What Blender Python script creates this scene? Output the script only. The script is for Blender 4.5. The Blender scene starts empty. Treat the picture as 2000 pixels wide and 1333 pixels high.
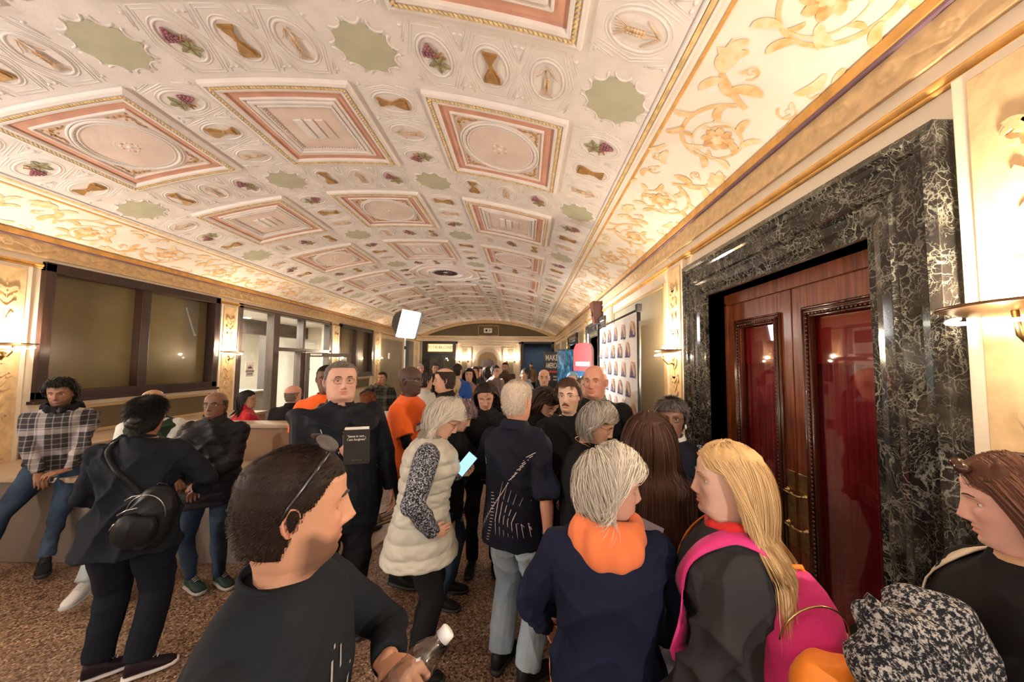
import bpy, bmesh, math, random
import numpy as np
from mathutils import Vector, Matrix, Euler
random.seed(7)
PI=math.pi
SC=bpy.context.scene
COL=SC.collection
# ---------------- camera ----------------
F=700.0
CAM=Vector((0,0,1.9))
YAW=0.0; PITCH=math.atan(41.5/700); ROLL=0.007
RM=(Matrix.Rotation(YAW,3,'Z')@Matrix.Rotation(PI/2+PITCH,3,'X')@Matrix.Rotation(ROLL,3,'Z'))
cd=bpy.data.cameras.new('camera'); cam=bpy.data.objects.new('camera',cd); COL.objects.link(cam)
cd.sensor_width=36; cd.lens=36*F/2000; cd.shift_x=-27/2000; cd.clip_start=.05; cd.clip_end=100
cam.matrix_world=Matrix.Translation(CAM)@RM.to_4x4()
SC.camera=cam
# ---------------- world, exposure ----------------
w=bpy.data.worlds.new('world'); SC.world=w; w.use_nodes=True
w.node_tree.nodes['Background'].inputs[0].default_value=(.9,.8,.7,1)
w.node_tree.nodes['Background'].inputs[1].default_value=.05
vs=SC.view_settings; vs.view_transform='Standard'; vs.look='None'; vs.gamma=1; vs.use_curve_mapping=False; vs.exposure=0.58
def light(name,kind,loc,power,col,size=.1,rot=None,sy=None,spread=None):
    l=bpy.data.lights.new(name,kind); l.energy=power; l.color=col
    if kind=='AREA':
        l.size=size
        if sy: l.shape='RECTANGLE'; l.size_y=sy
        if spread: l.spread=spread
    elif kind!='SUN': l.shadow_soft_size=size
    o=bpy.data.objects.new(name,l); COL.objects.link(o); o.location=loc
    if rot is not None: o.rotation_euler=rot
    return o
SCONCE_W=52; SCONCE_C=(1,.79,.56)
# first: unseen area light added behind the photographer as general fill
light('rear_fill_light','AREA',(-1.6,-2.2,3.85),22,(1,.96,.94),1.6,(0,0,0),1.6)
light('entrance_light','AREA',(-6.7,8.2,2.9),170,(1,.93,.82),1.2,(0,0,0),2.0)
light('office_light','AREA',(-8.3,8.8,2.9),170,(1,.95,.88),.8,(0,0,0),3.0)
light('far_room_light','AREA',(.7,21.0,2.9),12,(.7,.8,1),1.2,(0,0,0),1.2)
# ---------------- helpers ----------------
def at(px,py,Y):
    d=RM@Vector(((px-1027)/F,(666.5-py)/F,-1)); t=Y/d.y
    return CAM+d*t
def tag(o,label=None,cat=None,group=None,kind=None):
    if label:o['label']=label
    if cat:o['category']=cat
    if group:o['group']=group
    if kind:o['kind']=kind
    return o
def link(name,me,parent=None,loc=None,rot=None):
    o=bpy.data.objects.new(name,me); COL.objects.link(o)
    if parent is not None:o.parent=parent
    if loc is not None:o.location=loc
    if rot is not None:o.rotation_euler=rot
    return o
def empty(name,loc=(0,0,0),rz=0):
    o=bpy.data.objects.new(name,None); COL.objects.link(o); o.location=loc; o.rotation_euler=(0,0,rz); o.empty_display_size=.1
    return o
class MB:
    def __init__(s): s.v=[];s.f=[];s.m=[];s.sm=[]
    def add(s,V,Fc,m=0,smooth=False):
        b=len(s.v); s.v+= [tuple(x) for x in V]
        for f in Fc: s.f.append(tuple(i+b for i in f)); s.m.append(m); s.sm.append(smooth)
        return s
    def box(s,x0,x1,y0,y1,z0,z1,m=0):
        V=[(x,y,z) for x in(x0,x1) for y in(y0,y1) for z in(z0,z1)]
        return s.add(V,[(0,1,3,2),(4,6,7,5),(0,4,5,1),(2,3,7,6),(0,2,6,4),(1,5,7,3)],m)
    def bbox(s,x0,x1,y0,y1,z0,z1,b=.01,m=0):
        # bevelled box
        bm=bmesh.new(); bmesh.ops.create_cube(bm,size=1)
        for v in bm.verts: v.co=Vector(((x0+x1)/2+v.co.x*(x1-x0),(y0+y1)/2+v.co.y*(y1-y0),(z0+z1)/2+v.co.z*(z1-z0)))
        bmesh.ops.bevel(bm,geom=bm.edges[:],offset=b,segments=2,affect='EDGES',profile=.6)
        bm.verts.index_update()
        s.add([v.co[:] for v in bm.verts],[[v.index for v in f.verts] for f in bm.faces],m); bm.free(); return s
    def tube(s,pts,r,n=8,m=0,caps=True,flat=1.0):
        P=[Vector(p) for p in pts]; N=len(P)
        rr=r if hasattr(r,'__len__') else [r]*N
        T=[(P[min(i+1,N-1)]-P[max(i-1,0)]).normalized() for i in range(N)]
        up=Vector((0,0,1)) if abs(T[0].z)<.9 else Vector((0,1,0))
        a=T[0].cross(up).normalized(); V=[];Fc=[]
        for i in range(N):
            a=(a-T[i]*a.dot(T[i])).normalized(); b=T[i].cross(a)
            for k in range(n):
                t=2*PI*k/n; V.append(P[i]+a*(rr[i]*math.cos(t))+b*(rr[i]*math.sin(t)*flat))
        for i in range(N-1):
            for k in range(n):
                k2=(k+1)%n; Fc.append((i*n+k,i*n+k2,(i+1)*n+k2,(i+1)*n+k))
        if caps: Fc.append(tuple(range(n))[::-1]); Fc.append(tuple((N-1)*n+k for k in range(n)))
        return s.add(V,Fc,m,True)
    def lathe(s,prof,n=16,m=0,c=(0,0,0),axis='Z',rot=None,a0=0,a1=2*PI):
        full=abs(a1-a0-2*PI)<1e-6; V=[];Fc=[];K=n if full else n+1
        for (r,z) in prof:
            for k in range(K):
                t=a0+(a1-a0)*k/n; V.append(Vector((r*math.cos(t),r*math.sin(t),z)))
        if rot is not None: V=[rot@v for v in V]
        V=[v+Vector(c) for v in V]
        for i in range(len(prof)-1):
            for k in range(n):
                k2=(k+1)%K if full else k+1
                Fc.append((i*K+k,i*K+k2,(i+1)*K+k2,(i+1)*K+k))
        return s.add(V,Fc,m,True)
    def sph(s,c,r,n=10,h=6,m=0):
        rx,ry,rz=r if hasattr(r,'__len__') else (r,r,r)
        V=[];Fc=[]
        for i in range(h+1):
            p=PI*i/h
            for k in range(n):
                t=2*PI*k/n; V.append((c[0]+rx*math.sin(p)*math.cos(t),c[1]+ry*math.sin(p)*math.sin(t),c[2]+rz*math.cos(p)))
        for i in range(h):
            for k in range(n): Fc.append((i*n+k,(i+1)*n+k,(i+1)*n+(k+1)%n,i*n+(k+1)%n))
        return s.add(V,Fc,m,True)
    def prism(s,poly,d0,d1,fn=None,m=0,smooth=False):
        # poly in (u,v) extruded between depths d0,d1, fn maps (u,v,d) to space
        fn=fn or (lambda u,v,d:(u,v,d)); n=len(poly)
        V=[fn(u,v,d0) for u,v in poly]+[fn(u,v,d1) for u,v in poly]
        Fc=[tuple(range(n))[::-1],tuple(range(n,2*n))]+[(i,(i+1)%n,n+(i+1)%n,n+i) for i in range(n)]
        return s.add(V,Fc,m,smooth)
    def mesh(s,name,mats):
        me=bpy.data.meshes.new(name); me.from_pydata(s.v,[],s.f); me.validate()
        for m in (mats if isinstance(mats,(list,tuple)) else [mats]): me.materials.append(m)
        n=len(me.polygons)
        if n==len(s.m):
            me.polygons.foreach_set('material_index',s.m); me.polygons.foreach_set('use_smooth',s.sm)
        bm=bmesh.new(); bm.from_mesh(me); bmesh.ops.recalc_face_normals(bm,faces=bm.faces[:]); bm.to_mesh(me); bm.free()
        me.update(); return me
    def build(s,name,mats,parent=None,loc=None,rot=None): return link(name,s.mesh(name,mats),parent,loc,rot)
def struct(o,label,cat='structure'):
    o['kind']='structure'; o['label']=label; o['category']=cat; return o
# ---------------- materials ----------------
def newmat(name):
    m=bpy.data.materials.new(name); m.use_nodes=True; nt=m.node_tree; b=nt.nodes['Principled BSDF']
    return m,nt,b
def N(nt,t,**k):
    n=nt.nodes.new(t)
    for a,v in k.items():
        if a.startswith('i_'):
            key=a[2:]; key=int(key) if key.isdigit() else key
            n.inputs[key].default_value=v
        else: setattr(n,a,v)
    return n
def ramp(nt,stops,interp='LINEAR'):
    r=nt.nodes.new('ShaderNodeValToRGB'); r.color_ramp.interpolation=interp
    e=r.color_ramp.elements
    while len(e)<len(stops): e.new(.5)
    for i,(p,c) in enumerate(stops): e[i].position=p; e[i].color=(c[0],c[1],c[2],1)
    return r
def bump(nt,b,h,strength=.3,dist=.01):
    n=N(nt,'ShaderNodeBump'); n.inputs['Strength'].default_value=strength; n.inputs['Distance'].default_value=dist
    nt.links.new(h,n.inputs['Height']); nt.links.new(n.outputs[0],b.inputs['Normal'])
def coords(nt,kind='Object',scale=None):
    tc=N(nt,'ShaderNodeTexCoord'); o=tc.outputs[kind]
    if scale is not None:
        mp=N(nt,'ShaderNodeMapping'); mp.inputs['Scale'].default_value=scale if hasattr(scale,'__len__') else (scale,)*3
        nt.links.new(o,mp.inputs[0]); o=mp.outputs[0]
    return o
_MC={}
def mat(name,col,rough=.6,metal=0,var=.08,vs=6,bmp=.1,bs=60,bd=.004,spec=None,coat=0,kind='Object',emit=None,es=0):
    if name in _MC: return _MC[name]
    m,nt,b=newmat(name)
    c=coords(nt,kind)
    nz=N(nt,'ShaderNodeTexNoise'); nz.inputs['Scale'].default_value=vs; nz.inputs['Detail'].default_value=5
    nt.links.new(c,nz.inputs['Vector'])
    lo=tuple(max(0,x*(1-var*2)) for x in col); hi=tuple(min(1,x*(1+var)) for x in col)
    r=ramp(nt,[(.3,lo),(.65,hi)]); nt.links.new(nz.outputs[0],r.inputs[0]); nt.links.new(r.outputs[0],b.inputs['Base Color'])
    b.inputs['Roughness'].default_value=rough; b.inputs['Metallic'].default_value=metal
    if spec is not None: b.inputs['Specular IOR Level'].default_value=spec
    b.inputs['Coat Weight'].default_value=coat
    if bmp:
        n2=N(nt,'ShaderNodeTexNoise'); n2.inputs['Scale'].default_value=bs; n2.inputs['Detail'].default_value=4
        nt.links.new(c,n2.inputs['Vector']); bump(nt,b,n2.outputs[0],bmp,bd)
    if emit:
        b.inputs['Emission Color'].default_value=(*emit,1); b.inputs['Emission Strength'].default_value=es
    _MC[name]=m; return m
M={}
M['plaster']=mat('ceiling_plaster',(.78,.74,.73),.8,bmp=.3,bs=45,bd=.006,var=.04)
M['cream']=mat('cream_paint',(.80,.70,.56),.55,var=.05,vs=2,bmp=.1)
M['ochre']=mat('ochre_wall_paint',(.52,.36,.18),.5,var=.06,vs=3,bmp=.12,bs=25)
M['gold']=mat('gilded_relief',(.70,.50,.27),.55,metal=.0,var=.10,vs=14,bmp=.15,bs=40,bd=.006)
M['goldline']=mat('gold_line_paint',(.70,.38,.10),.5,var=.12,vs=10)
M['rope']=mat('gilded_rope',(.76,.56,.27),.55,metal=0,var=.15,vs=20)
M['purple']=mat('mauve_line_paint',(.22,.14,.20),.6)
M['pink']=mat('salmon_band_paint',(.66,.36,.27),.7,var=.08,vs=5,bmp=.15)
M['pinkfield']=mat('pale_rose_field',(.74,.62,.57),.75,var=.05,vs=4,bmp=.15)
M['sage']=mat('sage_patch_paint',(.47,.48,.36),.75,var=.05,vs=5,bmp=.1)
M['chalice']=mat('chalice_bronze_paint',(.42,.24,.085),.5,metal=.1,var=.15,vs=18)
M['leafgreen']=mat('vine_leaf_paint',(.33,.36,.23),.7,var=.2,vs=25)
M['grape']=mat('grape_paint',(.33,.13,.17),.5,var=.2,vs=30)
M['stem']=mat('vine_stem_paint',(.36,.16,.06),.6)
M['wheat']=mat('wheat_paint',(.70,.50,.32),.6,var=.15,vs=20)
M['brownleaf']=mat('corner_leaf_paint',(.46,.27,.12),.6,var=.25,vs=20)
def fresco(name,c1,c2):
    m,nt,b=newmat(name); c=coords(nt,'Object')
    nz=N(nt,'ShaderNodeTexNoise'); nz.inputs['Scale'].default_value=16; nz.inputs['Detail'].default_value=6; nt.links.new(c,nz.inputs['Vector'])
    r=ramp(nt,[(.36,c1),(.62,c2)]); nt.links.new(nz.outputs[0],r.inputs[0]); nt.links.new(r.outputs[0],b.inputs['Base Color']); b.inputs['Roughness'].default_value=.7
    return m
M['fresco']=fresco('fresco_scroll_paint',(.74,.43,.16),(.82,.62,.38))
M['fresco2']=fresco('fresco_leaf_paint',(.80,.56,.27),(.84,.71,.52))
M['fresco3']=fresco('fresco_flower_paint',(.62,.31,.12),(.80,.55,.28))
M['cove']=mat('cove_cream_paint',(.84,.79,.72),.75,var=.05,vs=3,bmp=.15)
def marble():
    m,nt,b=newmat('dark_green_marble'); c=coords(nt,'Object')
    dn=N(nt,'ShaderNodeTexNoise'); dn.inputs['Scale'].default_value=5; dn.inputs['Detail'].default_value=6; nt.links.new(c,dn.inputs['Vector'])
    ml=N(nt,'ShaderNodeVectorMath',operation='MULTIPLY_ADD'); ml.inputs[1].default_value=(.5,.5,.5); nt.links.new(dn.outputs['Color'],ml.inputs[0]); nt.links.new(c,ml.inputs[2])
    fac=None
    for sc,lo,hi in ((13,.0,.07),(30,.0,.05)):
        v=N(nt,'ShaderNodeTexVoronoi'); v.feature='DISTANCE_TO_EDGE'; v.inputs['Scale'].default_value=sc; nt.links.new(ml.outputs[0],v.inputs['Vector'])
        r=ramp(nt,[(lo,(1,1,1)),(hi,(0,0,0))]); nt.links.new(v.outputs['Distance'],r.inputs[0])
        # vein visibility varies
        nn=N(nt,'ShaderNodeTexNoise'); nn.inputs['Scale'].default_value=sc*.45; nn.inputs['Detail'].default_value=4; nt.links.new(c,nn.inputs['Vector'])
        r2=ramp(nt,[(.40,(0,0,0)),(.62,(1,1,1))]); nt.links.new(nn.outputs[0],r2.inputs[0])
        mm=N(nt,'ShaderNodeMath',operation='MULTIPLY'); nt.links.new(r.outputs[0],mm.inputs[0]); nt.links.new(r2.outputs[0],mm.inputs[1])
        if fac is None: fac=mm.outputs[0]
        else:
            a=N(nt,'ShaderNodeMath',operation='MAXIMUM'); nt.links.new(fac,a.inputs[0]); nt.links.new(mm.outputs[0],a.inputs[1]); fac=a.outputs[0]
    base=ramp(nt,[(.35,(.008,.008,.008)),(.55,(.020,.017,.015)),(.72,(.060,.055,.045))]); nt.links.new(dn.outputs[0],base.inputs[0])
    mx=N(nt,'ShaderNodeMix',data_type='RGBA'); nt.links.new(fac,mx.inputs[0]); nt.links.new(base.outputs[0],mx.inputs[6]); mx.inputs[7].default_value=(.27,.27,.22,1)
    nt.links.new(mx.outputs[2],b.inputs['Base Color']); b.inputs['Roughness'].default_value=.12; b.inputs['Coat Weight'].default_value=.3
    return m
M['marble']=marble()
def wood(name,c1,c2,rough=.22,axis=2,coat=.5):
    m,nt,b=newmat(name); s=[40,40,40]; s[axis]=3; c=coords(nt,'Object',tuple(s))
    nz=N(nt,'ShaderNodeTexNoise'); nz.inputs['Scale'].default_value=1; nz.inputs['Detail'].default_value=6; nz.inputs['Distortion'].default_value=.6; nt.links.new(c,nz.inputs['Vector'])
    r=ramp(nt,[(.3,c1),(.7,c2)]); nt.links.new(nz.outputs[0],r.inputs[0]); nt.links.new(r.outputs[0],b.inputs['Base Color'])
    b.inputs['Roughness'].default_value=rough; b.inputs['Coat Weight'].default_value=coat; b.inputs['Coat Roughness'].default_value=.1
    bump(nt,b,nz.outputs[0],.08,.002); return m
M['mahog']=wood('polished_mahogany',(.10,.020,.007),(.27,.075,.024),.34,coat=.25)
M['mahogd']=wood('dark_carved_mahogany',(.045,.010,.006),(.10,.03,.015),.25)
M['darkwood']=wood('dark_window_wood',(.014,.005,.003),(.036,.012,.008),.5,coat=.1)
M['bronzeframe']=mat('bronze_door_frame_paint',(.11,.085,.075),.45,metal=.2,bmp=.05)
M['blackframe']=mat('black_door_frame',(.012,.010,.012),.35,bmp=.05)
def glass(name,col=(1,1,1),rough=.0,alpha=None):
    m,nt,b=newmat(name); b.inputs['Base Color'].default_value=(*col,1); b.inputs['Roughness'].default_value=rough
    b.inputs['Transmission Weight'].default_value=1; b.inputs['IOR'].default_value=1.45
    return m
def thinglass(name,tint=(1,1,1),refl=.12):
    m,nt,b=newmat(name); out=nt.nodes['Material Output']
    t=N(nt,'ShaderNodeBsdfTransparent'); t.inputs[0].default_value=(*tint,1)
    g=N(nt,'ShaderNodeBsdfGlossy'); g.inputs['Roughness'].default_value=.02
    lw=N(nt,'ShaderNodeLayerWeight'); lw.inputs[0].default_value=.5
    pw_=N(nt,'ShaderNodeMath',operation='POWER'); pw_.inputs[1].default_value=4; nt.links.new(lw.outputs['Facing'],pw_.inputs[0])
    mt=N(nt,'ShaderNodeMath',operation='MULTIPLY_ADD'); mt.inputs[1].default_value=.6; mt.inputs[2].default_value=refl*.6; nt.links.new(pw_.outputs[0],mt.inputs[0])
    mx=N(nt,'ShaderNodeMixShader'); nt.links.new(mt.outputs[0],mx.inputs[0]); nt.links.new(t.outputs[0],mx.inputs[1]); nt.links.new(g.outputs[0],mx.inputs[2])
    nt.links.new(mx.outputs[0],out.inputs['Surface']); return m
M['glass']=thinglass('clear_glass',(.95,.97,.95),.08)
M['doorglass']=thinglass('door_glass',(.9,.85,.85),.16)
M['plastic']=thinglass('clear_bottle_plastic',(.88,.9,.9),.22)
M['olive']=mat('olive_frosted_pane',(.155,.125,.055),.20,var=.12,vs=1.2,bmp=.05,bs=4,coat=.2)
def curtain():
    m,nt,b=newmat('red_curtain'); b.inputs['Base Color'].default_value=(.34,.012,.022,1); b.inputs['Roughness'].default_value=.75
    b.inputs['Sheen Weight'].default_value=.4; return m
M['curtain']=curtain()
M['redpanel']=mat('red_panel',(.36,.012,.016),.5)
M['brass']=mat('aged_brass',(.52,.36,.16),.3,metal=1,var=.15,vs=20,bmp=.1)
M['bronze']=mat('dark_bronze',(.16,.085,.04),.35,metal=.8,var=.2,vs=15)
def terrazzo():
    m,nt,b=newmat('brown_terrazzo'); c=coords(nt,'Object')
    v=N(nt,'ShaderNodeTexVoronoi'); v.inputs['Scale'].default_value=85; v.inputs['Randomness'].default_value=1; nt.links.new(c,v.inputs['Vector'])
    sep=N(nt,'ShaderNodeSeparateColor'); nt.links.new(v.outputs['Color'],sep.inputs[0])
    r=ramp(nt,[(.0,(.06,.026,.014)),(.25,(.24,.145,.085)),(.55,(.38,.25,.155)),(.82,(.52,.37,.25)),(.97,(.66,.53,.40))],'CONSTANT'); nt.links.new(sep.outputs[0],r.inputs[0])
    v2=N(nt,'ShaderNodeTexVoronoi'); v2.feature='DISTANCE_TO_EDGE'; v2.inputs['Scale'].default_value=85; nt.links.new(c,v2.inputs['Vector'])
    r2=ramp(nt,[(.0,(.0,.0,.0)),(.12,(1,1,1))]); nt.links.new(v2.outputs['Distance'],r2.inputs[0])
    mx=N(nt,'ShaderNodeMix',data_type='RGBA'); nt.links.new(r2.outputs[0],mx.inputs[0]); mx.inputs[6].default_value=(.16,.10,.065,1); nt.links.new(r.outputs[0],mx.inputs[7])
    nz=N(nt,'ShaderNodeTexNoise'); nz.inputs['Scale'].default_value=1.3; nz.inputs['Detail'].default_value=5; nt.links.new(c,nz.inputs['Vector'])
    r3=ramp(nt,[(.3,(.62,.58,.55)),(.7,(1,1,1))]); nt.links.new(nz.outputs[0],r3.inputs[0])
    m2=N(nt,'ShaderNodeMix',data_type='RGBA',blend_type='MULTIPLY'); m2.inputs[0].default_value=1; nt.links.new(mx.outputs[2],m2.inputs[6]); nt.links.new(r3.outputs[0],m2.inputs[7])
    nt.links.new(m2.outputs[2],b.inputs['Base Color']); b.inputs['Roughness'].default_value=.5
    bump(nt,b,r2.outputs[0],.15,.002); return m
M['floor']=terrazzo()
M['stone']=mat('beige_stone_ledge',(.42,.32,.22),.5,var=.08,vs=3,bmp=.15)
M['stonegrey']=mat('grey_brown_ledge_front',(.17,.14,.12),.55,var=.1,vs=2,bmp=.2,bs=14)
M['lowwall']=mat('brown_low_wall',(.26,.155,.085),.45,var=.08,vs=2,bmp=.1)
M['white']=mat('white_paint',(.82,.80,.76),.5,var=.02,bmp=0)
M['offwhite']=mat('office_wall',(.78,.72,.62),.6,var=.03,vs=2,bmp=0)
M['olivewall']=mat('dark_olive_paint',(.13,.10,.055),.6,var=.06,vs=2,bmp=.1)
M['greypanel']=mat('grey_green_panel_paint',(.30,.26,.17),.6,var=.05,vs=2,bmp=.1)
M['blueroom']=mat('slate_room_paint',(.12,.15,.17),.8,bmp=0)
M['black']=mat('black_metal',(.012,.012,.014),.4,metal=.3,bmp=.05)
M['blackpl']=mat('black_plastic',(.02,.02,.022),.45,bmp=.05)
M['steel']=mat('brushed_steel',(.55,.55,.55),.3,metal=1,bmp=.05)
M['red']=mat('red_enamel',(.55,.03,.02),.3,bmp=0)
def emis(name,col,s):
    m,nt,b=newmat(name); b.inputs['Base Color'].default_value=(*col,1); b.inputs['Emission Color'].default_value=(*col,1); b.inputs['Emission Strength'].default_value=s; return m
M['bulb']=emis('lit_bulb',(1,.85,.6),30)
M['softface']=emis('softbox_face',(1,.98,.95),9)
M['screen']=emis('lit_screen',(.25,.62,.80),.9)
M['signglow']=emis('lit_sign_glass',(.95,.80,.42),.75)
M['daylight']=emis('lit_curtain',(.80,.90,.95),.85)
def text(txt,size,fn,mats,parent,name='lettering',ext=.001,bold=1.0,maxw=None,xs=1.0):
    cu=bpy.data.curves.new('t','FONT'); cu.body=txt; cu.size=size; cu.align_x='CENTER'; cu.align_y='CENTER'; cu.extrude=ext; cu.resolution_u=2; cu.offset=.006*bold*size
    o=bpy.data.objects.new('t',cu); COL.objects.link(o)
    me=bpy.data.meshes.new_from_object(o.evaluated_get(bpy.context.evaluated_depsgraph_get()))
    bpy.data.objects.remove(o); bpy.data.curves.remove(cu)
    for v in me.vertices: v.co=Vector(fn(v.co.x*xs,v.co.y,v.co.z))
    me.materials.clear(); me.materials.append(mats); me.name=name
    return link(name,me,parent)
# ================= STRUCTURE =================
XL,XR=-5.62,1.6; Y0,Y1=-5.0,19.1; X0=-2.02; R=8.33; ZC=4.13-R; SPR=3.74
def vp(s,y,d,th0=0): # vault point, local to a spot on the vault
    return ((R-d)*math.sin(s/R),y,(R-d)*math.cos(s/R)-R)
def on_vault(o,s,y):
    t=s/R; o.location=(X0+R*math.sin(t),y,ZC+R*math.cos(t)); o.rotation_euler=(0,t,0); return o
# floor
fb=MB().box(XL-4,XR+2.4,Y0,Y1+3.5,-.1,0); struct(fb.build('floor',M['floor']),'brown speckled terrazzo floor under the crowd','floor')
# vault
V=[];Fc=[];ns=48; ys=[Y0,Y1]
g=MB(); 
for i in range(ns+1):
    s=-SPR-.02+(2*SPR+.04)*i/ns
    for y in ys:
        x,_,z=vp(s,0,0); V.append((x+X0,y,z+ZC+R))
for i in range(ns): Fc.append((2*i,2*i+1,2*i+3,2*i+2))
g.add(V,Fc,0,True)
for k,f in enumerate(g.f):
    sc=-SPR+(2*SPR)*(k+.5)/ns
    g.m[k]=1 if abs(sc)>3.0 else 0
# roof slab above
V2=[(a,b,c+.25) for a,b,c in V]; g.add(V2,Fc,0,True)
ceil=struct(g.build('ceiling',[M['plaster'],M['cove']]),'painted barrel vault ceiling with coffered panels','ceiling')
# ---- coffered panels
def rect_loop(h,l,d,n=8):
    P=[]
    for i in range(n): P.append(vp(-h+2*h*i/n,-l,d))
    for i in range(n): P.append(vp(h,-l+2*l*i/n,d))
    for i in range(n): P.append(vp(h-2*h*i/n,l,d))
    for i in range(n): P.append(vp(-h,l-2*l*i/n,d))
    return P
def loft(mb,loops,mats,close=True,smooth=False):
    n=len(loops[0]); V=[p for L in loops for p in L]
    for i in range(len(loops)-1):
        mb.add([],[],0)
    b=len(mb.v); mb.v+=V
    for i in range(len(loops)-1):
        for k in range(n):
            k2=(k+1)%n; mb.f.append((b+i*n+k,b+i*n+k2,b+(i+1)*n+k2,b+(i+1)*n+k)); mb.m.append(mats[i]); mb.sm.append(smooth)
    if close: mb.f.append(tuple(b+(len(loops)-1)*n+k for k in range(n))); mb.m.append(mats[-1]); mb.sm.append(False)
def vtube(mb,pts,r,m=0,h=1.0,n=6):
    # raised half-round moulding following (s,y) points
    mb.tube([vp(s,y,r*.3) for s,y in pts],r,n,m,flat=1)
def rope_mesh():
    mb=MB(); H=.545; step=.030
    for side in range(4):
        n=int(2*H/step)
        for i in range(n):
            t=-H+2*H*(i+.5)/n
            s,y=((t,-H),(H,t),(-t,H),(-H,-t))[side]
            c=Vector(vp(s,y,.040)); d=Vector(((1,.0,0),(0,1,0),(-1,0,0),(0,-1,0))[side]); e=Vector((-d.y,d.x,0))
            ax=(d*.75+e*.66).normalized(); bx=Vector((-ax.y,ax.x,0)); L=.023;W=.011
            V=[c+ax*L,c+bx*W,c-ax*L,c-bx*W,c+Vector((0,0,-.010)),c+Vector((0,0,.012))]
            mb.add(V,[(0,1,4),(1,2,4),(2,3,4),(3,0,4),(1,0,5),(2,1,5),(3,2,5),(0,3,5)],0,True)
    return mb.mesh('rope_moulding',M['rope'])
ropeM=rope_mesh()
def panel_mesh(kind):
    mb=MB(); h=.6
    I=[(0,0),(.006,.032),(.03,.04),(.04,.028),(.07,.030),(.078,.040),(.10,.036),(.106,.012),(.19,.012),(.194,.028),(.205,.028),(.21,.014)]
    mm=[0,0,0,2,0,0,0,1,0,0,3]
    mm=[0,0,0,0,0,0,0,1,0,0,3]
    if kind=='rect':
        I+=[(.225,.014),(.23,.034),(.25,.034),(.255,.018),(.275,.018),(.278,.030),(.29,.030),(.295,.010)]
        mm+=[0,0,0,0,0,0,0,3]
    loft(mb,[rect_loop(h-i,h-i,d) for i,d in I],mm+[3])
    if kind=='rect':
        for k,x in enumerate((-.10,0,.10)):
            mb.prism([(x-.035,-.13),(x+.035,-.13),(x+.035,.13),(x-.035,.13)],.008,.026,lambda u,v,d:vp(u,v,d),0 if k<2 else 3)
        # bead row inside the inner frame
        for t in range(24):
            a=-.29+.58*t/23
            for (s,y) in ((a,-.297),(a,.297),(-.297,a),(.297,a)): mb.sph(vp(s,y,.018),.008,6,4,0)
    else:
        for r,rr in ((.375,.010),(.350,.016),(.315,.008),(.10,.006),(.088,.005)):
            mb.tube([vp(r*math.cos(2*PI*k/40),r*math.sin(2*PI*k/40),.016) for k in range(41)],rr,6,0,caps=False)
        for k in range(44):
            t=2*PI*k/44; mb.sph(vp(.333*math.cos(t),.333*math.sin(t),.018),.007,5,4,0)
        for k in range(10):
            t=2*PI*k/10; mb.sph(vp(.062*math.cos(t),.062*math.sin(t),.016),(.018,.018,.012),6,4,4 if k%2 else 0)
        mb.sph(vp(0,0,.016),(.028,.028,.014),8,5,0)
        for sx in(-1,1):
            for sy in (-1,1):
                for (a,b,r) in ((.33,.33,.026),(.29,.345,.018),(.345,.29,.018),(.245,.35,.015),(.35,.245,.015),(.20,.355,.008),(.355,.20,.008),(.30,.30,.012),(.36,.36,.012)):
                    mb.sph(vp(sx*a,sy*b,.014),(r,r*.8,.010),6,4,5)
                mb.tube([vp(sx*a,sy*b,.018) for a,b in ((.18,.36),(.24,.335),(.30,.36),(.335,.335),(.36,.30),(.335,.24),(.36,.18))],.005,5,5)
    return mb.mesh('coffer_panel_'+kind,[M['plaster'],M['pink'],M['rope'],M['pinkfield'],M['wheat'],M['brownleaf']])
PM={k:panel_mesh(k) for k in ('rect','oval')}
ROWY=[.25+.6+1.85*(i) for i in range(-1,10)]  # centre y of rows: near edge .85-... 
ROWY=[3.30+1.85*i for i in range(-3,9)]
COLS=[-1.78,0,1.78]
for ri,y in enumerate(ROWY):
    i=ri-3
    if y+.6>Y1-.1: continue
    for ci,s in enumerate(COLS):
        if i==3 and ci==1: continue
        k='oval' if (i+ci)%2==0 else 'rect'
        p=on_vault(link('coffer_panel',PM[k],ceil),s,y)
        link('rope_moulding',ropeM,p)
# octagonal rosette panel in the fourth row
mb=MB()
def ring(r,d,n=48): return [vp(r*math.cos(2*PI*k/n),r*math.sin(2*PI*k/n),d) for k in range(n)]
def octo(r,d,n=48):
    L=[]
    for k in range(n):
        t=2*PI*k/n; a=(t+PI/8)%(PI/4)-PI/8; rr=r*math.cos(PI/8)/math.cos(a) if True else r
        L.append(vp(rr*math.cos(t),rr*math.sin(t),d))
    return L
loft(mb,[octo(.90,0),octo(.895,.03),octo(.86,.03),octo(.85,.01),ring(.70,.01),ring(.69,.035),ring(.66,.035),ring(.65,.012),ring(.46,.012),ring(.45,.035),ring(.42,.035),ring(.41,.0),ring(.38,-.004),ring(.37,.022),ring(.34,.022),ring(.33,.006),ring(.28,-.03)],[0,0,0,3,0,0,0,3,0,0,0,0,0,0,0,0,6])
for k in range(28):
    t=2*PI*k/28; a=Vector(vp(.06*math.cos(t),.06*math.sin(t),.0)); b=Vector(vp(.31*math.cos(t),.31*math.sin(t),.012)); mb.tube([a,(a+b)/2+Vector((0,0,-.02)),b],[.008,.014,.004],5,6)
oc=on_vault(mb.build('rosette_panel',[M['plaster'],M['pink'],M['rope'],M['pinkfield'],M['wheat'],M['brownleaf'],mat('rosette_vent_dark',(.05,.012,.010),.6)],ceil),0,ROWY[6])
oc['label']='octagonal ceiling panel with dark central rosette'
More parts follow.
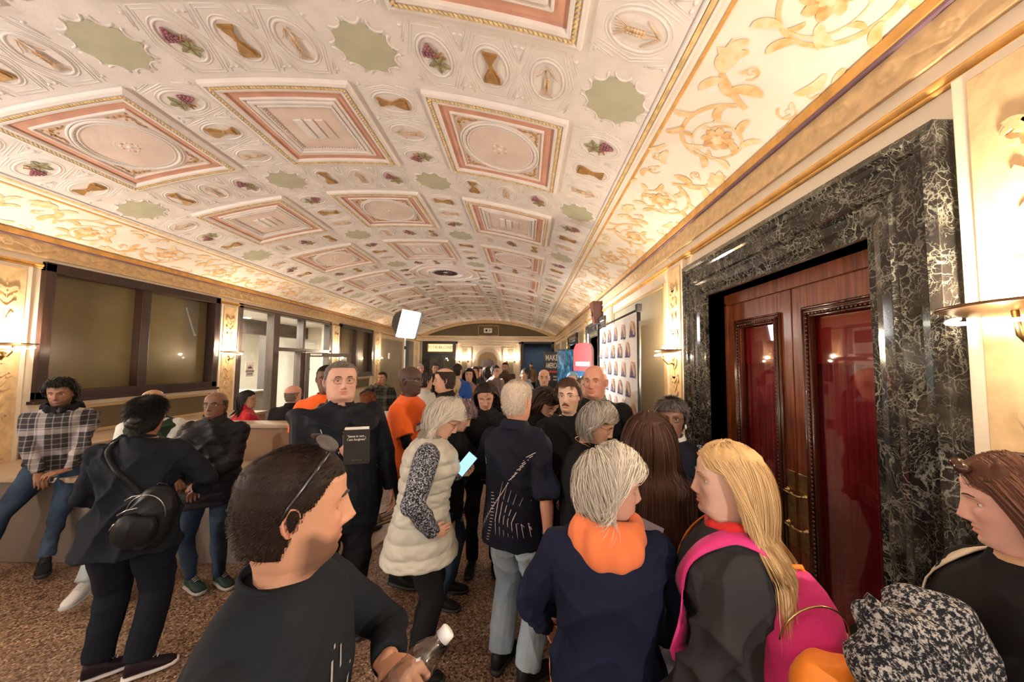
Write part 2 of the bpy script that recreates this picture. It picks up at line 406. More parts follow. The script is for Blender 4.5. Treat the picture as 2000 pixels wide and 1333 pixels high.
# ---- medallions and star patches
def hexa(w,h,k=1.0): return [(-w*k,0),(-w*.55*k,-h*k),(w*.55*k,-h*k),(w*k,0),(w*.55*k,h*k),(-w*.55*k,h*k),(-w*k,0)]
def medal_mesh():
    mb=MB()
    mb.tube([vp(.115*math.cos(2*PI*k/28),.165*math.sin(2*PI*k/28),.001) for k in range(29)],.008,6,0,caps=False)
    mb.tube([vp(.138*math.cos(2*PI*k/28),.19*math.sin(2*PI*k/28),.000) for k in range(29)],.005,5,0,caps=False)
    for w,h in ((.172,.235),(.192,.262)):
        mb.tube([vp(a,b,-.001) for a,b in hexa(w,h)],.005,5,0,caps=False)
    for sx in (-1,1):
        for sy in (-1,1):
            for q in (.035,.062): 
                mb.tube([vp(sx*.195,sy*(.06+q),.000),vp(sx*(.135+q*.2),sy*(.18+q*1.3),.000)],.004,5,0)
            mb.sph(vp(sx*.178,sy*.215,.002),(.016,.012,.007),6,4,0)
    return mb.mesh('medallion',M['plaster'])
def chal_mesh():
    mb=MB(); P=[(-.062,.125),(.062,.125),(.058,.075),(.030,.02),(.012,.0),(.012,-.04),(.018,-.06),(.052,-.115),(.050,-.125),(-.050,-.125),(-.052,-.115),(-.018,-.06),(-.012,-.04),(-.012,0),(-.030,.02),(-.058,.075)]
    mb.prism(P,0,.014,vp,0)
    mb.prism([(a*.7,b*.86+.004) for a,b in P],.014,.022,vp,0)
    mb.sph(vp(0,-.02,.014),(.020,.015,.012),8,5,0)
    return mb.mesh('chalice',M['chalice'])
def leafpoly(cx,cy,r,n=5,ph=0):
    P=[]
    for k in range(n*4):
        t=2*PI*k/(n*4)+ph; q=k%4; rr=r*(1 if q==0 else .72 if q in(1,3) else .5); P.append((cx+rr*math.cos(t),cy+rr*math.sin(t)))
    return P
def grape_mesh():
    mb=MB(); mb.prism(leafpoly(.02,.045,.085,5,.3),0,.010,vp,0)
    for k in range(5):
        t=.3+2*PI*k/5; mb.tube([vp(.02,.045,.012),vp(.02+.07*math.cos(t),.045+.07*math.sin(t),.010)],.003,4,2)
    rows=[(4,-.02),(4,-.043),(3,-.066),(2,-.088),(1,-.108)]
    for n,y in rows:
        for k in range(n): mb.sph(vp(-.03+(k-(n-1)/2)*.024,y,.014),(.014,.014,.012),7,5,1)
    mb.tube([vp(-.02,-.01,.012),vp(.02,-.03,.014),(*vp(.06,-.06,.012),)],.006,5,2); mb.tube([vp(.03,-.035,.013),vp(.05,-.01,.012),vp(.085,-.02,.012)],.005,5,2)
    return mb.mesh('grape_cluster',[M['leafgreen'],M['grape'],M['stem']])
def wheat_mesh():
    mb=MB(); mb.tube([vp(0,-.13,.01),vp(0,-.02,.012),vp(0,.03,.012)],.004,5,0)
    for k in range(6):
        for sx in (-1,1): mb.sph(vp(sx*.012,-.03+k*.018,.013),(.008,.012,.008),6,4,0)
    for k in range(-3,4): mb.tube([vp(k*.003,.05,.010),vp(k*.018,.135,.008)],.0022,4,0)
    for sx in(-1,1): mb.tube([vp(0,-.12,.01),vp(sx*.03,-.09,.01),vp(sx*.055,-.05,.01),vp(sx*.075,-.035,.01)],.0045,4,0)
    return mb.mesh('wheat_ear',M['wheat'])
mm_=medal_mesh(); EM=[('grape_cluster',grape_mesh()),('chalice',chal_mesh()),('wheat_ear',wheat_mesh())]
def star_mesh():
    mb=MB(); n=10;P=[]
    for k in range(n*4):
        t=2*PI*k/(n*4); q=abs((k%4)/4-.0); f=[1,.925,.90,.925][k%4]; P.append((.215*f*math.cos(t),.205*f*math.sin(t)))
    mb.prism(P,0,.006,vp,0)
    for k in range(n):
        t=2*PI*(k+.5)/n; c=(.250*math.cos(t),.240*math.sin(t))
        mb.tube([vp(c[0]+.055*math.cos(t+a),c[1]+.055*math.sin(t+a),.000) for a in (PI-1.35,PI-.9,PI-.45,PI,PI+.45,PI+.9,PI+1.35)],.009,5,1)
    return mb.mesh('star_patch',[M['sage'],M['plaster']])
stm=star_mesh()
def flipturn(o,a): o.rotation_euler=(Matrix.Rotation(o.rotation_euler.y,3,'Y')@Matrix.Rotation(a,3,'Z')).to_euler()
cnt=0
GAPC=[-.89,.89,-2.67,2.67]
for ri,y in enumerate(ROWY):
    yg=y-.925
    if yg<-2.8 or yg>Y1-.3: continue
    for s in GAPC: on_vault(link('star_patch',stm,ceil),s,yg)
    for ci,s in enumerate(COLS):
        for k in (-1,0,1):
            m_=on_vault(link('medallion',mm_,ceil),s+k*.40,yg)
            nm,me=EM[(k+1+ri)%3]; e=link(nm,me,m_); e.rotation_euler=(0,0,0 if nm!='chalice' else 0)
    if y+.6>Y1: continue
    for gi,s in enumerate(GAPC):
        for k in (-1,0,1):
            m_=on_vault(link('medallion',mm_,ceil),s,y+k*.40); flipturn(m_,PI/2 if gi in(0,3) else -PI/2)
            nm,me=EM[(k+1+gi)%3]; link(nm,me,m_)
# ---- longitudinal mouldings at the edge of the coffered field and painted line
for sg in(-1,1):
    mb=MB()
    for s,r in ((2.93,.014),(2.985,.010)):
        mb.tube([( *vp(sg*s,Y0,.004),),(*vp(sg*s,Y1,.004),)],r,6,0)
    o=mb.build('field_moulding',M['plaster'],ceil); o.location=(X0,0,ZC+R)
    mb=MB()
    mb.prism([(sg*2.945,Y0),(sg*2.972,Y0),(sg*2.972,Y1),(sg*2.945,Y1)],0,.016,vp,0)
    o=mb.build('gilded_line',M['rope'],ceil); o.location=(X0,0,ZC+R)
    mb=MB(); mb.prism([(sg*3.035,Y0),(sg*3.055,Y0),(sg*3.055,Y1),(sg*3.035,Y1)],0,.006,vp,0)
    o=mb.build('gold_line',M['goldline'],ceil); o.location=(X0,0,ZC+R)
# ---- painted rinceau scrolls on the coves
def ribbon(mb,pts,wd,fn,m=0,d=.004):
    n=len(pts);V=[];Fc=[]
    for i in range(n):
        a=Vector(pts[max(0,i-1)]);b=Vector(pts[min(n-1,i+1)]); t=(b-a); 
        if t.length<1e-6: t=Vector((1,0))
        t.normalize(); nn=Vector((-t.y,t.x)); p=Vector(pts[i]); w=wd[i]/2
        q=p+nn*w; r_=p-nn*w; V+=[fn(q.x,q.y,d),fn(r_.x,r_.y,d)]
    for i in range(n-1): Fc.append((2*i,2*i+1,2*i+3,2*i+2))
    mb.add(V,Fc,m)
def leaf(mb,x,y,ang,L,W,curl,fn,m=1,d=.005,n=7):
    pts=[];a=ang;px,py=x,y;st=L/(n-1)
    for i in range(n): pts.append((px,py)); px+=st*math.cos(a); py+=st*math.sin(a); a+=curl/(n-1)
    ribbon(mb,pts,[W*(.15+math.sin(PI*min(1,(i+.35)/(n-.2)))**.8) if i<n-1 else .001 for i in range(n)],fn,m,d)
def spiral(mb,cx,cy,r0,r1,a0,turns,w0,w1,fn,m=0,leaves=0,lw=.03,d=.004,n=40,sg=1):
    P=[];W=[]
    for i in range(n+1):
        t=i/n; a=a0+sg*turns*2*PI*t; r=r0+(r1-r0)*t**.85; P.append((cx+r*math.cos(a),cy+r*math.sin(a))); W.append(w0+(w1-w0)*t)
    ribbon(mb,P,W,fn,m,d)
    for k in range(leaves):
        i=int((k+.5)/leaves*n*.8); a=math.atan2(P[i+1][1]-P[i][1],P[i+1][0]-P[i][0]); 
        side=-sg if k%3 else sg
        leaf(mb,P[i][0],P[i][1],a+side*.5,lw*3.2,lw*.95,side*1.3,fn,1 if k%2 else 0,d+.001*(k%3+1))
def rinceau(fn,sc=1.0,P=.95,dd=1.0):
    mb=MB(); f=lambda u,v,d:fn(u*sc,v*sc,d*dd)
    rnd=random.Random(3)
    spiral(mb,.47,.02,.30,.10,PI*1.05,1.15,.030,.012,f,0,9,.045,sg=1)
    spiral(mb,.47,.02,.19,.14,PI*.2,.7,.012,.006,f,1,5,.026,sg=-1)
    for k in range(8):
        a=2*PI*k/8+.2; leaf(mb,.47+.015*math.cos(a),.02+.015*math.sin(a),a,.095,.050,.7,f,2 if k%2 else 0,.006+.001*(k%2))
    for k in range(6):
        a=2*PI*k/6; leaf(mb,.47,.02,a,.045,.03,.2,f,1,.009)
    # stem carrying on to the next scroll, with flared acanthus
    S=[(.17,.03),(.12,-.08),(.03,-.20),(-.06,-.27),(-.18,-.26)]; ribbon(mb,S,[.03,.034,.03,.026,.02],f,0,.005)
    for (x,y,a,L,W,c) in ((.10,-.12,2.3,.20,.06,-1.2),(.05,-.18,-1.2,.16,.05,1.3),(.0,-.24,2.6,.17,.055,1.2),(.02,-.20,.4,.19,.05,1.5),(-.02,-.24,3.3,.2,.06,-1.0),(.84,.26,.3,.15,.045,-2.0),(.80,.16,.8,.17,.05,1.3),(.76,-.22,-.4,.18,.05,1.6),(.70,-.27,-.2,.16,.04,-1.2),(.22,.28,2.4,.13,.04,1.8),(.30,.31,.9,.10,.035,-1.8)):
        leaf(mb,x,y,a,L,W,c,f,rnd.choice((0,1,1)),.006)
    spiral(mb,.08,.24,.065,.012,-PI/2,1.2,.012,.006,f,0,2,.018,n=20)
    spiral(mb,.86,-.27,.055,.012,PI/2,1.2,.010,.006,f,1,2,.016,n=20,sg=-1)
    spiral(mb,.90,.08,.05,.012,0,1.2,.010,.006,f,0,2,.016,n=20,sg=-1)
    return mb
for sg in(-1,1):
    S0=3.40
    for fl in (1,-1):
        me=rinceau(lambda u,v,d:vp(fl*v*sg,u,d)).mesh('painted_scroll',[M['fresco'],M['fresco2'],M['fresco3']])
        k=0; y=-1.9+(0 if fl>0 else .95)
        while y<Y1-1.1:
            on_vault(link('painted_scroll',me,ceil),sg*S0,y); y+=1.9
# ---- walls
def wall_y(name,x,out,y0,y1,z1,ops,mats,label,th=.25):
    mb=MB(); ys=sorted({y0,y1,*[o[0] for o in ops],*[o[1] for o in ops]}); zs=sorted({0,z1,*[o[2] for o in ops],*[o[3] for o in ops]})
    xa,xb=sorted((x,x+out*th))
    for i in range(len(ys)-1):
        for j in range(len(zs)-1):
            yc=(ys[i]+ys[i+1])/2; zc=(zs[j]+zs[j+1])/2
            if any(o[0]<yc<o[1] and o[2]<zc<o[3] for o in ops): continue
            mb.box(xa,xb,ys[i],ys[i+1],zs[j],zs[j+1])
    return struct(mb.build(name,mats),label,'wall')
WL=wall_y('wall_left',XL,-1,Y0,Y1,3.35,[(4.13,6.46,1.43,3.02),(6.96,10.28,0,3.02),(10.75,13.05,1.43,3.02),(16.6,18.0,0,2.9)],M['cream'],'cream left wall with dark framed windows')
WR=wall_y('wall_right',XR,1,Y0,Y1,3.35,[(1.6,3.12,0,2.49),(7.2,8.75,0,2.49),(11.2,12.7,0,2.49)],M['cream'],'cream right wall with marble framed doorways')
# far wall
mb=MB(); z1=4.3
ops=[(-5.25,-3.85,0,2.98),(-.20,1.45,0,2.98),(-2.40,-1.64,0,2.2)]
xs=sorted({XL-.3,XR+.3,*[o[0] for o in ops],*[o[1] for o in ops]}); zs=sorted({0,z1,2.2,2.98})
for i in range(len(xs)-1):
    for j in range(len(zs)-1):
        xc=(xs[i]+xs[i+1])/2; zc=(zs[j]+zs[j+1])/2
        if any(o[0]<xc<o[1] and o[2]<zc<o[3] for o in ops): continue
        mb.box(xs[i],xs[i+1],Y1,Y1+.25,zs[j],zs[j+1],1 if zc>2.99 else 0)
WF=struct(mb.build('wall_far',[M['cream'],M['olivewall']]),'far end wall with arched niche between two doorways','wall')
struct(MB().box(XL-.3,XR+.3,Y0-.2,Y0,0,4.3).build('wall_near',M['cream']),'plain wall behind the photographer','wall')
# ---- cornice friezes with scroll relief (height field)
def frieze(xw,sg,name):
    # sg: +1 wall on the right, relief faces -x
    y0,y1=-1.5,Y1; za,zb=3.09,3.245; ny=1700; nz=14
    Yv=np.linspace(y0,y1,ny); Zv=np.linspace(0,1,nz); YY,ZZ=np.meshgrid(Yv,Zv,indexing='ij')
    P=.46; u=(YY/P)%1; v=ZZ-.5
    wave=.22*np.sin(2*PI*u)
    hgt=np.exp(-((v-wave)/.07)**2)*.6
    for c,s_ in ((.25,-1),(.75,1)):
        du=(u-c)*P/.155; dv=v+ s_*.06
        r=np.hypot(du,dv); hgt=np.maximum(hgt,np.exp(-((r-.26)/.06)**2)*.9); hgt=np.maximum(hgt,np.exp(-(r/.10)**2))
        a=np.arctan2(dv,du); hgt=np.maximum(hgt,np.exp(-((r-.17)/.06)**2)*(.5+.5*np.cos(5*a)))
    hgt*=np.clip((.46-np.abs(v))/.08,0,1)
    X=xw-sg*(.022+.014*hgt)
    V=np.stack([X,YY,za+(zb-za)*ZZ],-1).reshape(-1,3)
    idx=np.arange(ny*nz).reshape(ny,nz); q=np.stack([idx[:-1,:-1],idx[1:,:-1],idx[1:,1:],idx[:-1,1:]],-1).reshape(-1,4)
    me=bpy.data.meshes.new(name); me.from_pydata(V.tolist(),[],q.tolist()); me.materials.append(M['gold']); me.polygons.foreach_set('use_smooth',[True]*len(q)); me.update()
    return me
for (xw,sg,side,wall) in ((XR,1,'right',WR),(XL,-1,'left',WL)):
    mb=MB()
    a,b=sorted((xw,xw-sg*.045)); 
    mb.box(a,b,Y0,Y1,3.245,3.262,1)           # mauve line
    a,b=sorted((xw,xw-sg*.055)); mb.box(a,b,Y0,Y1,3.262,3.315,2)   # gold crown
    a,b=sorted((xw,xw-sg*.035)); mb.box(a,b,Y0,Y1,3.07,3.092,0)
    a,b=sorted((xw,xw-sg*.012)); mb.box(a,b,Y0,Y1,3.0,3.07,3)
    mb.tube([(xw-sg*.012,Y0,2.982),(xw-sg*.012,Y1,2.982)],.020,8,2)
    mb.tube([(xw-sg*.010,Y0,2.955),(xw-sg*.010,Y1,2.955)],.010,8,2)
    c=struct(mb.build('trim_1' if side=='right' else 'trim_2',[M['gold'],M['purple'],M['goldline'],M['cream']]),'gilded cornice running along the %s wall'%side,'cornice')
    link('frieze_relief',frieze(xw,sg,'frieze_relief'),c)
# ---- marble door surrounds on the right wall
def surround(yA,yB,n,label,zt=2.82,zo=2.49,w=.33,parent=None):
    # yA,yB outer edges; stepped profile (offset from outer edge, projection)
    prof=[(0,.0),(0,.085),(.035,.095),(.05,.080),(.075,.080),(.085,.065),(.17,.060),(.185,.050),(.20,.062),(.215,.050),(.26,.045),(.30,.030),(.33,.030),(.33,-.16)]
    mb=MB(); n_=len(prof); P=[]
    k=w/.33
    for (o,p) in prof:
        o*=k; x=XR-p
        P.append([(x,yA+o,0),(x,yA+o,zt-o),(x,yB-o,zt-o),(x,yB-o,0)])
    for i in range(n_-1):
        for j in range(3): mb.add([P[i][j],P[i][j+1],P[i+1][j+1],P[i+1][j]],[(0,1,2,3)],0)
    # plinth blocks
    mb.bbox(XR-.11,XR,yA-.01,yA+w+.005,0,.24,.008); mb.bbox(XR-.11,XR,yB-w-.005,yB+.01,0,.24,.008)
    o=mb.build('door_surround',M['marble'],parent); return o
def door(yA,yB,n,label,curt=True,detail=True):
    o=empty('door_%d'%n,(0,0,0)); struct(o,label,'door')
    surround(yA-.31,yB+.33,n,label,parent=o)
    xp=XR+.16; zt=2.46; yc=(yA+yB)/2; 
    MB().box(xp-.02,xp+.06,yA-.02,yB+.02,2.40,2.5).box(xp-.02,xp+.06,yA-.02,yA+.03,0,2.42).box(xp-.02,xp+.06,yB-.03,yB+.02,0,2.42).build('door_frame',M['mahog'],o)
    MB().bbox(XR-.05,xp+.10,yA,yB,0,.035,.006).build('threshold',M['brass'],o)
    for (a,b,hs) in ((yA+.03,yc-.004,1),(yc+.004,yB-.03,-1)):
        lf=MB(); st=.125 if hs==1 else .125; x0,x1=xp,xp+.05
        ga,gb,gz0,gz1=a+.13,b-.13,.42,2.22
        lf.bbox(x0,x1,a,ga,.035,2.40,.004).bbox(x0,x1,gb,b,.035,2.40,.004).bbox(x0,x1,ga,gb,.035,gz0,.004).bbox(x0,x1,ga,gb,gz1,2.40,.004)
        L=lf.build('door_leaf',M['mahog'],o)
        # carved frame: stepped moulding with bead row
        mb=MB()
        for (i,p,wd) in ((-.030,.018,.014),(-.004,.026,.016),(.022,.016,.012)):
            A,B,C,D=ga+i-.0,gb-i,gz0+i,gz1-i
            mb.tube([(x0-p*.5,A,C),(x0-p*.5,B,C)],wd*.7,6); mb.tube([(x0-p*.5,A,D),(x0-p*.5,B,D)],wd*.7,6)
            mb.tube([(x0-p*.5,A,C),(x0-p*.5,A,D)],wd*.7,6); mb.tube([(x0-p*.5,B,C),(x0-p*.5,B,D)],wd*.7,6)
        mb.build('carved_moulding',M['mahogd'],L)
        if detail:
            mb=MB(); st=.026; i=.009
            A,B,C,D=ga+i,gb-i,gz0+i,gz1-i
            k=int((D-C)/st)
            for q in range(k+1):
                z=C+(D-C)*q/k
                for y in(A,B): mb.sph((x0-.018,y,z),(.010,.010,.010),6,4)
            k=int((B-A)/st)
            for q in range(k+1):
                y=A+(B-A)*q/k
                for z in(C,D): mb.sph((x0-.018,y,z),(.010,.010,.010),6,4)
            be=mb.build('beading',M['mahogd'],L); be['kind']='stuff'
        MB().box(x0+.022,x0+.026,ga,gb,gz0,gz1).build('door_pane',M['doorglass'],L)
        # brass pull plates
        pa,pb=((yc-.10,yc-.012) if hs==1 else (yc+.012,yc+.10))
        h=MB().bbox(x0-.006,x0,pa,pb,.72,1.20,.002).build('push_plate',M['brass'],L)
        for z in (1.07,.86):
            ym=(pa+pb)/2; mb=MB(); mb.lathe([(.0,0),(.017,0),(.017,.008),(.008,.012),(.008,.03),(0,.03)],10,c=(x0-.006,ym-hs*.02,z),rot=Matrix.Rotation(-PI/2,3,'Y'))
            mb.tube([(x0-.035,ym-hs*.02,z),(x0-.048,ym,z-.002),(x0-.05,ym+hs*.045,z-.004),(x0-.046,ym+hs*.07,z+.004)],[.009,.008,.007,.009],8)
            mb.build('lever_handle',M['brass'],L)
    # valance and pleated curtain behind the glass
    mb=MB(); n_=220; V=[];Fc=[]
    for i in range(n_+1):
        y=yA+(yB-yA)*i/n_; x=xp+.09+.020*math.sin(i*.83+.6*math.sin(i*.21))+.012*math.sin(i*1.9)
        V+=[(x,y,.05),(x+.005*math.sin(i),y,1.96)]
    for i in range(n_): Fc.append((2*i,2*i+1,2*i+3,2*i+2))
    mb.add(V,Fc,0,True); mb.build('curtain',M['curtain'],o)
    MB().box(xp+.055,xp+.065,yA,yB,1.9,2.39).build('valance',M['redpanel'],o)
    MB().box(xp+.3,xp+.32,yA-.1,yB+.1,0,2.6).build('backing',M['blackpl'],o)
    return o
door(1.6,3.12,1,'near mahogany double doors with red curtained glass in marble surround')
door(7.2,8.75,2,'mahogany doors beyond the logo backdrop',detail=False)
# third, open dark doorway with marble frame
o=empty('door_3'); struct(o,'dark doorway with marble frame beside the wall screen','door')
surround(10.87,13.03,3,'',parent=o); MB().box(XR+.24,XR+.3,11.2,12.7,0,2.5).build('backing',M['blackpl'],o)
# ---- pilasters with relief, both walls
def arabesque(h,w):
    fn=lambda u,v,d:(u,v,d); mb=MB()
    def both(f):
        for s in(-1,1): f(s)
    z=-h/2+.10
    k=0
    while z<h/2-.10:
        for s in(-1,1):
            F_=lambda u,v,d,s=s:(s*u,v,d)
            m=0
            if k%3==0:
                spiral(mb,.055,z+.05,.045,.010,-PI/2,1.1,.018,.008,F_,0,2,.020,.010,16)
                leaf(mb,.012,z+.01,1.2,.11,.035,-1.0,F_,0,.012)
            elif k%3==1:
                leaf(mb,.008,z,.9,.12,.04,.9,F_,0,.012); leaf(mb,.008,z+.03,.5,.09,.03,1.4,F_,0,.010)
            else:
                leaf(mb,.010,z+.02,.2,.09,.035,1.6,F_,0,.012); leaf(mb,.01,z+.06,1.35,.09,.03,-.6,F_,0,.010)
        mb.sph((0,z+.015,.006),(.012,.022,.010),8,5)
        z+=.15; k+=1
    ribbon(mb,[(0,-h/2+.08),(0,h/2-.08)],[.007,.007],fn,0,.008)
    # give ribbons thickness by solid side walls (dropping to the ground plane)
    return mb
def relief_mesh():
    me=arabesque(2.1,.26).mesh('relief_ornament',M['gold'])
    bm=bmesh.new(); bm.from_mesh(me)
    r=bmesh.ops.extrude_face_region(bm,geom=bm.faces[:]); 
    for g_ in r['geom']:
        if isinstance(g_,bmesh.types.BMVert): g_.co.z-=.012
    bmesh.ops.recalc_face_normals(bm,faces=bm.faces[:]); bm.to_mesh(me); bm.free(); return me
reliefM=relief_mesh()
def pilaster(side,y,n,w=.36,z0=.0,z1=2.94,label=''):
    sg=1 if side=='right' else -1; xw=XR if sg==1 else XL
    o=empty('trim_%d'%n,(xw,y,0)); struct(o,label,'pilaster')
    f=lambda p:tuple(sorted((0,-sg*p)))
    a,b=f(.045); MB().bbox(a,b,-w/2,w/2,0,z1,.004).build('pilaster_shaft',M['cream'],o)
    a,b=f(.055); mb=MB(); mb.bbox(a,b,-w/2+.05,w/2-.05,.45,z1-.04,.004).build('gilded_field',M['gold'],o)
    r=link('relief_ornament',reliefM,o); r.location=(-sg*.055,0,1.75)
    r.rotation_euler=(PI/2,0,-PI/2) if sg==1 else (PI/2,0,PI/2)
    a,b=f(.08); MB().bbox(a,b,-w/2-.02,w/2+.02,0,.3,.006).build('plinth',M['stone'],o)
    return o
nt_=[3]
def nextn(): nt_[0]+=1; return nt_[0]-1
PR=[(1.03,.46),(3.72,.40),(6.75,.36),(9.4,.36),(13.4,.36),(16.2,.36)]; PL=[(3.80,.40),(6.71,.38),(10.52,.36),(13.45,.36),(18.35,.36),(1.1,.4)]
NAMESR=['beside the near doors at the right edge','between the near doors and the logo backdrop','behind the logo backdrop','past the second marble doorway','beyond the wall screen','nearest the far wall']
NAMESL=['left of the first dark window','between the first window and the glass entrance','right of the glass entrance','after the second dark window','nearest the far wall','out of view to the left']
for (y,w_),t in zip(PR,NAMESR): pilaster('right',y,nextn(),w_,label='gilded relief pilaster on right wall, '+t)
for (y,w_),t in zip(PL,NAMESL): pilaster('left',y,nextn(),w_,label='gilded relief pilaster on left wall, '+t)
# recessed wall panels (right) as raised frames with grey-green field
def wall_panel(side,y0,y1,z0,z1,m='greypanel',name='wall_panel'):
    sg=1 if side=='right' else -1; xw=XR if sg==1 else XL; par=WR if sg==1 else WL
    a,b=sorted((xw,xw-sg*.006)); p=MB().box(a,b,y0,y1,z0,z1).build(name,M[m],par)
    mb=MB()
    for q,(A,B,C,D) in enumerate(((y0,y1,z0-.02,z0+.02),(y0,y1,z1-.02,z1+.02),(y0-.02,y0+.02,z0-.02,z1+.02),(y1-.02,y1+.02,z0-.02,z1+.02))):
        a,b=sorted((xw,xw-sg*.022)); mb.bbox(a,b,A,B,C,D,.004)
    mb.build('panel_moulding',M['ochre'],p)
wall_panel('right',4.08,6.45,.3,2.8); wall_panel('right',9.75,10.75,.3,2.8,'greypanel'); wall_panel('right',13.75,15.9,.3,2.8); wall_panel('right',16.5,18.8,.3,2.8); wall_panel('right',-3,.5,.3,2.8)
wall_panel('left',4.22,6.4,.98,1.30,'olivewall'); wall_panel('left',10.9,12.9,.98,1.30,'olivewall'); wall_panel('left',13.85,16.3,.35,2.8,'greypanel'); wall_panel('left',1.5,3.4,.3,2.8)
# ---- windows left
def window(n,y0,y1,label,ymid=None):
    o=empty('window_%d'%n,(XL,0,0)); struct(o,label,'window'); z0,z1=1.43,3.02; ym=ymid or (y0+y1)/2
    mb=MB()
    for (A,B,C,D) in ((y0-.03,y1+.03,z1-.10,z1+.01),(y0-.03,y1+.03,z0-.02,z0+.09),(y0-.03,y0+.07,z0,z1),(y1-.07,y1+.03,z0,z1)):
        mb.bbox(-.14,.055,A,B,C,D,.006)
    mb.build('window_frame',M['darkwood'],o)
    MB().bbox(-.14,.02,ym-.06,ym+.06,z0+.08,z1-.09,.006).build('window_mullion',M['darkwood'],o)
    for a,b in ((y0+.06,ym-.05),(ym+.05,y1-.06)):
        MB().box(-.115,-.105,a,b,z0+.08,z1-.09).build('window_pane',M['olive'],o)
    MB().bbox(-.15,.09,y0-.06,y1+.06,z0-.05,z0-.015,.006).build('window_sill',M['darkwood'],o)
    MB().box(-.25,-.22,y0-.1,y1+.1,z0-.1,z1+.1).build('window_backing',M['olivewall'],o)
window(1,4.13,6.46,'first dark framed window behind the plaid-shirted man',5.26)
window(2,10.75,13.05,'second dark framed window past the glass entrance')
# ---- glazed entrance
E=empty('door_4',(XL,0,0)); struct(E,'bronze framed glass entrance with transom lights and an open door','door')
mb=MB(); ya,yb=6.96,10.28
for (A,B,C,D) in ((ya,ya+.09,0,3.02),(yb-.09,yb,0,3.02),(ya,yb,2.93,3.02),(7.93,8.12,0,2.95),(8.98,9.07,2.2,2.95),(8.10,yb,2.12,2.20),(8.92,9.12,0,2.15)):
    mb.bbox(-.14,.03,A,B,C,D,.006)
mb.build('entrance_frame',M['bronzeframe'],E)
for A,B,C,D in ((ya+.09,7.93,.1,2.93),(8.12,8.98,2.2,2.93),(9.07,yb-.09,2.2,2.93),(8.12,8.92,.1,2.12)):
    MB().box(-.07,-.062,A,B,C,D).build('glass_pane',M['glass'],E)
dl=empty('door_5',(XL+.02,9.14,0),math.radians(-62)); struct(dl,'open glass door leaf with taped notices','door')
MB().bbox(-.02,.02,0,.09,.02,2.10,.004).bbox(-.02,.02,.93,1.03,.02,2.10,.004).bbox(-.02,.02,.09,.93,2.0,2.10,.004).bbox(-.02,.02,.09,.93,.02,.22,.004).build('door_leaf',M['bronzeframe'],dl)
MB().box(-.004,.004,.09,.93,.22,2.0).build('door_pane',M['glass'],dl)
MB().bbox(.02,.06,.10,.36,2.03,2.08,.006).build('door_closer',M['steel'],dl)
# room beyond the entrance
mb=MB(); x2=XL-3.4
mb.box(x2-.1,x2,5.2,12.2,0,3.2).box(x2,XL-.25,5.2,5.3,0,3.2).box(x2,XL-.25,12.1,12.2,0,3.2)
struct(mb.build('wall_office',M['offwhite']),'bright cream walls of the office behind the glass entrance','wall')
struct(MB().box(x2,XL-.2,5.2,12.2,3.0,3.1).build('ceiling_office',M['white']),'white ceiling of the office behind the glass entrance','ceiling')
mb=MB(); mb.box(x2+1.4,x2+1.65,5.3,12.1,2.62,3.0).box(x2+.9,x2+1.15,10.9,11.3,0,2.65); struct(mb.build('trim_20',M['bronzeframe']),'brown beam and column inside the office','beam')
w3=empty('window_3',(x2,0,0)); struct(w3,'bright curtained office window behind the glass entrance','window')
MB().box(.005,.02,9.35,10.6,1.0,2.5).build('window_pane',M['daylight'],w3)
V=[];Fc=[]
for i in range(60):
    y=9.3+1.35*i/59; V+=[(.07+.02*math.sin(i*1.3),y,.95),(.07+.02*math.sin(i*1.3),y,2.55)]
Fc=[(2*i,2*i+1,2*i+3,2*i+2) for i in range(59) if not 16<i<28 and not 40<i<47]; MB().add(V,Fc,0,True).build('curtain',mat('sheer_blue_curtain',(.55,.66,.70),.8,bmp=0),w3)
for q,(x,y) in enumerate(((-7.0,7.8),(-7.2,9.2))):
    c=MB(); c.lathe([(.0,-.01),(.07,-.01),(.085,0),(.09,.01)],20,0,c=(0,0,0)); c2=c.build('downlight_%s'%('a'),M['bulb'] if False else emis('downlight_lens%d'%q,(1,.9,.72),6)); c2.name='downlight'; c2.location=(x,y,2.99); tag(c2,'recessed downlight in the office ceiling, '+('nearer the dark window' if q==0 else 'nearer the open glass door'),'light')
# ---- far wall details
def fx(px): return (px-1027)/36.7
mb=MB(); yy=Y1
# arch band at the vault edge
V=[];Fc=[];n=48
for i in range(n+1):
    s=-3.70+7.4*i/n
    for d in(.0,.16):
        x,_,z=vp(s,0,d); V+=[(x+X0,yy-.05,z+ZC+R)]
for i in range(n): Fc.append((2*i,2*i+1,2*i+3,2*i+2))
mb.add(V,Fc,0,True)
V=[];
for i in range(n+1):
    s=-3.70+7.4*i/n; x,_,z=vp(s,0,.16); V+=[(x+X0,yy-.05,z+ZC+R),(x+X0,yy,z+ZC+R)]
mb.add(V,Fc,0,True)
mb.build('arch_band',M['gold'],WF)
MB().bbox(XL,XR,yy-.08,yy,2.99,3.22,.01).bbox(XL,XR,yy-.11,yy,3.22,3.28,.008).bbox(-3.75,-.35,yy-.10,yy,3.0,3.24,.01).build('entablature',M['cream'],WF)
MB().bbox(XL,-3.8,yy-.09,yy,3.14,3.2,.004).bbox(-.3,XR,yy-.09,yy,3.14,3.2,.004).build('gilded_band',M['gold'],WF)
# tympanum panel
mb=MB()
for A,B,C,D in ((-2.55,-1.45,3.30,3.33),(-2.55,-1.45,3.82,3.85),(-2.55,-2.52,3.3,3.85),(-1.48,-1.45,3.3,3.85)): mb.bbox(A,B,yy-.02,yy,C,D,.004)
mb.build('tympanum_moulding',M['goldline'],WF)
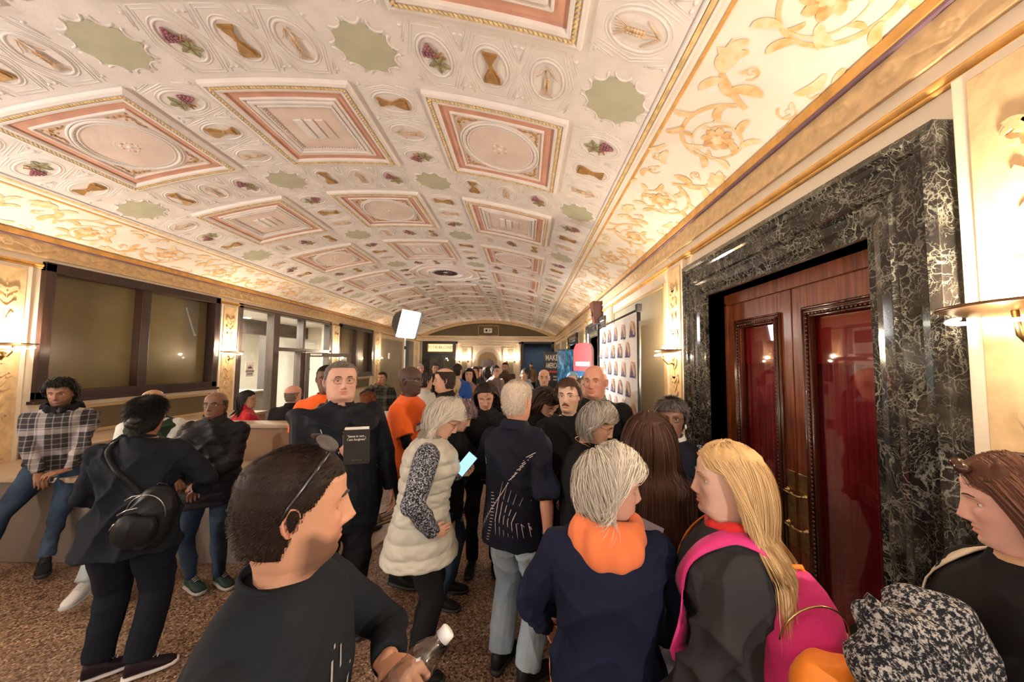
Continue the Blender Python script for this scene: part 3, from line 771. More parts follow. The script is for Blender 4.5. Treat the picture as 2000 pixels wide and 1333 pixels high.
# centre composition
def rectframe(mb,x0,x1,z0,z1,t,p,m=0):
    for A,B,C,D in ((x0,x1,z0,z0+t),(x0,x1,z1-t,z1),(x0,x0+t,z0,z1),(x1-t,x1,z0,z1)): mb.bbox(A,B,yy-p,yy,C,D,.006,m)
mb=MB(); rectframe(mb,-3.72,-.28,.0,2.96,.10,.06); rectframe(mb,-3.45,-.55,.0,2.80,.05,.04)
for x in (-2.98,-1.12): mb.bbox(x-.09,x+.09,yy-.05,yy,0,2.68,.006)
rectframe(mb,-3.42,-3.08,.1,2.66,.03,.03); rectframe(mb,-1.0,-.62,.1,2.66,.03,.03)
mb.build('panel_moulding',M['cream'],WF)
for x0_,x1_ in ((-3.38,-3.10),(-.97,-.66)): MB().box(x0_,x1_,yy-.012,yy,.15,2.62).build('wall_panel',M['greypanel'],WF)
mb=MB(); rot=Matrix.Rotation(PI/2,3,'X')
def archstrip(r0,r1,p,zc=1.93,m=0,base=0):
    V=[];Fc=[];n=24
    P=[(-2.02+r*math.cos(PI*k/n),r,k) for r in(r0,r1) for k in range(n+1)]
    for r in (r0,r1):
        for dep in (yy-p,yy):
            V+=[(-2.02+r,dep,base)]+[(-2.02+r*math.cos(PI*k/n),dep,zc+r*math.sin(PI*k/n)) for k in range(n+1)]+[(-2.02-r,dep,base)]
    K=n+3
    for i in range(K-1):
        Fc+= [(i,i+1,2*K+i+1,2*K+i),(i,i+1,K+i+1,K+i),(2*K+i,2*K+i+1,3*K+i+1,3*K+i)]
    mb.add(V,Fc,m)
archstrip(.56,.70,.09); archstrip(.50,.56,.05)
mb.build('niche_arch',M['cream'],WF)
# dark doors in the niche
mb=MB(); V=[(-2.02+.50*math.cos(PI*k/20),yy-.02,1.93+.50*math.sin(PI*k/20)) for k in range(21)]+[(-2.52,yy-.02,0),(-1.52,yy-.02,0)]
mb.add(V,[tuple(range(23))],0); mb.build('niche_back',M['ochre'],WF)
mb=MB(); V=[(-2.02+.36*math.cos(PI*k/20),yy-.035,1.72+.36*math.sin(PI*k/20)) for k in range(21)]+[(-2.38,yy-.035,0),(-1.66,yy-.035,0)]
mb.add(V,[tuple(range(23))],0); nd=mb.build('niche_door',M['mahogd'],WF)
MB().box(-2.30,-1.74,yy-.045,yy-.036,.9,1.55).build('door_panel',mat('niche_red_panel',(.28,.07,.03),.5),nd)
mb=MB()
for k in range(5): mb.tube([(-2.22+.1*k,yy-.05,1.62),(-2.22+.1*k,yy-.05,1.85)],.010,5)
mb.build('grille_bars',M['brass'],nd)
# left far doors with lit sign
D6=empty('door_6',(0,0,0)); struct(D6,'black double doors under the lit balcony sign','door')
x0_,x1_=-5.25,-3.85
mb=MB(); mb.bbox(x0_-.25,x0_,yy-.07,yy,0,3.0,.006).bbox(x1_,x1_+.12,yy-.07,yy,0,3.0,.006).bbox(x0_,x1_,yy-.07,yy,2.87,3.0,.006).bbox(x0_-.02,x1_+.02,yy-.04,yy+.1,2.28,2.40,.006); mb.build('door_frame',M['blackframe'],D6)
xc=(x0_+x1_)/2
for a,b in ((x0_,xc-.01),(xc+.01,x1_)):
    L=MB().bbox(a,a+.13,yy+.0,yy+.05,0,2.28,.004).bbox(b-.13,b,yy,yy+.05,0,2.28,.004).bbox(a+.13,b-.13,yy,yy+.05,2.1,2.28,.004).bbox(a+.13,b-.13,yy,yy+.05,0,.3,.004).build('door_leaf',M['blackframe'],D6)
    MB().box(a+.13,b-.13,yy+.02,yy+.026,.3,2.1).build('door_pane',M['glass'],L)
MB().box(x0_,x1_,yy+.02,yy+.03,2.40,2.87).build('sign_glass',M['signglow'],D6)
MB().bbox(x0_,x1_,yy-.02,yy+.02,2.40,2.44,.004).bbox(x0_,x1_,yy-.02,yy+.02,2.83,2.87,.004).bbox(x0_,x0_+.05,yy-.02,yy+.02,2.4,2.87,.004).bbox(x1_-.05,x1_,yy-.02,yy+.02,2.4,2.87,.004).build('sign_border',M['goldline'],D6)
text('TO THE BALCONIES',.24,lambda u,v,d:(xc+u*.62,yy+.012-d,2.66+v),M['bronze'],D6,'sign_lettering')
mb=MB(); mb.box(-6.0,-3.3,yy+2.9,yy+3.0,0,3.2).box(-6,-5.9,yy+.25,yy+3,0,3.2).box(-3.3,-3.2,yy+.25,yy+3,0,3.2).box(-6,-3.2,yy+.25,yy+3,3.1,3.2)
struct(mb.build('wall_stairhall',mat('stairhall_paint',(.35,.29,.24),.7,bmp=0)),'brown stair hall wall seen through the black double doors','wall')
light('stairhall_light','POINT',(-4.8,yy+1.2,2.8),9,(1,.8,.55),.08)
# right far opening to slate room
D7=empty('door_7'); struct(D7,'dark framed opening to the slate grey side room','door')
mb=MB(); mb.bbox(-.25,-.10,yy-.07,yy+.02,0,2.99,.006).bbox(1.38,1.5,yy-.07,yy+.02,0,2.99,.006).bbox(-.25,1.5,yy-.07,yy+.02,2.88,2.99,.006).build('door_frame',M['blackframe'],D7)
mb=MB(); mb.box(-.5,2.4,yy+3.2,yy+3.3,0,3.2).box(-.5,-.4,yy+.25,yy+3.2,0,3.2).box(2.3,2.4,yy+.25,yy+3.2,0,3.2).box(-.5,2.4,yy+.25,yy+3.2,3.1,3.2)
struct(mb.build('wall_sideroom',M['blueroom']),'slate grey wall of the side room beyond the far wall','wall')
# ---- ledge along the left wall and low wall
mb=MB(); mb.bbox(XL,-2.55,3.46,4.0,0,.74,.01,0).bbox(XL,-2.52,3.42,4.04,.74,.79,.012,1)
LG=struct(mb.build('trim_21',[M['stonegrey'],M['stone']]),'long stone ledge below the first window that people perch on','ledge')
mb=MB(); mb.bbox(-4.15,-1.80,4.20,4.38,0,1.12,.01,0).bbox(-4.18,-1.77,4.16,4.42,1.12,1.17,.012,1)
LW=struct(mb.build('wall_low',[M['lowwall'],M['stone']]),'brown low wall with stone coping in front of the glass entrance','wall')
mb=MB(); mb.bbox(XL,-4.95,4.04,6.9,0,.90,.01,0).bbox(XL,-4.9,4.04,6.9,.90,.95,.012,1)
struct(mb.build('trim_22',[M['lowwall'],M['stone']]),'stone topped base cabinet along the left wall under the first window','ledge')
# baseboards
struct(MB().bbox(XR-.03,XR,3.5,6.8,0,.25,.008).bbox(XR-.03,XR,9.1,10.8,0,.25,.008).bbox(XR-.03,XR,13.1,Y1,0,.25,.008).bbox(XR-.03,XR,-5,1.25,0,.25,.008).build('baseboard_right',M['marble']),'dark marble baseboard on the right wall','baseboard')
struct(MB().bbox(XL,XL+.03,10.3,16.5,0,.25,.008).build('baseboard_left',M['marble']),'dark marble baseboard on the left wall','baseboard')
# ================= OBJECTS =================
def sconce(side,y,label,z=2.02,far=False,x=None,pw=1.0,col=None):
    col=col or SCONCE_C
    # wall at x; light shines upward from a crescent plate
    if side=='right': base=Vector((XR-.055,y,z)); rz=PI/2+PI/2
    elif side=='left': base=Vector((XL+.055,y,z)); rz=0
    else: base=Vector((x,Y1-.05,z)); rz=-PI/2
    o=empty('wall_sconce',base,rz); tag(o,label,'lamp','uplighter wall sconces')
    # local: +x away from wall
    c=.14 if not far else .10; k=1 if not far else .75
    mb=MB(); mb.lathe([(.0,.0),(.045,.0),(.05,.006),(.03,.012),(.012,.02),(.0,.03)],18,rot=Matrix.Rotation(PI/2,3,'Y'),c=(0,0,-.13)); mb.build('wall_plate',M['brass'],o)
    mb=MB(); mb.tube([(.02,0,-.13),(.07,0,-.14),(.12,0,-.09),(.13,0,-.02)],.008,8); mb.build('arm',M['brass'],o)
    # crescent plate: wide shallow dish
    mb=MB(); n=24; V=[];Fc=[]
    for k_ in range(n+1):
        t=-PI/2+PI*k_/n; V+=[(.03+.19*math.cos(t),.235*math.sin(t),0),(.03+.14*math.cos(t),.19*math.sin(t),-.018),(.03,.10*math.sin(t),-.024)]
    for k_ in range(n): Fc+=[(3*k_,3*k_+1,3*k_+4,3*k_+3),(3*k_+1,3*k_+2,3*k_+5,3*k_+4)]
    mb.add(V,Fc,0,True)
    mb.tube([(.03+.19*math.cos(-PI/2+PI*q/20),.235*math.sin(-PI/2+PI*q/20),.002) for q in range(21)],.006,6)
    mb.build('dish',M['bronze'],o)
    mb=MB(); mb.tube([(.03+.16*math.cos(-PI/2+PI*q/20),.215*math.sin(-PI/2+PI*q/20),-.018-.035*math.cos(-PI/2+PI*q/20)) for q in range(21)],.007,6)
    mb.build('glass_rim',emis('lit_glass_rim',(1,.86,.62),2.2) if 'rim' not in M else M['rim'],o)
    b=MB().sph((.09,0,.035),(.025,.07,.02),10,6).build('bulb',M['bulb'],o)
    l=light('sconce_light','POINT',(.10,0,.085),SCONCE_W*pw,col,.035); l.parent=o
    l2=light('sconce_glow','POINT',(.20,0,-.06),SCONCE_W*.10*pw,SCONCE_C,.03); l2.parent=o
    return o
M['rim']=emis('lit_glass_rim',(1,.86,.62),2.2)
sconce('right',1.03,'brass crescent sconce at the right edge beside the marble surround',z=2.08)
sconce('right',3.72,'brass crescent sconce between the marble surround and the logo backdrop',z=2.03)
sconce('right',9.4,'sconce on the right wall between the two far dark doorways',z=2.03,pw=.6)
sconce('right',13.4,'farthest sconce on the right wall near the wall screen',z=2.03,pw=.6)
sconce('left',3.80,'crescent sconce at the left edge beside the first dark window',z=2.06)
sconce('left',6.71,'crescent sconce between the first window and the glass entrance',z=2.06)
sconce('left',10.52,'crescent sconce right of the glass entrance',z=2.06,pw=.75)
sconce('left',13.45,'crescent sconce past the second dark window',z=2.06,pw=.6)
sconce('far',0,'left of the four sconces on the far wall',z=2.05,x=-3.52,far=True,pw=.35)
sconce('far',0,'second sconce from the left on the far wall',z=2.05,x=-3.06,far=True,pw=.35)
sconce('far',0,'third sconce from the left on the far wall',z=2.05,x=-1.0,far=True,pw=.35)
sconce('far',0,'rightmost of the four sconces on the far wall',z=2.05,x=-.60,far=True,pw=.35)
# sconces of the same kind behind the photographer keep the near vault lit
for s_,y_ in (('right',-1.9),('left',1.1),('left',-1.6)): sconce(s_,y_,'crescent sconce outside the view on the %s wall, %s'%(s_,'nearer the camera' if y_>0 else 'behind the camera'),z=2.04,pw=2.6,col=(1,.93,.87))
# LED softbox on stand
sb=empty('softbox_light',(-3.10,9.2,0)); tag(sb,'bright square softbox lamp on a tall white light stand','lamp')
MB().tube([(0,0,.0),(0,0,2.8)],.014,10).build('pole',M['white'],sb)
mb=MB()
for k in range(3):
    t=2*PI*k/3+.4; mb.tube([(0,0,.75),(.42*math.cos(t),.42*math.sin(t),.02)],.010,8)
mb.build('tripod_legs',M['white'],sb)
for z in(1.5,2.25): MB().lathe([(.0,-.04),(.024,-.04),(.024,.04),(.0,.04)],12,c=(0,0,z)).tube([(0,0,z),(.06,0,z)],.008,6).build('collar',M['blackpl'],sb)
hd=empty('lamp_head',(.0,0,2.88)); hd.parent=sb
dirv=Vector((4.2,-1.7,-1.3)).normalized()
hd.rotation_euler=dirv.to_track_quat('Z','Y').to_euler()
mb=MB(); a,b=.16,.36
V=[(-a,-a,-.28),(a,-a,-.28),(a,a,-.28),(-a,a,-.28),(-b,-b,.16),(b,-b,.16),(b,b,.16),(-b,b,.16)]
mb.add(V,[(0,1,2,3),(0,1,5,4),(1,2,6,5),(2,3,7,6),(3,0,4,7)]); mb.bbox(-.10,.10,-.10,.10,-.36,-.28,.01)
mb.tube([(-.1,0,-.3),(0,.0,-.42),(.1,0,-.3)],.01,6)
mb.build('hood',M['blackpl'],hd)
MB().box(-b+.01,b-.01,-b+.01,b-.01,.10,.115).build('diffuser',M['softface'],hd)
l=light('softbox_beam','AREA',(0,0,.19),105,(1,.93,.86),.56,(PI,0,0),.56,1.0); l.parent=hd
# step-and-repeat backdrop
XB=1.24; ba,bb=3.95,6.05; bt=2.46
B=empty('logo_backdrop',(XB,ba,0)); tag(B,'white step-and-repeat backdrop with sunrise skyline logos on a black stand','backdrop')
W=bb-ba
me=MB(); V=[];Fc=[]
for i in range(31):
    for j in range(2): V.append((.008*math.sin(i*.9),.02+(W-.02)*i/30,.08 if j==0 else bt))
for i in range(30): Fc.append((2*i,2*i+1,2*i+3,2*i+2))
me.add(V,Fc,0,True); me.build('banner_sheet',mat('white_banner_vinyl',(.84,.80,.78),.5,var=.02,bmp=0),B)
for y in(-.03,W+.02):
    MB().tube([(0,y,0),(0,y,bt+.06)],.022,10).build('upright',M['blackpl'],B)
    MB().bbox(-.03,.03,y-.03,y+.03,bt+.0,bt+.09,.008).build('corner_clamp',M['blackpl'],B)
    MB().bbox(-.20,.20,y-.04,y+.04,0,.02,.005).build('foot_plate',M['blackpl'],B)
MB().tube([(0,-.03,bt+.03),(0,W+.02,bt+.03)],.014,8).build('crossbar',M['blackpl'],B)
MB().tube([(0,-.055,.9),(0,-.055,bt-.1)],.012,8).build('steel_tube',M['steel'],B)
def logo():
    mb=MB(); f=lambda u,v,d:(-d,u,v)
    for r,m in ((.105,0),(.086,1)):
        ribbon(mb,[(r*.68*math.cos(PI*k/16),r*1.25*math.sin(PI*k/16)) for k in range(17)],[.016]*17,f,m,.003)
    for k in range(1,9):
        t=PI*k/9; ribbon(mb,[(.03*math.cos(t),.05*math.sin(t)),(.052*math.cos(t),.10*math.sin(t))],[.006,.009],f,0,.003)
    for (x,w_,h) in ((-.045,.014,.035),(-.028,.012,.05),(-.012,.012,.038),(.003,.013,.078),(.018,.01,.10),(.031,.012,.06),(.046,.012,.04)):
        ribbon(mb,[(x,-.005),(x,h)],[w_,w_*.8],f,2,.005)
    ribbon(mb,[(-.07,-.008),(.07,-.008)],[.018,.018],f,2,.005)
    return mb.mesh('skyline_logo',[mat('logo_orange_ink',(.85,.45,.20),.6),mat('logo_pink_ink',(.80,.55,.50),.6),mat('logo_navy_ink',(.07,.06,.22),.6)])
lg=logo()
for r in range(9):
    for c in range(6):
        y=.20+c*.38+(.19 if r%2 else 0); z=2.22-r*.235
        if y>W-.1: continue
        o=link('skyline_logo',lg,B,(-.012,y,z)); o.scale=(1,1.22,1.22)
# feature: brown wall speaker above the second doorway
sp=empty('wall_speaker',(XR-.13,7.55,2.98)); tag(sp,'reddish brown wedge speaker mounted over the second marble doorway','speaker')
mb=MB(); V=[(-.09,-.17,.20),(.13,-.17,.20),(.13,.17,.20),(-.09,.17,.20),(-.04,-.12,-.25),(.13,-.12,-.25),(.13,.12,-.25),(-.04,.12,-.25)]
mb.add(V,[(0,1,2,3),(4,5,6,7),(0,1,5,4),(1,2,6,5),(2,3,7,6),(3,0,4,7)]); mb.build('speaker_body',mat('oxblood_paint',(.10,.018,.012),.35),sp)
mb=MB(); mb.lathe([(0,.0),(.05,0),(.055,.008)],16,rot=Matrix.Rotation(-PI/2,3,'Y'),c=(-.075,0,-.06)).build('driver',M['blackpl'],sp)
# roll-up banner red over blue
rb=empty('rollup_banner',(1.36,8.6,0)); tag(rb,'rounded roll-up banner, red top and blue below with white lettering','banner')
rb.rotation_euler=(0,0,math.radians(-68))
mb=MB(); n=14;V=[];Fc=[];P=[]
prof=[(-.42,.1),(-.42,2.15)]+[(-.42+.22*(1-math.cos(PI/2*k/6)),2.15+.22*math.sin(PI/2*k/6)) for k in range(1,7)]+[(.2+.22*math.sin(PI/2*k/6),2.15+.22*math.cos(PI/2*k/6)) for k in range(0,7)]+[(.42,.1)]
def cut(P,z0,z1): 
    out=[]
    for i in range(len(P)):
        a=P[i];b=P[(i+1)%len(P)]
        if z0<=a[1]<=z1: out.append(a)
        for zc in (z0,z1):
            if (a[1]-zc)*(b[1]-zc)<0: t=(zc-a[1])/(b[1]-a[1]); out.append((a[0]+(b[0]-a[0])*t,zc))
    return out
fnb=lambda u,v,d:(u,d,v)
MB().prism(prof,.0,.05,fnb).build('banner_frame',M['white'],rb)
MB().prism(cut(prof,1.70,2.4),-.006,-.001,fnb).build('red_section',mat('banner_red_ink',(.45,.008,.015),.7),rb)
MB().prism(cut(prof,.12,1.70),-.006,-.001,fnb).build('blue_section',mat('banner_blue_ink',(.008,.10,.27),.7),rb)
MB().box(-.30,.34,-.012,-.006,1.82,1.92).build('white_wordmark',M['white'],rb)
text('LIVE',.44,lambda u,v,d:(u*.55,-.010-d,1.40+v*1.0),M['white'],rb,'lettering',bold=2)
MB().bbox(-.45,.45,-.12,.17,0,.10,.01).build('banner_base',M['steel'],rb)
# wall screen with blue glow
tv=empty('wall_screen',(1.26,10.9,0)); tv.rotation_euler=(0,0,math.radians(-55)); tag(tv,'tall blue-lit display screen on a black stand','screen')
MB().bbox(-.44,.44,-.03,.03,1.05,2.30,.01).build('screen_bezel',M['blackpl'],tv)
def scr():
    m,nt,b=newmat('screen_picture'); c=coords(nt,'Object',(5,5,1.6))
    nz=N(nt,'ShaderNodeTexNoise'); nz.inputs['Scale'].default_value=1.5; nz.inputs['Detail'].default_value=6; nz.inputs['Distortion'].default_value=2.5; nt.links.new(c,nz.inputs['Vector'])
    r=ramp(nt,[(.40,(.006,.03,.06)),(.55,(.02,.16,.30)),(.72,(.25,.55,.70))]); nt.links.new(nz.outputs[0],r.inputs[0]); nt.links.new(r.outputs[0],b.inputs['Emission Color']); b.inputs['Emission Strength'].default_value=.55
    b.inputs['Base Color'].default_value=(.01,.02,.03,1); b.inputs['Roughness'].default_value=.2; return m
MB().box(-.42,.42,-.034,-.03,1.07,2.28).build('screen_panel',scr(),tv)
MB().tube([(0,.05,0),(0,.05,1.6)],.03,10).bbox(-.3,.3,-.2,.25,0,.03,.006).build('stand',M['blackpl'],tv)
# poster on stand: MAKE AMERICA
po=empty('poster_stand',(1.18,16.2,0)); tag(po,'black poster reading MAKE AMERICA in white block letters with a red line','poster')
po.rotation_euler=(0,0,math.radians(-6))
MB().bbox(-.36,.36,-.015,.02,.35,2.38,.006).build('poster_board',M['blackpl'],po)
wt=M['white']
text('MAKE',.37,lambda u,v,d:(u*.60,-.02-d,2.10+v),wt,po,'lettering',bold=3)
text('AMERICA',.34,lambda u,v,d:(u*.38,-.02-d,1.75+v),wt,po,'lettering',bold=3)
MB().box(-.28,.28,-.022,-.016,1.44,1.52).build('red_line',mat('poster_red_ink',(.65,.06,.03),.5),po)
for q,(x,z) in enumerate(((-.17,1.26),(.17,1.26),(-.17,1.12),(.17,1.12))): MB().box(x-.11,x+.11,-.020,-.016,z-.035,z+.035).build('small_print',mat('poster_grey_ink',(.45,.45,.45),.6),po)
MB().tube([(-.3,.05,0),(0,.02,.5)],.012,6).tube([(.3,.05,0),(0,.02,.5)],.012,6).build('stand_legs',M['blackpl'],po)
# emergency light and alarms
el=empty('exit_light',(-2.02,Y1-.055,3.57)); tag(el,'small white emergency light box centred above the far entablature','emergency light')
MB().bbox(-.22,.22,-.06,.03,-.13,.13,.03).build('housing',M['white'],el); MB().lathe([(0,0),(.05,0),(.055,.01)],14,rot=Matrix.Rotation(PI/2,3,'X'),c=(-.08,-.06,0)).build('lens',M['blackpl'],el); MB().lathe([(0,0),(.03,0),(.035,.01)],14,rot=Matrix.Rotation(PI/2,3,'X'),c=(.10,-.06,0)).build('lens',M['blackpl'],el)
fa=empty('fire_alarm',(XL+.03,14.7,2.12)); tag(fa,'white fire alarm strobe on the grey panelled left wall','alarm')
MB().bbox(-.03,.02,-.07,.07,-.12,.12,.012).build('alarm_body',M['white'],fa); MB().bbox(.02,.05,-.03,.03,-.08,.02,.008).build('strobe_lens',M['glass'],fa)
fe=empty('fire_extinguisher',(-5.74+.0,9.62,1.05)); 
tag(fe,'red fire extinguisher hanging behind the open glass door','fire extinguisher'); fe.location=(-6.6,10.6,.95)
MB().lathe([(0,0),(.065,0),(.075,.02),(.075,.36),(.05,.42),(.025,.45),(.025,.48),(0,.48)],16).build('cylinder',M['red'],fe)
MB().lathe([(.076,.15),(.0765,.15),(.0765,.30),(.076,.30)],16).build('instruction_label',M['white'],fe)
MB().bbox(-.02,.02,-.02,.10,.48,.52,.005).tube([(0,.0,.5),(0,-.08,.46),(0,-.11,.3),(0,-.10,.15)],.010,6).build('valve_hose',M['blackpl'],fe)
MB().bbox(-.09,.09,.06,.10,-.9,.4,.01).build('post',M['offwhite'],fe)
# notices on the glass
def notice(x,y,z,label,rz=PI/2,big=True,txt=('WATCH','PARTY'),par=None):
    o=empty('notice_sheet',(x,y,z),rz); tag(o,label,'notice')
    MB().box(-.10,.10,-.002,0,-.15,.15).build('paper',M['white'],o)
    f=lambda u,v,d:(u,-.004-d,v)
    mb=MB(); ribbon(mb,[(.055*math.cos(PI*k/12),.03+.055*math.sin(PI*k/12)) for k in range(13)],[.010]*13,f,0,0)
    for (a,w_,h) in ((-.03,.02,.03),(0,.02,.05),(.025,.02,.035)): ribbon(mb,[(a,.02),(a,.02+h)],[w_,w_],f,1,0)
    ribbon(mb,[(-.06,.022),(.06,.022)],[.02,.02],f,1,0); mb.build('skyline_mark',[mat('logo_orange_ink',(1,1,1)),mat('logo_navy_ink',(1,1,1))],o)
    text(txt[0],.05,lambda u,v,d:(u*.9,-.004-d,-.045+v),M['blackpl'],o,'lettering',bold=2); text(txt[1],.05,lambda u,v,d:(u*.9,-.004-d,-.10+v),M['blackpl'],o,'lettering',bold=2)
    return o
notice(XL-.058,7.40,1.72,'white notice with skyline mark taped on the left glass pane',txt=('RESTROOM','DOOR'))
notice(XL-.058,9.35,1.72,'white notice with skyline mark seen through the open glass door',txt=('RESTROOM','DOOR'))
rn=empty('red_notice',(XL-.058,9.35,2.0),PI/2); tag(rn,'small notice with red printing above the skyline notice on the glass','notice')
MB().box(-.08,.08,-.002,0,-.10,.10).build('paper',M['white'],rn); 
for x in(-.035,.035): MB().box(x-.015,x+.015,-.004,-.0025,-.08,.07).build('red_bar',M['red'],rn)
# table with folding legs beyond the glasses man
tb=empty('folding_table',(-1.75,5.0,0),math.radians(8)); tag(tb,'folding table with pale top and crossed metal legs behind the man holding a book','table')
tb.location=(-1.92,4.6,0); tb.scale=(.5,1,1)
MB().bbox(-.62,.62,-.38,.38,.90,.945,.01).build('tabletop',mat('pale_table_laminate',(.50,.40,.30),.4),tb)
[MB().bbox(-.60,.60,a-.01,a+.01,.85,.90,.004).build('table_rail',M['brass'],tb) for a in (-.36,.36)]
for sx in(-1,1):
    for y_ in (-.33,.33): MB().tube([(sx*.55,y_,.88),(-sx*.45,y_,.02)],.014,8).build('leg',M['brass'],tb)
bx=empty('cardboard_box',(-1.95,4.6,.945),.2); tag(bx,'open white cardboard carton on the pale folding table','box')
MB().bbox(-.2,.2,-.14,.14,0,.20,.004).build('carton',mat('pale_cardboard',(.62,.55,.47),.7),bx); MB().bbox(-.2,.2,.13,.15,.2,.3,.003).build('flap',mat('pale_cardboard',(1,1,1)),bx)
# small table behind low wall with papers / office counter
oc_=empty('office_counter',(-7.3,9.0,0)); tag(oc_,'grey office counter with pale top behind the glass entrance','counter')
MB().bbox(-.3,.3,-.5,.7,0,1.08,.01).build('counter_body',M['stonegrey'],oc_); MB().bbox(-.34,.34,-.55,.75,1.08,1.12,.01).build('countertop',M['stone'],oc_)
ra=empty('radiator',(XL-3.25,7.3,.0)); tag(ra,'white ribbed radiator cover along the office wall','radiator')
mb=MB(); mb.bbox(-.1,.1,-1.2,1.9,0,.9,.01); ra_=mb.build('radiator_body',M['white'],ra)
mb=MB()
for k in range(30): mb.box(.10,.112,-1.15+k*.1,-1.10+k*.1,.75,.85)
mb.build('radiator_fins',M['stonegrey'],ra)['kind']='stuff'
# cap sitting on the low desk at left
# flat runner / ramp on the floor
rp=empty('floor_ramp',(-1.75,3.9,0),math.radians(0)); tag(rp,'beige ramp panel with strip edging lying on the terrazzo floor','ramp')
mb=MB(); V=[(-.75,-.55,.004),(.05,-.55,.004),(.62,.85,.05),(-.60,.85,.05),(-.75,-.55,0),(.05,-.55,0),(.62,.85,0),(-.60,.85,0)]
mb.add(V,[(0,1,2,3),(4,5,6,7),(0,1,5,4),(1,2,6,5),(2,3,7,6),(3,0,4,7)]); mb.build('ramp_panel',mat('beige_ramp_laminate',(.42,.30,.21),.45,bmp=.05),rp)
for k in range(7):
    a=k*.07
    V=[]
    def zz(y): return .004+.046*(y+.55)/1.4+.006
    x=-.45+a; 
    MB().tube([(x,-.10+a*.6,zz(-.1+a*.6)),(x+.35,.40+a*.3,zz(.4+a*.3)),(x+.62,.84,zz(.84))],[.006]*3,5).build('strip_edging',mat('pale_strip',(.55,.45,.35),.4) if k%2 else M['bronze'],rp)
# ================= PEOPLE: builders =================
def fastmesh(name,V,Q,mats,smooth=True,mi=None,col=None):
    V=np.asarray(V,dtype=np.float32); Q=np.asarray(Q,dtype=np.int32)
    me=bpy.data.meshes.new(name); n=len(Q)
    me.vertices.add(len(V)); me.vertices.foreach_set('co',V.ravel())
    me.loops.add(Q.size); me.loops.foreach_set('vertex_index',Q.ravel())
    me.polygons.add(n); k=Q.shape[1]; me.polygons.foreach_set('loop_start',np.arange(0,n*k,k,dtype=np.int32)); 
    for m in (mats if isinstance(mats,(list,tuple)) else [mats]): me.materials.append(m)
    me.update(calc_edges=True)
    me.polygons.foreach_set('use_smooth',[smooth]*n)
    if mi is not None: me.polygons.foreach_set('material_index',np.asarray(mi,dtype=np.int32))
    if col is not None:
        at_=me.color_attributes.new('Col','FLOAT_COLOR','POINT'); c=np.ones((len(V),4),dtype=np.float32); c[:,:3]=col; at_.data.foreach_set('color',c.ravel())
    return me
def colmat(name,rough,bs=None,bmp=.1,mul=(1,1,1),sss=0,spec=.5,sheen=0,aniso=0):
    if name in _MC: return _MC[name]
    m,nt,b=newmat(name); a=N(nt,'ShaderNodeVertexColor'); a.layer_name='Col'
    nt.links.new(a.outputs[0],b.inputs['Base Color']); b.inputs['Roughness'].default_value=rough; b.inputs['Specular IOR Level'].default_value=spec
    if sss: b.inputs['Subsurface Weight'].default_value=sss; b.inputs['Subsurface Radius'].default_value=(.012,.005,.003); b.inputs['Subsurface Scale'].default_value=.6
    if sheen: b.inputs['Sheen Weight'].default_value=sheen
    if aniso: b.inputs['Anisotropic'].default_value=aniso
    if bs:
        n2=N(nt,'ShaderNodeTexNoise'); n2.inputs['Scale'].default_value=bs; n2.inputs['Detail'].default_value=3
        nt.links.new(coords(nt),n2.inputs['Vector']); bump(nt,b,n2.outputs[0],bmp,.002)
    _MC[name]=m; return m
SKIN=colmat('skin',.55,220,.12,sss=.12,spec=.4)
HAIR=colmat('hair_strands',.6,None,spec=.2,aniso=.4)
EYEW=mat('eye_white',(.72,.68,.64),.15,bmp=0,var=.02); EYEI=mat('eye_iris',(.035,.02,.012),.1,bmp=0)
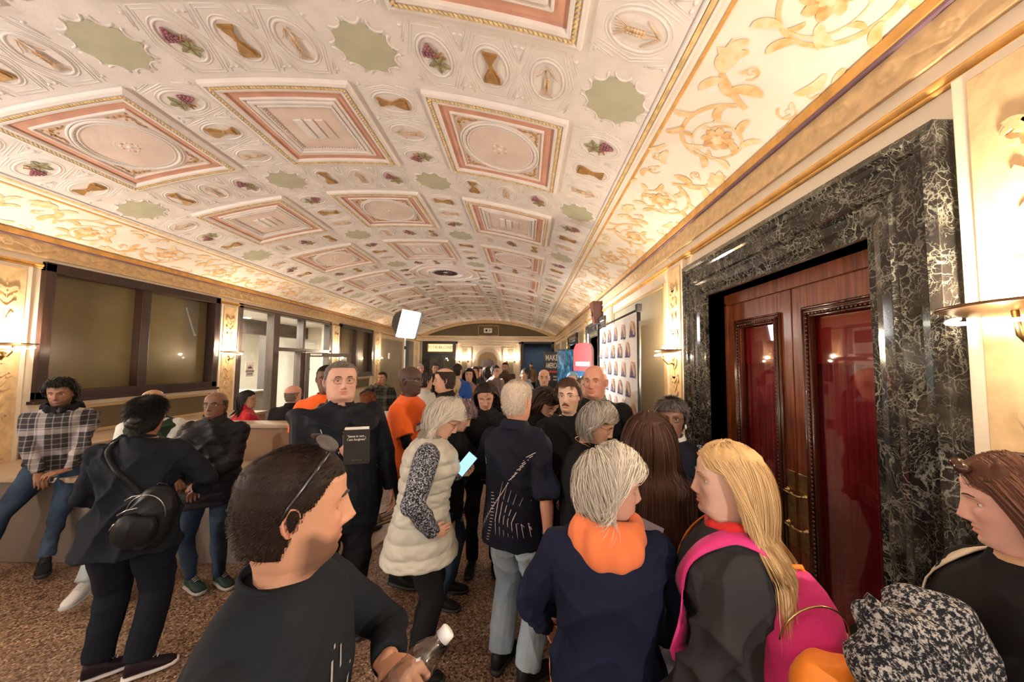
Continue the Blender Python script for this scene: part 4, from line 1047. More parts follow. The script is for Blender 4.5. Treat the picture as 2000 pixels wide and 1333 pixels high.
def fabric(name,col,kind='plain',rough=.85,c2=None):
    if name in _MC: return _MC[name]
    m,nt,b=newmat(name); c=coords(nt); b.inputs['Roughness'].default_value=rough; dk=max(col)<.08; b.inputs['Sheen Weight'].default_value=.0 if dk else .12; b.inputs['Specular IOR Level'].default_value=.12 if dk else .3
    nz=N(nt,'ShaderNodeTexNoise'); nz.inputs['Scale'].default_value=5; nz.inputs['Detail'].default_value=6; nt.links.new(c,nz.inputs['Vector'])
    r=ramp(nt,[(.3,tuple(x*.82 for x in col)),(.7,tuple(min(1,x*1.12) for x in col))]); nt.links.new(nz.outputs[0],r.inputs[0]); out=r.outputs[0]
    fine=N(nt,'ShaderNodeTexNoise'); fine.inputs['Scale'].default_value=260; fine.inputs['Detail'].default_value=2; nt.links.new(c,fine.inputs['Vector']); bs,bd=.25,.0015
    if kind=='plaid':
        sx=N(nt,'ShaderNodeSeparateXYZ'); nt.links.new(c,sx.inputs[0])
        def stripes(o,f,stops,ph=0):
            m1=N(nt,'ShaderNodeMath',operation='MULTIPLY_ADD'); m1.inputs[1].default_value=f; m1.inputs[2].default_value=ph; nt.links.new(o,m1.inputs[0])
            fr=N(nt,'ShaderNodeMath',operation='FRACT'); nt.links.new(m1.outputs[0],fr.inputs[0])
            rr=ramp(nt,stops,'CONSTANT'); nt.links.new(fr.outputs[0],rr.inputs[0]); return rr.outputs[0]
        st=[(0,(0,0,0)),(.06,(.5,)*3),(.10,(0,0,0)),(.30,(.75,)*3),(.52,(.25,)*3),(.58,(.75,)*3),(.62,(0,0,0)),(.80,(.4,)*3),(.84,(.0,)*3)]
        a1=stripes(sx.outputs[0],5.0,st); a2=stripes(sx.outputs[2],5.0,st,.3)
        ad=N(nt,'ShaderNodeMath',operation='ADD'); nt.links.new(a1,ad.inputs[0]); nt.links.new(a2,ad.inputs[1])
        ml=N(nt,'ShaderNodeMath',operation='MULTIPLY'); ml.inputs[1].default_value=.6; nt.links.new(ad.outputs[0],ml.inputs[0])
        mx=N(nt,'ShaderNodeMix',data_type='RGBA'); nt.links.new(ml.outputs[0],mx.inputs[0]); nt.links.new(out,mx.inputs[6]); mx.inputs[7].default_value=(*c2,1); out=mx.outputs[2]
    elif kind in('tweed','speckle'):
        v=N(nt,'ShaderNodeTexNoise'); v.inputs['Scale'].default_value=110 if kind=='speckle' else 45; v.inputs['Detail'].default_value=5; v.inputs['Roughness'].default_value=.75; nt.links.new(c,v.inputs['Vector'])
        rr=ramp(nt,[(.50,(0,0,0)),(.56,(1,1,1))]); nt.links.new(v.outputs[0],rr.inputs[0])
        mx=N(nt,'ShaderNodeMix',data_type='RGBA'); nt.links.new(rr.outputs[0],mx.inputs[0]); nt.links.new(out,mx.inputs[6]); mx.inputs[7].default_value=(*c2,1); out=mx.outputs[2]; bs,bd=.8,.004; fine=v
    elif kind=='denim':
        v=N(nt,'ShaderNodeTexNoise'); v.inputs['Scale'].default_value=3; v.inputs['Detail'].default_value=8; nt.links.new(c,v.inputs['Vector'])
        rr=ramp(nt,[(.40,(0,0,0)),(.68,(1,1,1))]); nt.links.new(v.outputs[0],rr.inputs[0])
        mx=N(nt,'ShaderNodeMix',data_type='RGBA'); nt.links.new(rr.outputs[0],mx.inputs[0]); nt.links.new(out,mx.inputs[6]); mx.inputs[7].default_value=(*(c2 or tuple(min(1,x*1.5) for x in col)),1); out=mx.outputs[2]
    elif kind=='floral':
        v=N(nt,'ShaderNodeTexVoronoi'); v.inputs['Scale'].default_value=28; nt.links.new(c,v.inputs['Vector'])
        rr=ramp(nt,[(.25,(1,1,1)),(.35,(0,0,0))]); nt.links.new(v.outputs['Distance'],rr.inputs[0])
        mx=N(nt,'ShaderNodeMix',data_type='RGBA'); nt.links.new(rr.outputs[0],mx.inputs[0]); nt.links.new(out,mx.inputs[6]); mx.inputs[7].default_value=(*c2,1); out=mx.outputs[2]
    nt.links.new(out,b.inputs['Base Color']); bump(nt,b,fine.outputs[0],bs,bd)
    _MC[name]=m; return m
def remesh(mb,vox,smooth=4,fold=0,ph=0,quilt=None,qa=.012,xf=None):
    me=mb.mesh('tmp',M['white']); o=link('tmp',me)
    r=o.modifiers.new('r','REMESH'); r.mode='VOXEL'; r.voxel_size=vox; r.use_smooth_shade=True
    if smooth: s=o.modifiers.new('s','SMOOTH'); s.factor=.5; s.iterations=smooth
    ev=o.evaluated_get(bpy.context.evaluated_depsgraph_get()); m2=ev.to_mesh()
    n=len(m2.vertices); V=np.empty(n*3,dtype=np.float32); m2.vertices.foreach_get('co',V); V=V.reshape(-1,3)
    NN=np.empty(n*3,dtype=np.float32); m2.vertices.foreach_get('normal',NN); NN=NN.reshape(-1,3)
    k=len(m2.polygons); L=np.empty(len(m2.loops),dtype=np.int32); m2.loops.foreach_get('vertex_index',L); Q=L.reshape(-1,4) if len(L)==4*k else None
    if Q is None:
        Q=np.array([[*p.vertices][:4] if len(p.vertices)>3 else [*p.vertices,p.vertices[2]] for p in m2.polygons])
    ev.to_mesh_clear(); bpy.data.objects.remove(o); bpy.data.meshes.remove(me)
    if fold or quilt:
        x,y,z=V[:,0],V[:,1],V[:,2]
        f=np.zeros(n,dtype=np.float32)
        if fold:
            w1=np.sin(9*x+5*y+ph)+.6*np.sin(6*z-4*x+2*ph)+.4*np.sin(13*y+7*z)
            w2=np.sin(7*y-6*z+1.7*ph)+.5*np.sin(11*x+3*z+ph)
            rid=lambda t:1-2*np.abs(np.sin(t))**.8
            m_=.30+.70*np.clip(np.sin(4.2*x+3.1*y+3.7*z+ph)+.3,0,1)
            f+=fold*m_*(rid(9*z+7.0*np.abs(x)+1.9*w1)*.75+rid(7*(x+.5*z)+2.6*w2)*.75)+fold*.25*rid(26*z+14*x+3*w2)*np.clip(w1,0,1)
        if quilt: f+=qa*(np.abs(np.sin(np.pi*(z+.01*np.sin(8*x+5*y+ph))/quilt))**.5-.6)+ .003*np.sin(60*x+20*np.sin(9*z))*np.sin(50*y)
        V=V+NN*f[:,None]
    return V,Q
# ---- head
_HZ=np.array([-.25,-.19,-.15,-.130,-.118,-.107,-.092,-.066,-.035,0,.03,.06,.085,.103,.115,.121,.1235])
_HW=np.array([.072,.058,.0535,.0525,.052,.053,.058,.064,.070,.0745,.077,.076,.068,.053,.034,.017,0.0005])
_HF=np.array([.045,.042,.044,.052,.066,.081,.088,.088,.087,.090,.093,.091,.079,.060,.038,.019,.0005])
_HB=np.array([.085,.066,.060,.059,.060,.062,.067,.080,.093,.101,.105,.104,.094,.073,.046,.023,.0005])
def headpt(a,z,off=0.0,o=None):
    o=o or {}
    w=np.interp(z,_HZ,_HW)*o.get('wide',1); f=np.interp(z,_HZ,_HF); b=np.interp(z,_HZ,_HB)
    jaw=o.get('jaw',1); t=np.clip((-.02-z)/.08,0,1)*np.clip((z+.17)/.05,0,1); w=w*(1+(jaw-1)*t)
    c=np.cos(a); s=np.sin(a); D=np.where(s>0,f,b); n=2.25
    r=1/((np.abs(c)/w)**n+(np.abs(s)/D)**n)**(1/n)
    x=r*c; y=r*s
    g=lambda v,m,sg:np.exp(-((v-m)/sg)**2)
    ax=np.abs(x); fr=np.clip(s*1.6,0,1)
    nose=np.interp(z,[-.054,-.050,-.042,-.034,-.02,0,.018,.032],[0,.006,.023,.030,.022,.013,.006,0])*o.get('nose',1)
    nsx=np.interp(z,[-.05,-.035,0,.03],[.0125,.0115,.0085,.008])
    d=nose*np.exp(-(x/nsx)**2)
    d=d+.009*g(ax,.0135,.006)*g(z,-.042,.007)
    d=d-.0135*g(ax,.033,.017)*g(z,.004,.0125)
    d=d+.005*g(ax,.028,.022)*g(z,.024,.008)
    d=d+.005*g(ax,.044,.018)*g(z,-.028,.018)*o.get('cheek',1)
    d=d+.004*g(x,0,.030)*g(z,-.066,.020)
    sm=o.get('smile',0); zz=z-.9*sm*ax**2*10
    d=d+.0042*g(x,0,.019)*g(zz,-.0605,.0045)+.0052*g(x,0,.016)*g(zz,-.0735,.005)-.0042*g(x,0,.023)*g(zz,-.067,.0022)
    d=d-.004*g(x,0,.02)*g(z,-.085,.006)+.006*g(x,0,.019)*g(z,-.101,.011)
    y=y+d*fr
    rr=np.hypot(x,y)+1e-6
    # outward offset mostly radial, upward at the crown
    up=np.clip((z-.03)/.09,0,1)
    x=x+off*(x/rr)*(1-.5*up**2); y=y+off*(y/rr)*(1-.5*up**2); z2=z+off*up**1.5
    return np.stack([x,y,z2],-1)
def headgrid(na,nz,o):
    t=np.linspace(0,1,na,endpoint=False); A=t*2*PI; A=A-.35*np.sin(2*(A-PI/2))*.5-.25*np.cos(A-0)*0
    # denser columns at the front
    A=PI/2+ (t*2*PI-PI)+ .45*np.sin(t*2*PI-PI)*-1
    u=np.linspace(0,1,nz); Z=-.25+.3735*(u-.06*np.sin(2*PI*u)*.4); Z[-1]=.1235
    AA,ZZ=np.meshgrid(A,Z,indexing='xy'); P=headpt(AA,ZZ,0,o).reshape(-1,3)
    idx=np.arange(na*nz).reshape(nz,na); q=np.stack([idx[:-1],np.roll(idx[:-1],-1,1),np.roll(idx[1:],-1,1),idx[1:]],-1).reshape(-1,4)
    return P,q,AA.ravel(),ZZ.ravel()
def hairline(a,o):
    s=np.sin(a); hf=o.get('hl',.070)
    f=np.clip((s-.15)/.6,0,1); f=f*f*(3-2*f); zl=.012+(hf-.012)*f
    b=np.clip((-s+.12)/.45,0,1); zl=np.where(s<.12,.012-(.012+o.get('nape',.085))*b,zl)
    return zl
def strands(o,n,seed,hx):
    rs=np.random.RandomState(seed); m=n*3
    a=rs.rand(m)*2*PI; z=rs.rand(m)**.8*.21-.085
    z=np.where(rs.rand(m)<.32,.10+.0235*rs.rand(m),z)
    zl=hairline(a,o); ok=z>zl+rs.rand(m)*.006
    if o.get('bald',0): ok&=(z<o['bald']+.02*rs.rand(m))
    a,z=a[ok][:n],z[ok][:n]; n=len(a)
    p=headpt(a,z,.001,o); c=np.array([0,-.005,.0]); nr=p-c; nr/=np.linalg.norm(nr,axis=1)[:,None]
    cr=np.array(o.get('crown',(0,-.045,.115))); fl=p-cr; fl-=nr*np.sum(fl*nr,1)[:,None]; fl/=np.linalg.norm(fl,axis=1)[:,None]+1e-6
    sw=np.array(o.get('sweep',(0,0,0))); fl=fl+sw
    if 'part' in o:
        pf=np.stack([np.sign(p[:,0]-o['part']+1e-5)*1.0,np.full(n,o.get('pback',-.55)),np.full(n,-.1)],1); pf-=nr*np.sum(pf*nr,1)[:,None]; pf/=np.linalg.norm(pf,axis=1)[:,None]; pw=np.clip((p[:,1]+.05)/.06,0,1)[:,None]; fl=fl*(1-pw)+pf*pw; p0=p 
    L=o['len']*(.75+.4*rs.rand(n))
    if 'taper' in o: L=L*np.interp(z,[-.09,.01,.06],[o['taper']*.7,o['taper'],1])
    if 'lenfront' in o: fr=np.clip((p[:,1]-.03)/.05,0,1)*np.clip((p[:,2]-.05)/.03,0,1); L=L*(1-fr)+o['lenfront']*fr
    S=o.get('seg',7); st=(L/S)[:,None]; v=nr*o.get('lift',.5)+fl*.8+rs.randn(n,3)*o.get('mess',.12); v/=np.linalg.norm(v,axis=1)[:,None]
    vol=(o.get('vol',.012)*(.25+.9*rs.rand(n)))[:,None]; g=np.array([0,0,-1.])*o.get('grav',.5)
    P=[p]; curl=o.get('curl',0); ph=rs.rand(n)*6.28; cf=o.get('cfreq',2.2)
    ax1=rs.randn(n,3); clump=np.sin(a*9+seed)[:,None]*.12
    for k in range(S):
        f2=P[-1]-cr; rn=P[-1]-c; rn/=np.linalg.norm(rn,axis=1)[:,None]; f2-=rn*np.sum(f2*rn,1)[:,None]; f2/=np.linalg.norm(f2,axis=1)[:,None]+1e-6
        if 'part' in o: f2=f2*(1-pw)+(pf-rn*np.sum(pf*rn,1)[:,None])*pw
        v=v*.75+(f2+sw)*.30*(1 if k<S*.6 else .3)+g*.55+ curl*ax1*np.sin(ph+k*cf)[:,None]*.6 + np.cross(rn,v)*clump*o.get('wave',0)*math.sin(k*1.3)
        if o.get('tuck',0): v=v-rn*o['tuck']*(k/S)
        v/=np.linalg.norm(v,axis=1)[:,None]; q=P[-1]+v*st
        rad=np.array([.080*o.get('wide',1),.104,.124])+vol; d=(q-np.array([0,-.004,.0]))/rad; r=np.linalg.norm(d,axis=1)[:,None]
        inside=(r<1)&(q[:,2:3]>-.10); q=np.where(inside,np.array([0,-.004,0])+d/np.maximum(r,1e-3)*rad,q)
        if 'body' in o:
            lo=q[:,2]<-.12; bx,by=o['body']; t=np.clip((-.12-q[:,2])/.10,0,1); ex=.075+(bx-.075)*t+vol[:,0]; ey=.075+(by-.075)*t+vol[:,0]
            e=np.hypot(q[:,0]/ex,(q[:,1]+.02)/ey); kk=lo&(e<1); 
            q[kk,0]=q[kk,0]/e[kk]; q[kk,1]=(q[kk,1]+.02)/e[kk]-.02
            if o.get('backonly',0):
                q[:,1]=np.where((q[:,2]<-.09)&(q[:,1]>o.get('backy',-.03)),q[:,1]-.02,q[:,1])
        yb_=o.get('facey',.030)
        if o['len']>.035 and o.get('facey',0)<.2: q[:,1]=np.where((q[:,2]<.050)&(q[:,1]>yb_),yb_-.004*rs.rand(n),q[:,1])
        P.append(q)
    P=np.stack(P,1) # n,S+1,3
    T=np.gradient(P,axis=1); out=P-c; W=np.cross(T,out); W/=np.linalg.norm(W,axis=2)[:,:,None]+1e-9
    wd=o.get('w',.003)*hx*(.6+.8*rs.rand(n))[:,None,None]*np.interp(np.arange(S+1)/S,[0,.3,.8,1],[.9,1,.7,.12])[None,:,None]
    # tilt ribbons a little for highlights
    on=out/np.linalg.norm(out,axis=2)[:,:,None]; W=W+on*(rs.randn(n)*.35)[:,None,None]
    A=P-W*wd/2; B=P+W*wd/2; V=np.stack([A,B],2).reshape(-1,3)
    i0=np.arange(n)[:,None]*(2*(S+1))+2*np.arange(S)[None]; Q=np.stack([i0,i0+1,i0+3,i0+2],-1).reshape(-1,4)
    base=np.array(o['col']); var=(1+.28*rs.randn(n)*o.get('cvar',1))[:,None,None]
    C=base[None,None]*np.clip(var,.45,1.8); C=np.repeat(C,2*(S+1),1)
    if 'col2' in o: # strand mixture
        mk=(rs.rand(n)<o.get('mix',.4))[:,None,None]; C=np.where(mk,np.array(o['col2'])[None,None],C)
    return V,Q,np.clip(C.reshape(-1,3),0,1)
def haircap(o,na,nz,seed):
    P,q,A,Z=headgrid(na,nz,o); zl=hairline(A,o); d=Z-zl; t=np.clip(d/.03,0,1)
    if o.get('bald',0): t=t*np.clip((o['bald']+.015-Z)/.015,0,1)
    vol=o.get('cap',o.get('vol',.012)*.6)*t**.6*(1+.15*np.sin(9*A+seed)+.12*np.sin(14*A+60*Z))
    P=headpt(A,Z,0.0008+vol,o); inn=(d>-.002)&(t>0); k=inn[q].all(1)
    return P,q[k],np.tile(np.array(o['col'])*(.72 if max(o['col'])<.4 else .88),(len(P),1))
# ---- hands (cached per pose)
_HC={}
def handmesh(pose,vox):
    key=(pose,vox)
    if key in _HC: return _HC[key]
    C={'relax':(18,30,22),'grip':(55,62,38),'flat':(6,8,6),'fist':(80,95,50),'hold':(38,45,25)}[pose]
    mb=MB(); mb.tube([(0,-.035,0),(0,.0,0),(-.002,.03,0),(-.002,.07,0),(-.002,.082,0)],[.023,.026,.034,.037,.030],12,flat=.42)
    F_=[(.030,.083,.074,.0088),(.009,.088,.082,.0090),(-.013,.085,.076,.0086),(-.033,.076,.060,.0078)]
    for i,(x,y,L,r) in enumerate(F_):
        p=Vector((x*.85,y-.02,0)); pts=[p,Vector((x,y,.001))]; a=0; seg=(.45,.30,.25); sp=(x-.0)*2.2
        rr=[r*1.05,r*1.1]
        for j in range(3):
            a-=math.radians(C[j]*(1+.06*i)); d=Vector((sp*(1-.5*j)*.6,math.cos(a),math.sin(a))).normalized(); p=pts[-1]+d*L*seg[j]; pts.append(p); rr.append(r*(1,.95,.82)[j])
        mb.tube(pts,rr,8); mb.sph(pts[-1],rr[-1],8,5); mb.sph(pts[2],r*1.05,8,5); mb.sph(pts[1],r*1.15,8,5); mb.sph(pts[3],r,8,5)
    cl=C[0]/60
    pts=[Vector((.018,.012,-.004)),Vector((.036,.035,-.010-.008*cl)),Vector((.046-.010*cl,.062,-.018-.016*cl)),Vector((.046-.022*cl,.086-.008*cl,-.022-.022*cl))]
    mb.tube(pts,[.015,.0125,.0105,.0085],8); 
    for p,r in zip(pts,(.015,.0125,.0108,.009)): mb.sph(p,r,8,5)
    _HC[key]=remesh(mb,vox,2); return _HC[key]
def ik(S,W,l1,l2,pole):
    d=W-S; D=d.length
    if D>(l1+l2)*.995: W=S+d*((l1+l2)*.995/D); d=W-S; D=d.length
    if D<abs(l1-l2)*1.05+.02: D=abs(l1-l2)*1.05+.02
    c=(l1*l1+D*D-l2*l2)/(2*l1*D); c=max(-1,min(1,c)); u=d.normalized(); pl=Vector(pole); pl=(pl-u*pl.dot(u))
    pl=pl.normalized() if pl.length>1e-4 else Vector((0,-1,0))
    return S+u*(l1*c)+pl*(l1*math.sqrt(max(0,1-c*c))),W
def frame(ydir,palm):
    y=Vector(ydir).normalized(); z=-Vector(palm); z=(z-y*z.dot(y)).normalized(); x=y.cross(z); return Matrix((x,y,z)).transposed()
def loftrings(mb,rings,U,n=20,pw=2.4,m=0):
    V=[];Fc=[]
    for (z,w,d,yo) in rings:
        for k in range(n):
            t=2*PI*k/n; c,s=math.cos(t),math.sin(t); r=1/((abs(c)/w)**pw+(abs(s)/d)**pw)**(1/pw); V.append(U(Vector((r*c,yo+r*s,z))))
    for i in range(len(rings)-1):
        for k in range(n): Fc.append((i*n+k,i*n+(k+1)%n,(i+1)*n+(k+1)%n,(i+1)*n+k))
    Fc.append(tuple(range(n))[::-1]); Fc.append(tuple((len(rings)-1)*n+k for k in range(n))); mb.add(V,Fc,m,True)
HS={ # hair styles
 'short':dict(crown=(0,.085,.095),taper=.45,len=.022,lift=.9,vol=.006,grav=.15,w=.0022,mess=.25,cap=.004),
 'buzz':dict(taper=.7,len=.009,lift=1.0,vol=.004,grav=.05,w=.0018,mess=.3,cap=.002,seg=3),
 'mop':dict(facey=.3,len=.052,lift=1.1,vol=.034,grav=.12,w=.004,mess=.7,cap=.022,curl=1.6,cfreq=1.5,taper=.5),
 'side':dict(crown=(-.03,.085,.10),taper=.5,len=.045,lift=.7,vol=.013,grav=.25,w=.003,mess=.15,cap=.008,sweep=(.5,0,0)),
 'bob':dict(len=.12,lift=.9,vol=.030,grav=.34,w=.0024,mess=.16,cap=.021,tuck=.6,wave=1.2,lenfront=.075,hl=.070,nape=.10,cvar=.35,part=-.025,pback=-.5,crown=(-.02,-.03,.12)),
 'pixie':dict(part=-.03,pback=-.3,cvar2=1,len=.06,lift=.7,vol=.020,grav=.35,w=.003,mess=.2,cap=.013,tuck=.5,wave=1.0,nape=.085,cvar=.35),
 'curly':dict(len=.09,lift=1.0,vol=.032,grav=.25,w=.0035,mess=.6,cap=.022,curl=1.6,cfreq=1.4),
 'long':dict(part=.0,pback=-.7,len=.42,lift=.35,vol=.014,grav=1.0,w=.0040,mess=.08,cap=.009,seg=12,body=(.205,.150),nape=.10,hl=.068,lenfront=.40,wave=.4),
 'up':dict(len=.05,lift=.25,vol=.006,grav=.1,w=.003,mess=.08,cap=.008,sweep=(0,-.5,.3)),
}
SKT={'light':(.56,.33,.235),'pale':(.62,.40,.31),'tan':(.40,.22,.13),'brown':(.17,.085,.05),'dark':(.06,.030,.020),'red':(.56,.28,.20),'midbrown':(.26,.13,.075)}
def person(label,X,Y,T,face,**k):
    """face: heading in degrees, 0 away from the camera, 90 to the right, 180 towards it"""
    root=empty('person',(X,Y,k.get('z',0)),-math.radians(face)); tag(root,label,'person',k.get('group'))
    S=T/1.75; near=k.get('lod',1); vox={0:.007,1:.010,2:.016,3:.024}[near]; hv={0:.0032,1:.0045,2:.007,3:.010}[near]
    fem=k.get('fem',0); bw=(1+(k.get('bw',1.0)-1)*k.get('bwk',.45))*(.92 if fem else 1.0); bd_=1+(k.get('bd',1.0)-1)*.7; belly=k.get('belly',0)
    sit=k.get('sit'); hipz=.91 if not sit else sit/S+.10
    dz=hipz-.91; lean=math.radians(k.get('lean',0)); side=math.radians(k.get('side',0)); tw=math.radians(k.get('twist',0))
    RU=Matrix.Rotation(tw*-1,3,'Z')@Matrix.Rotation(-lean,3,'X')@Matrix.Rotation(side,3,'Y'); piv=Vector((0,0,.95))
    def U(p): 
        p=Vector(p)
        f=max(0,min(1,(p.z-.86)/.12)); q=piv+RU@(p-piv); q=p.lerp(q,f); q.z+=dz; return q*S
    def LW(p): p=Vector(p); p.z+=dz; return p*S
    # head transform
    hy=math.radians(k.get('hy',0)); hp=math.radians(k.get('hp',0)); hr=math.radians(k.get('hr',0))
    hs=S*k.get('hs',1.0)
    HR=RU@Matrix.Rotation(-hy,3,'Z')@Matrix.Rotation(-hp,3,'X')@Matrix.Rotation(hr,3,'Y')
    nb=U((0,.0,1.515)); 
    def H(P,neck=True): # numpy head-local -> person
        P=np.asarray(P,dtype=float); piv_=np.array([0,-.012,-.112]); R1=np.array(HR); R0=np.array(RU)
        q=(P-piv_)*hs@R1.T; q0=(P-piv_)*hs@R0.T
        if neck:
            t=np.clip((-.10-P[:,2])/.09,0,1)[:,None]; t=t*t*(3-2*t); q=q*(1-t)+q0*t
        return q+np.array(nb)
    H1=lambda p:Vector(H(np.array([p],dtype=float))[0])
    # joints
    shx=.166*bw+.002; SH={s:U((s*shx,-.008,1.398)) for s in(-1,1)}
    arms={}
    for s,nm in ((-1,'L'),(1,'R')):
        a=k.get(nm,{})
        w_=a.get('w',(s*.25*max(1,bw),.03,.84)); W=(Vector(w_)*S) if a.get('abs',1) and 'w' in a else U(w_) 
        if sit and 'w' not in a: W=U(w_)
        E,W=ik(SH[s],W,.285*S,.255*S,a.get('pole',(s*.5,-1,-.35)))
        fd=(W-E).normalized(); hd_=Vector(a.get('hd',fd)); pm=a.get('palm',(-s,0,0) if abs(fd.z)>.7 else (0,0,-1))
        if abs(Vector(pm).normalized().dot(hd_.normalized()))>.97: pm=(0,1,.2)
        arms[s]=(E,W,hd_,pm,a.get('pose','relax'))
    HP={s:LW((s*.088*bw,0,.91)) for s in(-1,1)}; legs={}
    for s,nm in ((-1,'FL'),(1,'FR')):
        f_=k.get(nm); A=Vector(f_[:3])*S if f_ else Vector((s*.105,-.01,.085))*S
        if f_ is None and sit: A=Vector((s*.13,.42,.085))*S
        Kn,A=ik(HP[s],A,.43*S,.42*S,(s*.15,1,.1) if not f_ or len(f_)<4 else (f_[3],1,.1)); legs[s]=(Kn,A)
    skin=np.array(SKT[k.get('skin','light')]) if isinstance(k.get('skin','light'),str) else np.array(k['skin'])
    top=k.get('top',{}); slv=top.get('sleeve',1.0)
    # --- body limbs (one remeshed surface)
    mb=MB(); e=.008
    loftrings(mb,[(.84,.12*bw,.08*bd_,0),(.95,.14*bw,.095*bd_,0),(1.08,.125*bw,.085*bd_,0),(1.3,.145*bw,.09*bd_,0),(1.42,.135*bw,.075*bd_,0),(1.47,.085*bw,.06,0),(1.50,.058,.055,0)],U,14)
    ra=(.046*bw**.5,.037*bw**.3,.024) if not fem else (.040*bw**.5,.032,.0215)
    rb=tuple(q*(.74 if slv>.55 or top.get('vest') else 1) for q in ra[:2])+(ra[2],)
    for s in(-1,1):
        E,W,hd_,pm,ps=arms[s]; Sx=SH[s]
        mb.tube([Sx,Sx.lerp(E,.5),E,E.lerp(W,.25),E.lerp(W,.7),W],[rb[0]*S,rb[0]*.98*S,rb[1]*S,rb[1]*1.06*S,(ra[2]*1.25 if rb[1]==ra[1] else ra[2])*S,ra[2]*S],10); mb.sph(Sx,rb[0]*S,10,6); mb.sph(E,rb[1]*S,10,6)
        Kn,A=legs[s]; mb.tube([HP[s],HP[s].lerp(Kn,.5),Kn,Kn.lerp(A,.3),A],[.075*bw*S,.068*bw*S,.045*S,.048*S,.03*S],10); mb.sph(Kn,.045*S,8,5); mb.sph(HP[s],.075*bw*S,8,5)
    bv=max(vox,.011) if slv>.9 else vox
    V,Q=remesh(mb,bv,3); Vs=[V]; Qs=[Q]; Cs=[np.tile(skin,(len(V),1))]; off=len(V)
    # --- head grid
    ho=dict(k.get('face',{})) if isinstance(k.get('face'),dict) else {}
    ho=dict(k.get('fc',{})); na,nz={0:(120,150),1:(84,104),2:(48,60),3:(30,38)}[near]
    P,q,AA,ZZ=headgrid(na,nz,ho); g=lambda v,m,sg:np.exp(-((v-m)/sg)**2)
    x,z=P[:,0],P[:,2]; front=np.clip(P[:,1]/.05,0,1)
    C=np.tile(skin,(len(P),1)); C*=(1+.05*np.sin(40*x+3)*np.sin(37*z))[:,None]
    lip=np.clip(g(x,0,.021)*g(z,-.067,.0095)*1.6,0,1)*front; C=C*(1-lip[:,None])+lip[:,None]*skin*np.array(k.get('lip',[.92,.58,.55]))
    bl=(.35*g(np.abs(x),.043,.018)*g(z,-.03,.02)+.3*g(x,0,.012)*g(z,-.036,.012))*front; C=C*(1-bl[:,None]*np.array([0,.28,.25]))
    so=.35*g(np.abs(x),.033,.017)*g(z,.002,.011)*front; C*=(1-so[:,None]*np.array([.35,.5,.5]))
    brd=k.get('beard',0)
    if brd:
        m_=np.clip((-.026-.022*np.clip((P[:,1]-.03)/.03,0,1)-z)/.022,0,1)*np.clip((z+.135)/.02,0,1)*np.clip((P[:,1]+.005)/.03,0,1)*(1-lip)*(1-.7*g(x,0,.02)*g(z,-.045,.008)); 
        m_=np.maximum(m_,g(x,0,.028)*g(z,-.053,.006)*front)*brd; bc=np.array(k.get('beardcol',(.03,.02,.015))); C=C*(1-m_[:,None])+bc*m_[:,None]
    Vs.append(H(P)); Qs.append(q+off); Cs.append(C); off+=len(P)
    # --- ears
    nu,nv=(20,7) if near<2 else (12,5)
    for s in(-1,1):
        u=np.linspace(0,2*PI,nu,endpoint=False); v=np.linspace(0,1,nv); UU,VV=np.meshgrid(u,v)
        ey=-.004+.018*VV*np.cos(UU)*(1-.25*np.sin(UU)*-1)-.006*VV; ez=-.004+.032*VV*np.sin(UU)
        dep=.004+.008*np.exp(-((VV-.82)/.16)**2)-.005*np.exp(-(VV/.5)**2)+.010*np.clip(-np.cos(UU)*VV,0,1)
        dep=np.where(VV>.97,.0,dep)
        w=np.interp(-.004,_HZ,_HW)*ho.get('wide',1); ex=s*(w-.004+dep); E_=np.stack([ex+0*ey,ey-.006,ez],-1).reshape(-1,3)
        i=np.arange(nu*nv).reshape(nv,nu); qq=np.stack([i[:-1],np.roll(i[:-1],-1,1),np.roll(i[1:],-1,1),i[1:]],-1).reshape(-1,4)
        Vs.append(H(E_)); Qs.append(qq+off); Cs.append(np.tile(skin*np.array([1.03,.86,.84]),(len(E_),1))); off+=len(E_)
    # --- eyelids
    lidc=k.get('lid',.25); ey_y=float(headpt(np.array([1.17]),np.array([.004]),0,ho)[0][1])-.0065
    if near<3:
        for s in(-1,1):
            for (e0,e1) in ((math.radians(88),math.radians(24-48*lidc)),(math.radians(-88),math.radians(-30))):
                el=np.linspace(e0,e1,6); az=np.linspace(math.radians(12),math.radians(168),11); AZ,EL=np.meshgrid(az,el); r=.0138
                L_=np.stack([s*.033+r*1.12*np.cos(EL)*np.cos(AZ),ey_y+r*np.cos(EL)*np.sin(AZ),.004+r*np.sin(EL)*.95],-1).reshape(-1,3)
                i=np.arange(66).reshape(6,11); qq=np.stack([i[:-1,:-1],i[:-1,1:],i[1:,1:],i[1:,:-1]],-1).reshape(-1,4)
                Vs.append(H(L_)); Qs.append(qq+off); Cs.append(np.tile(skin*np.array([.86,.74,.72]),(66,1))); off+=66
    # --- hands
    hsz=S*(.92 if fem else 1.0)
    hm={}
    for s in(-1,1):
        E,W,hd_,pm,ps=arms[s]; hV,hQ=handmesh(ps,hv); Fm=frame(hd_,pm)
        # thumb to local +x for the left hand palm down; mirror for the right hand
        X_=hV.copy(); 
        if s==1: X_=X_*np.array([-1,1,1])
        Wp=np.array(W); Vs.append((X_*hsz)@np.array(Fm).T+Wp); Qs.append((hQ if s==-1 else hQ[:,::-1])+off); Cs.append(np.tile(skin*np.array([1,.93,.90]),(len(hV),1))); off+=len(hV)
        hm[s]=(W,Fm)
    body=link('body',fastmesh('body',np.concatenate(Vs),np.concatenate(Qs),SKIN,True,None,np.clip(np.concatenate(Cs),0,1)),root)
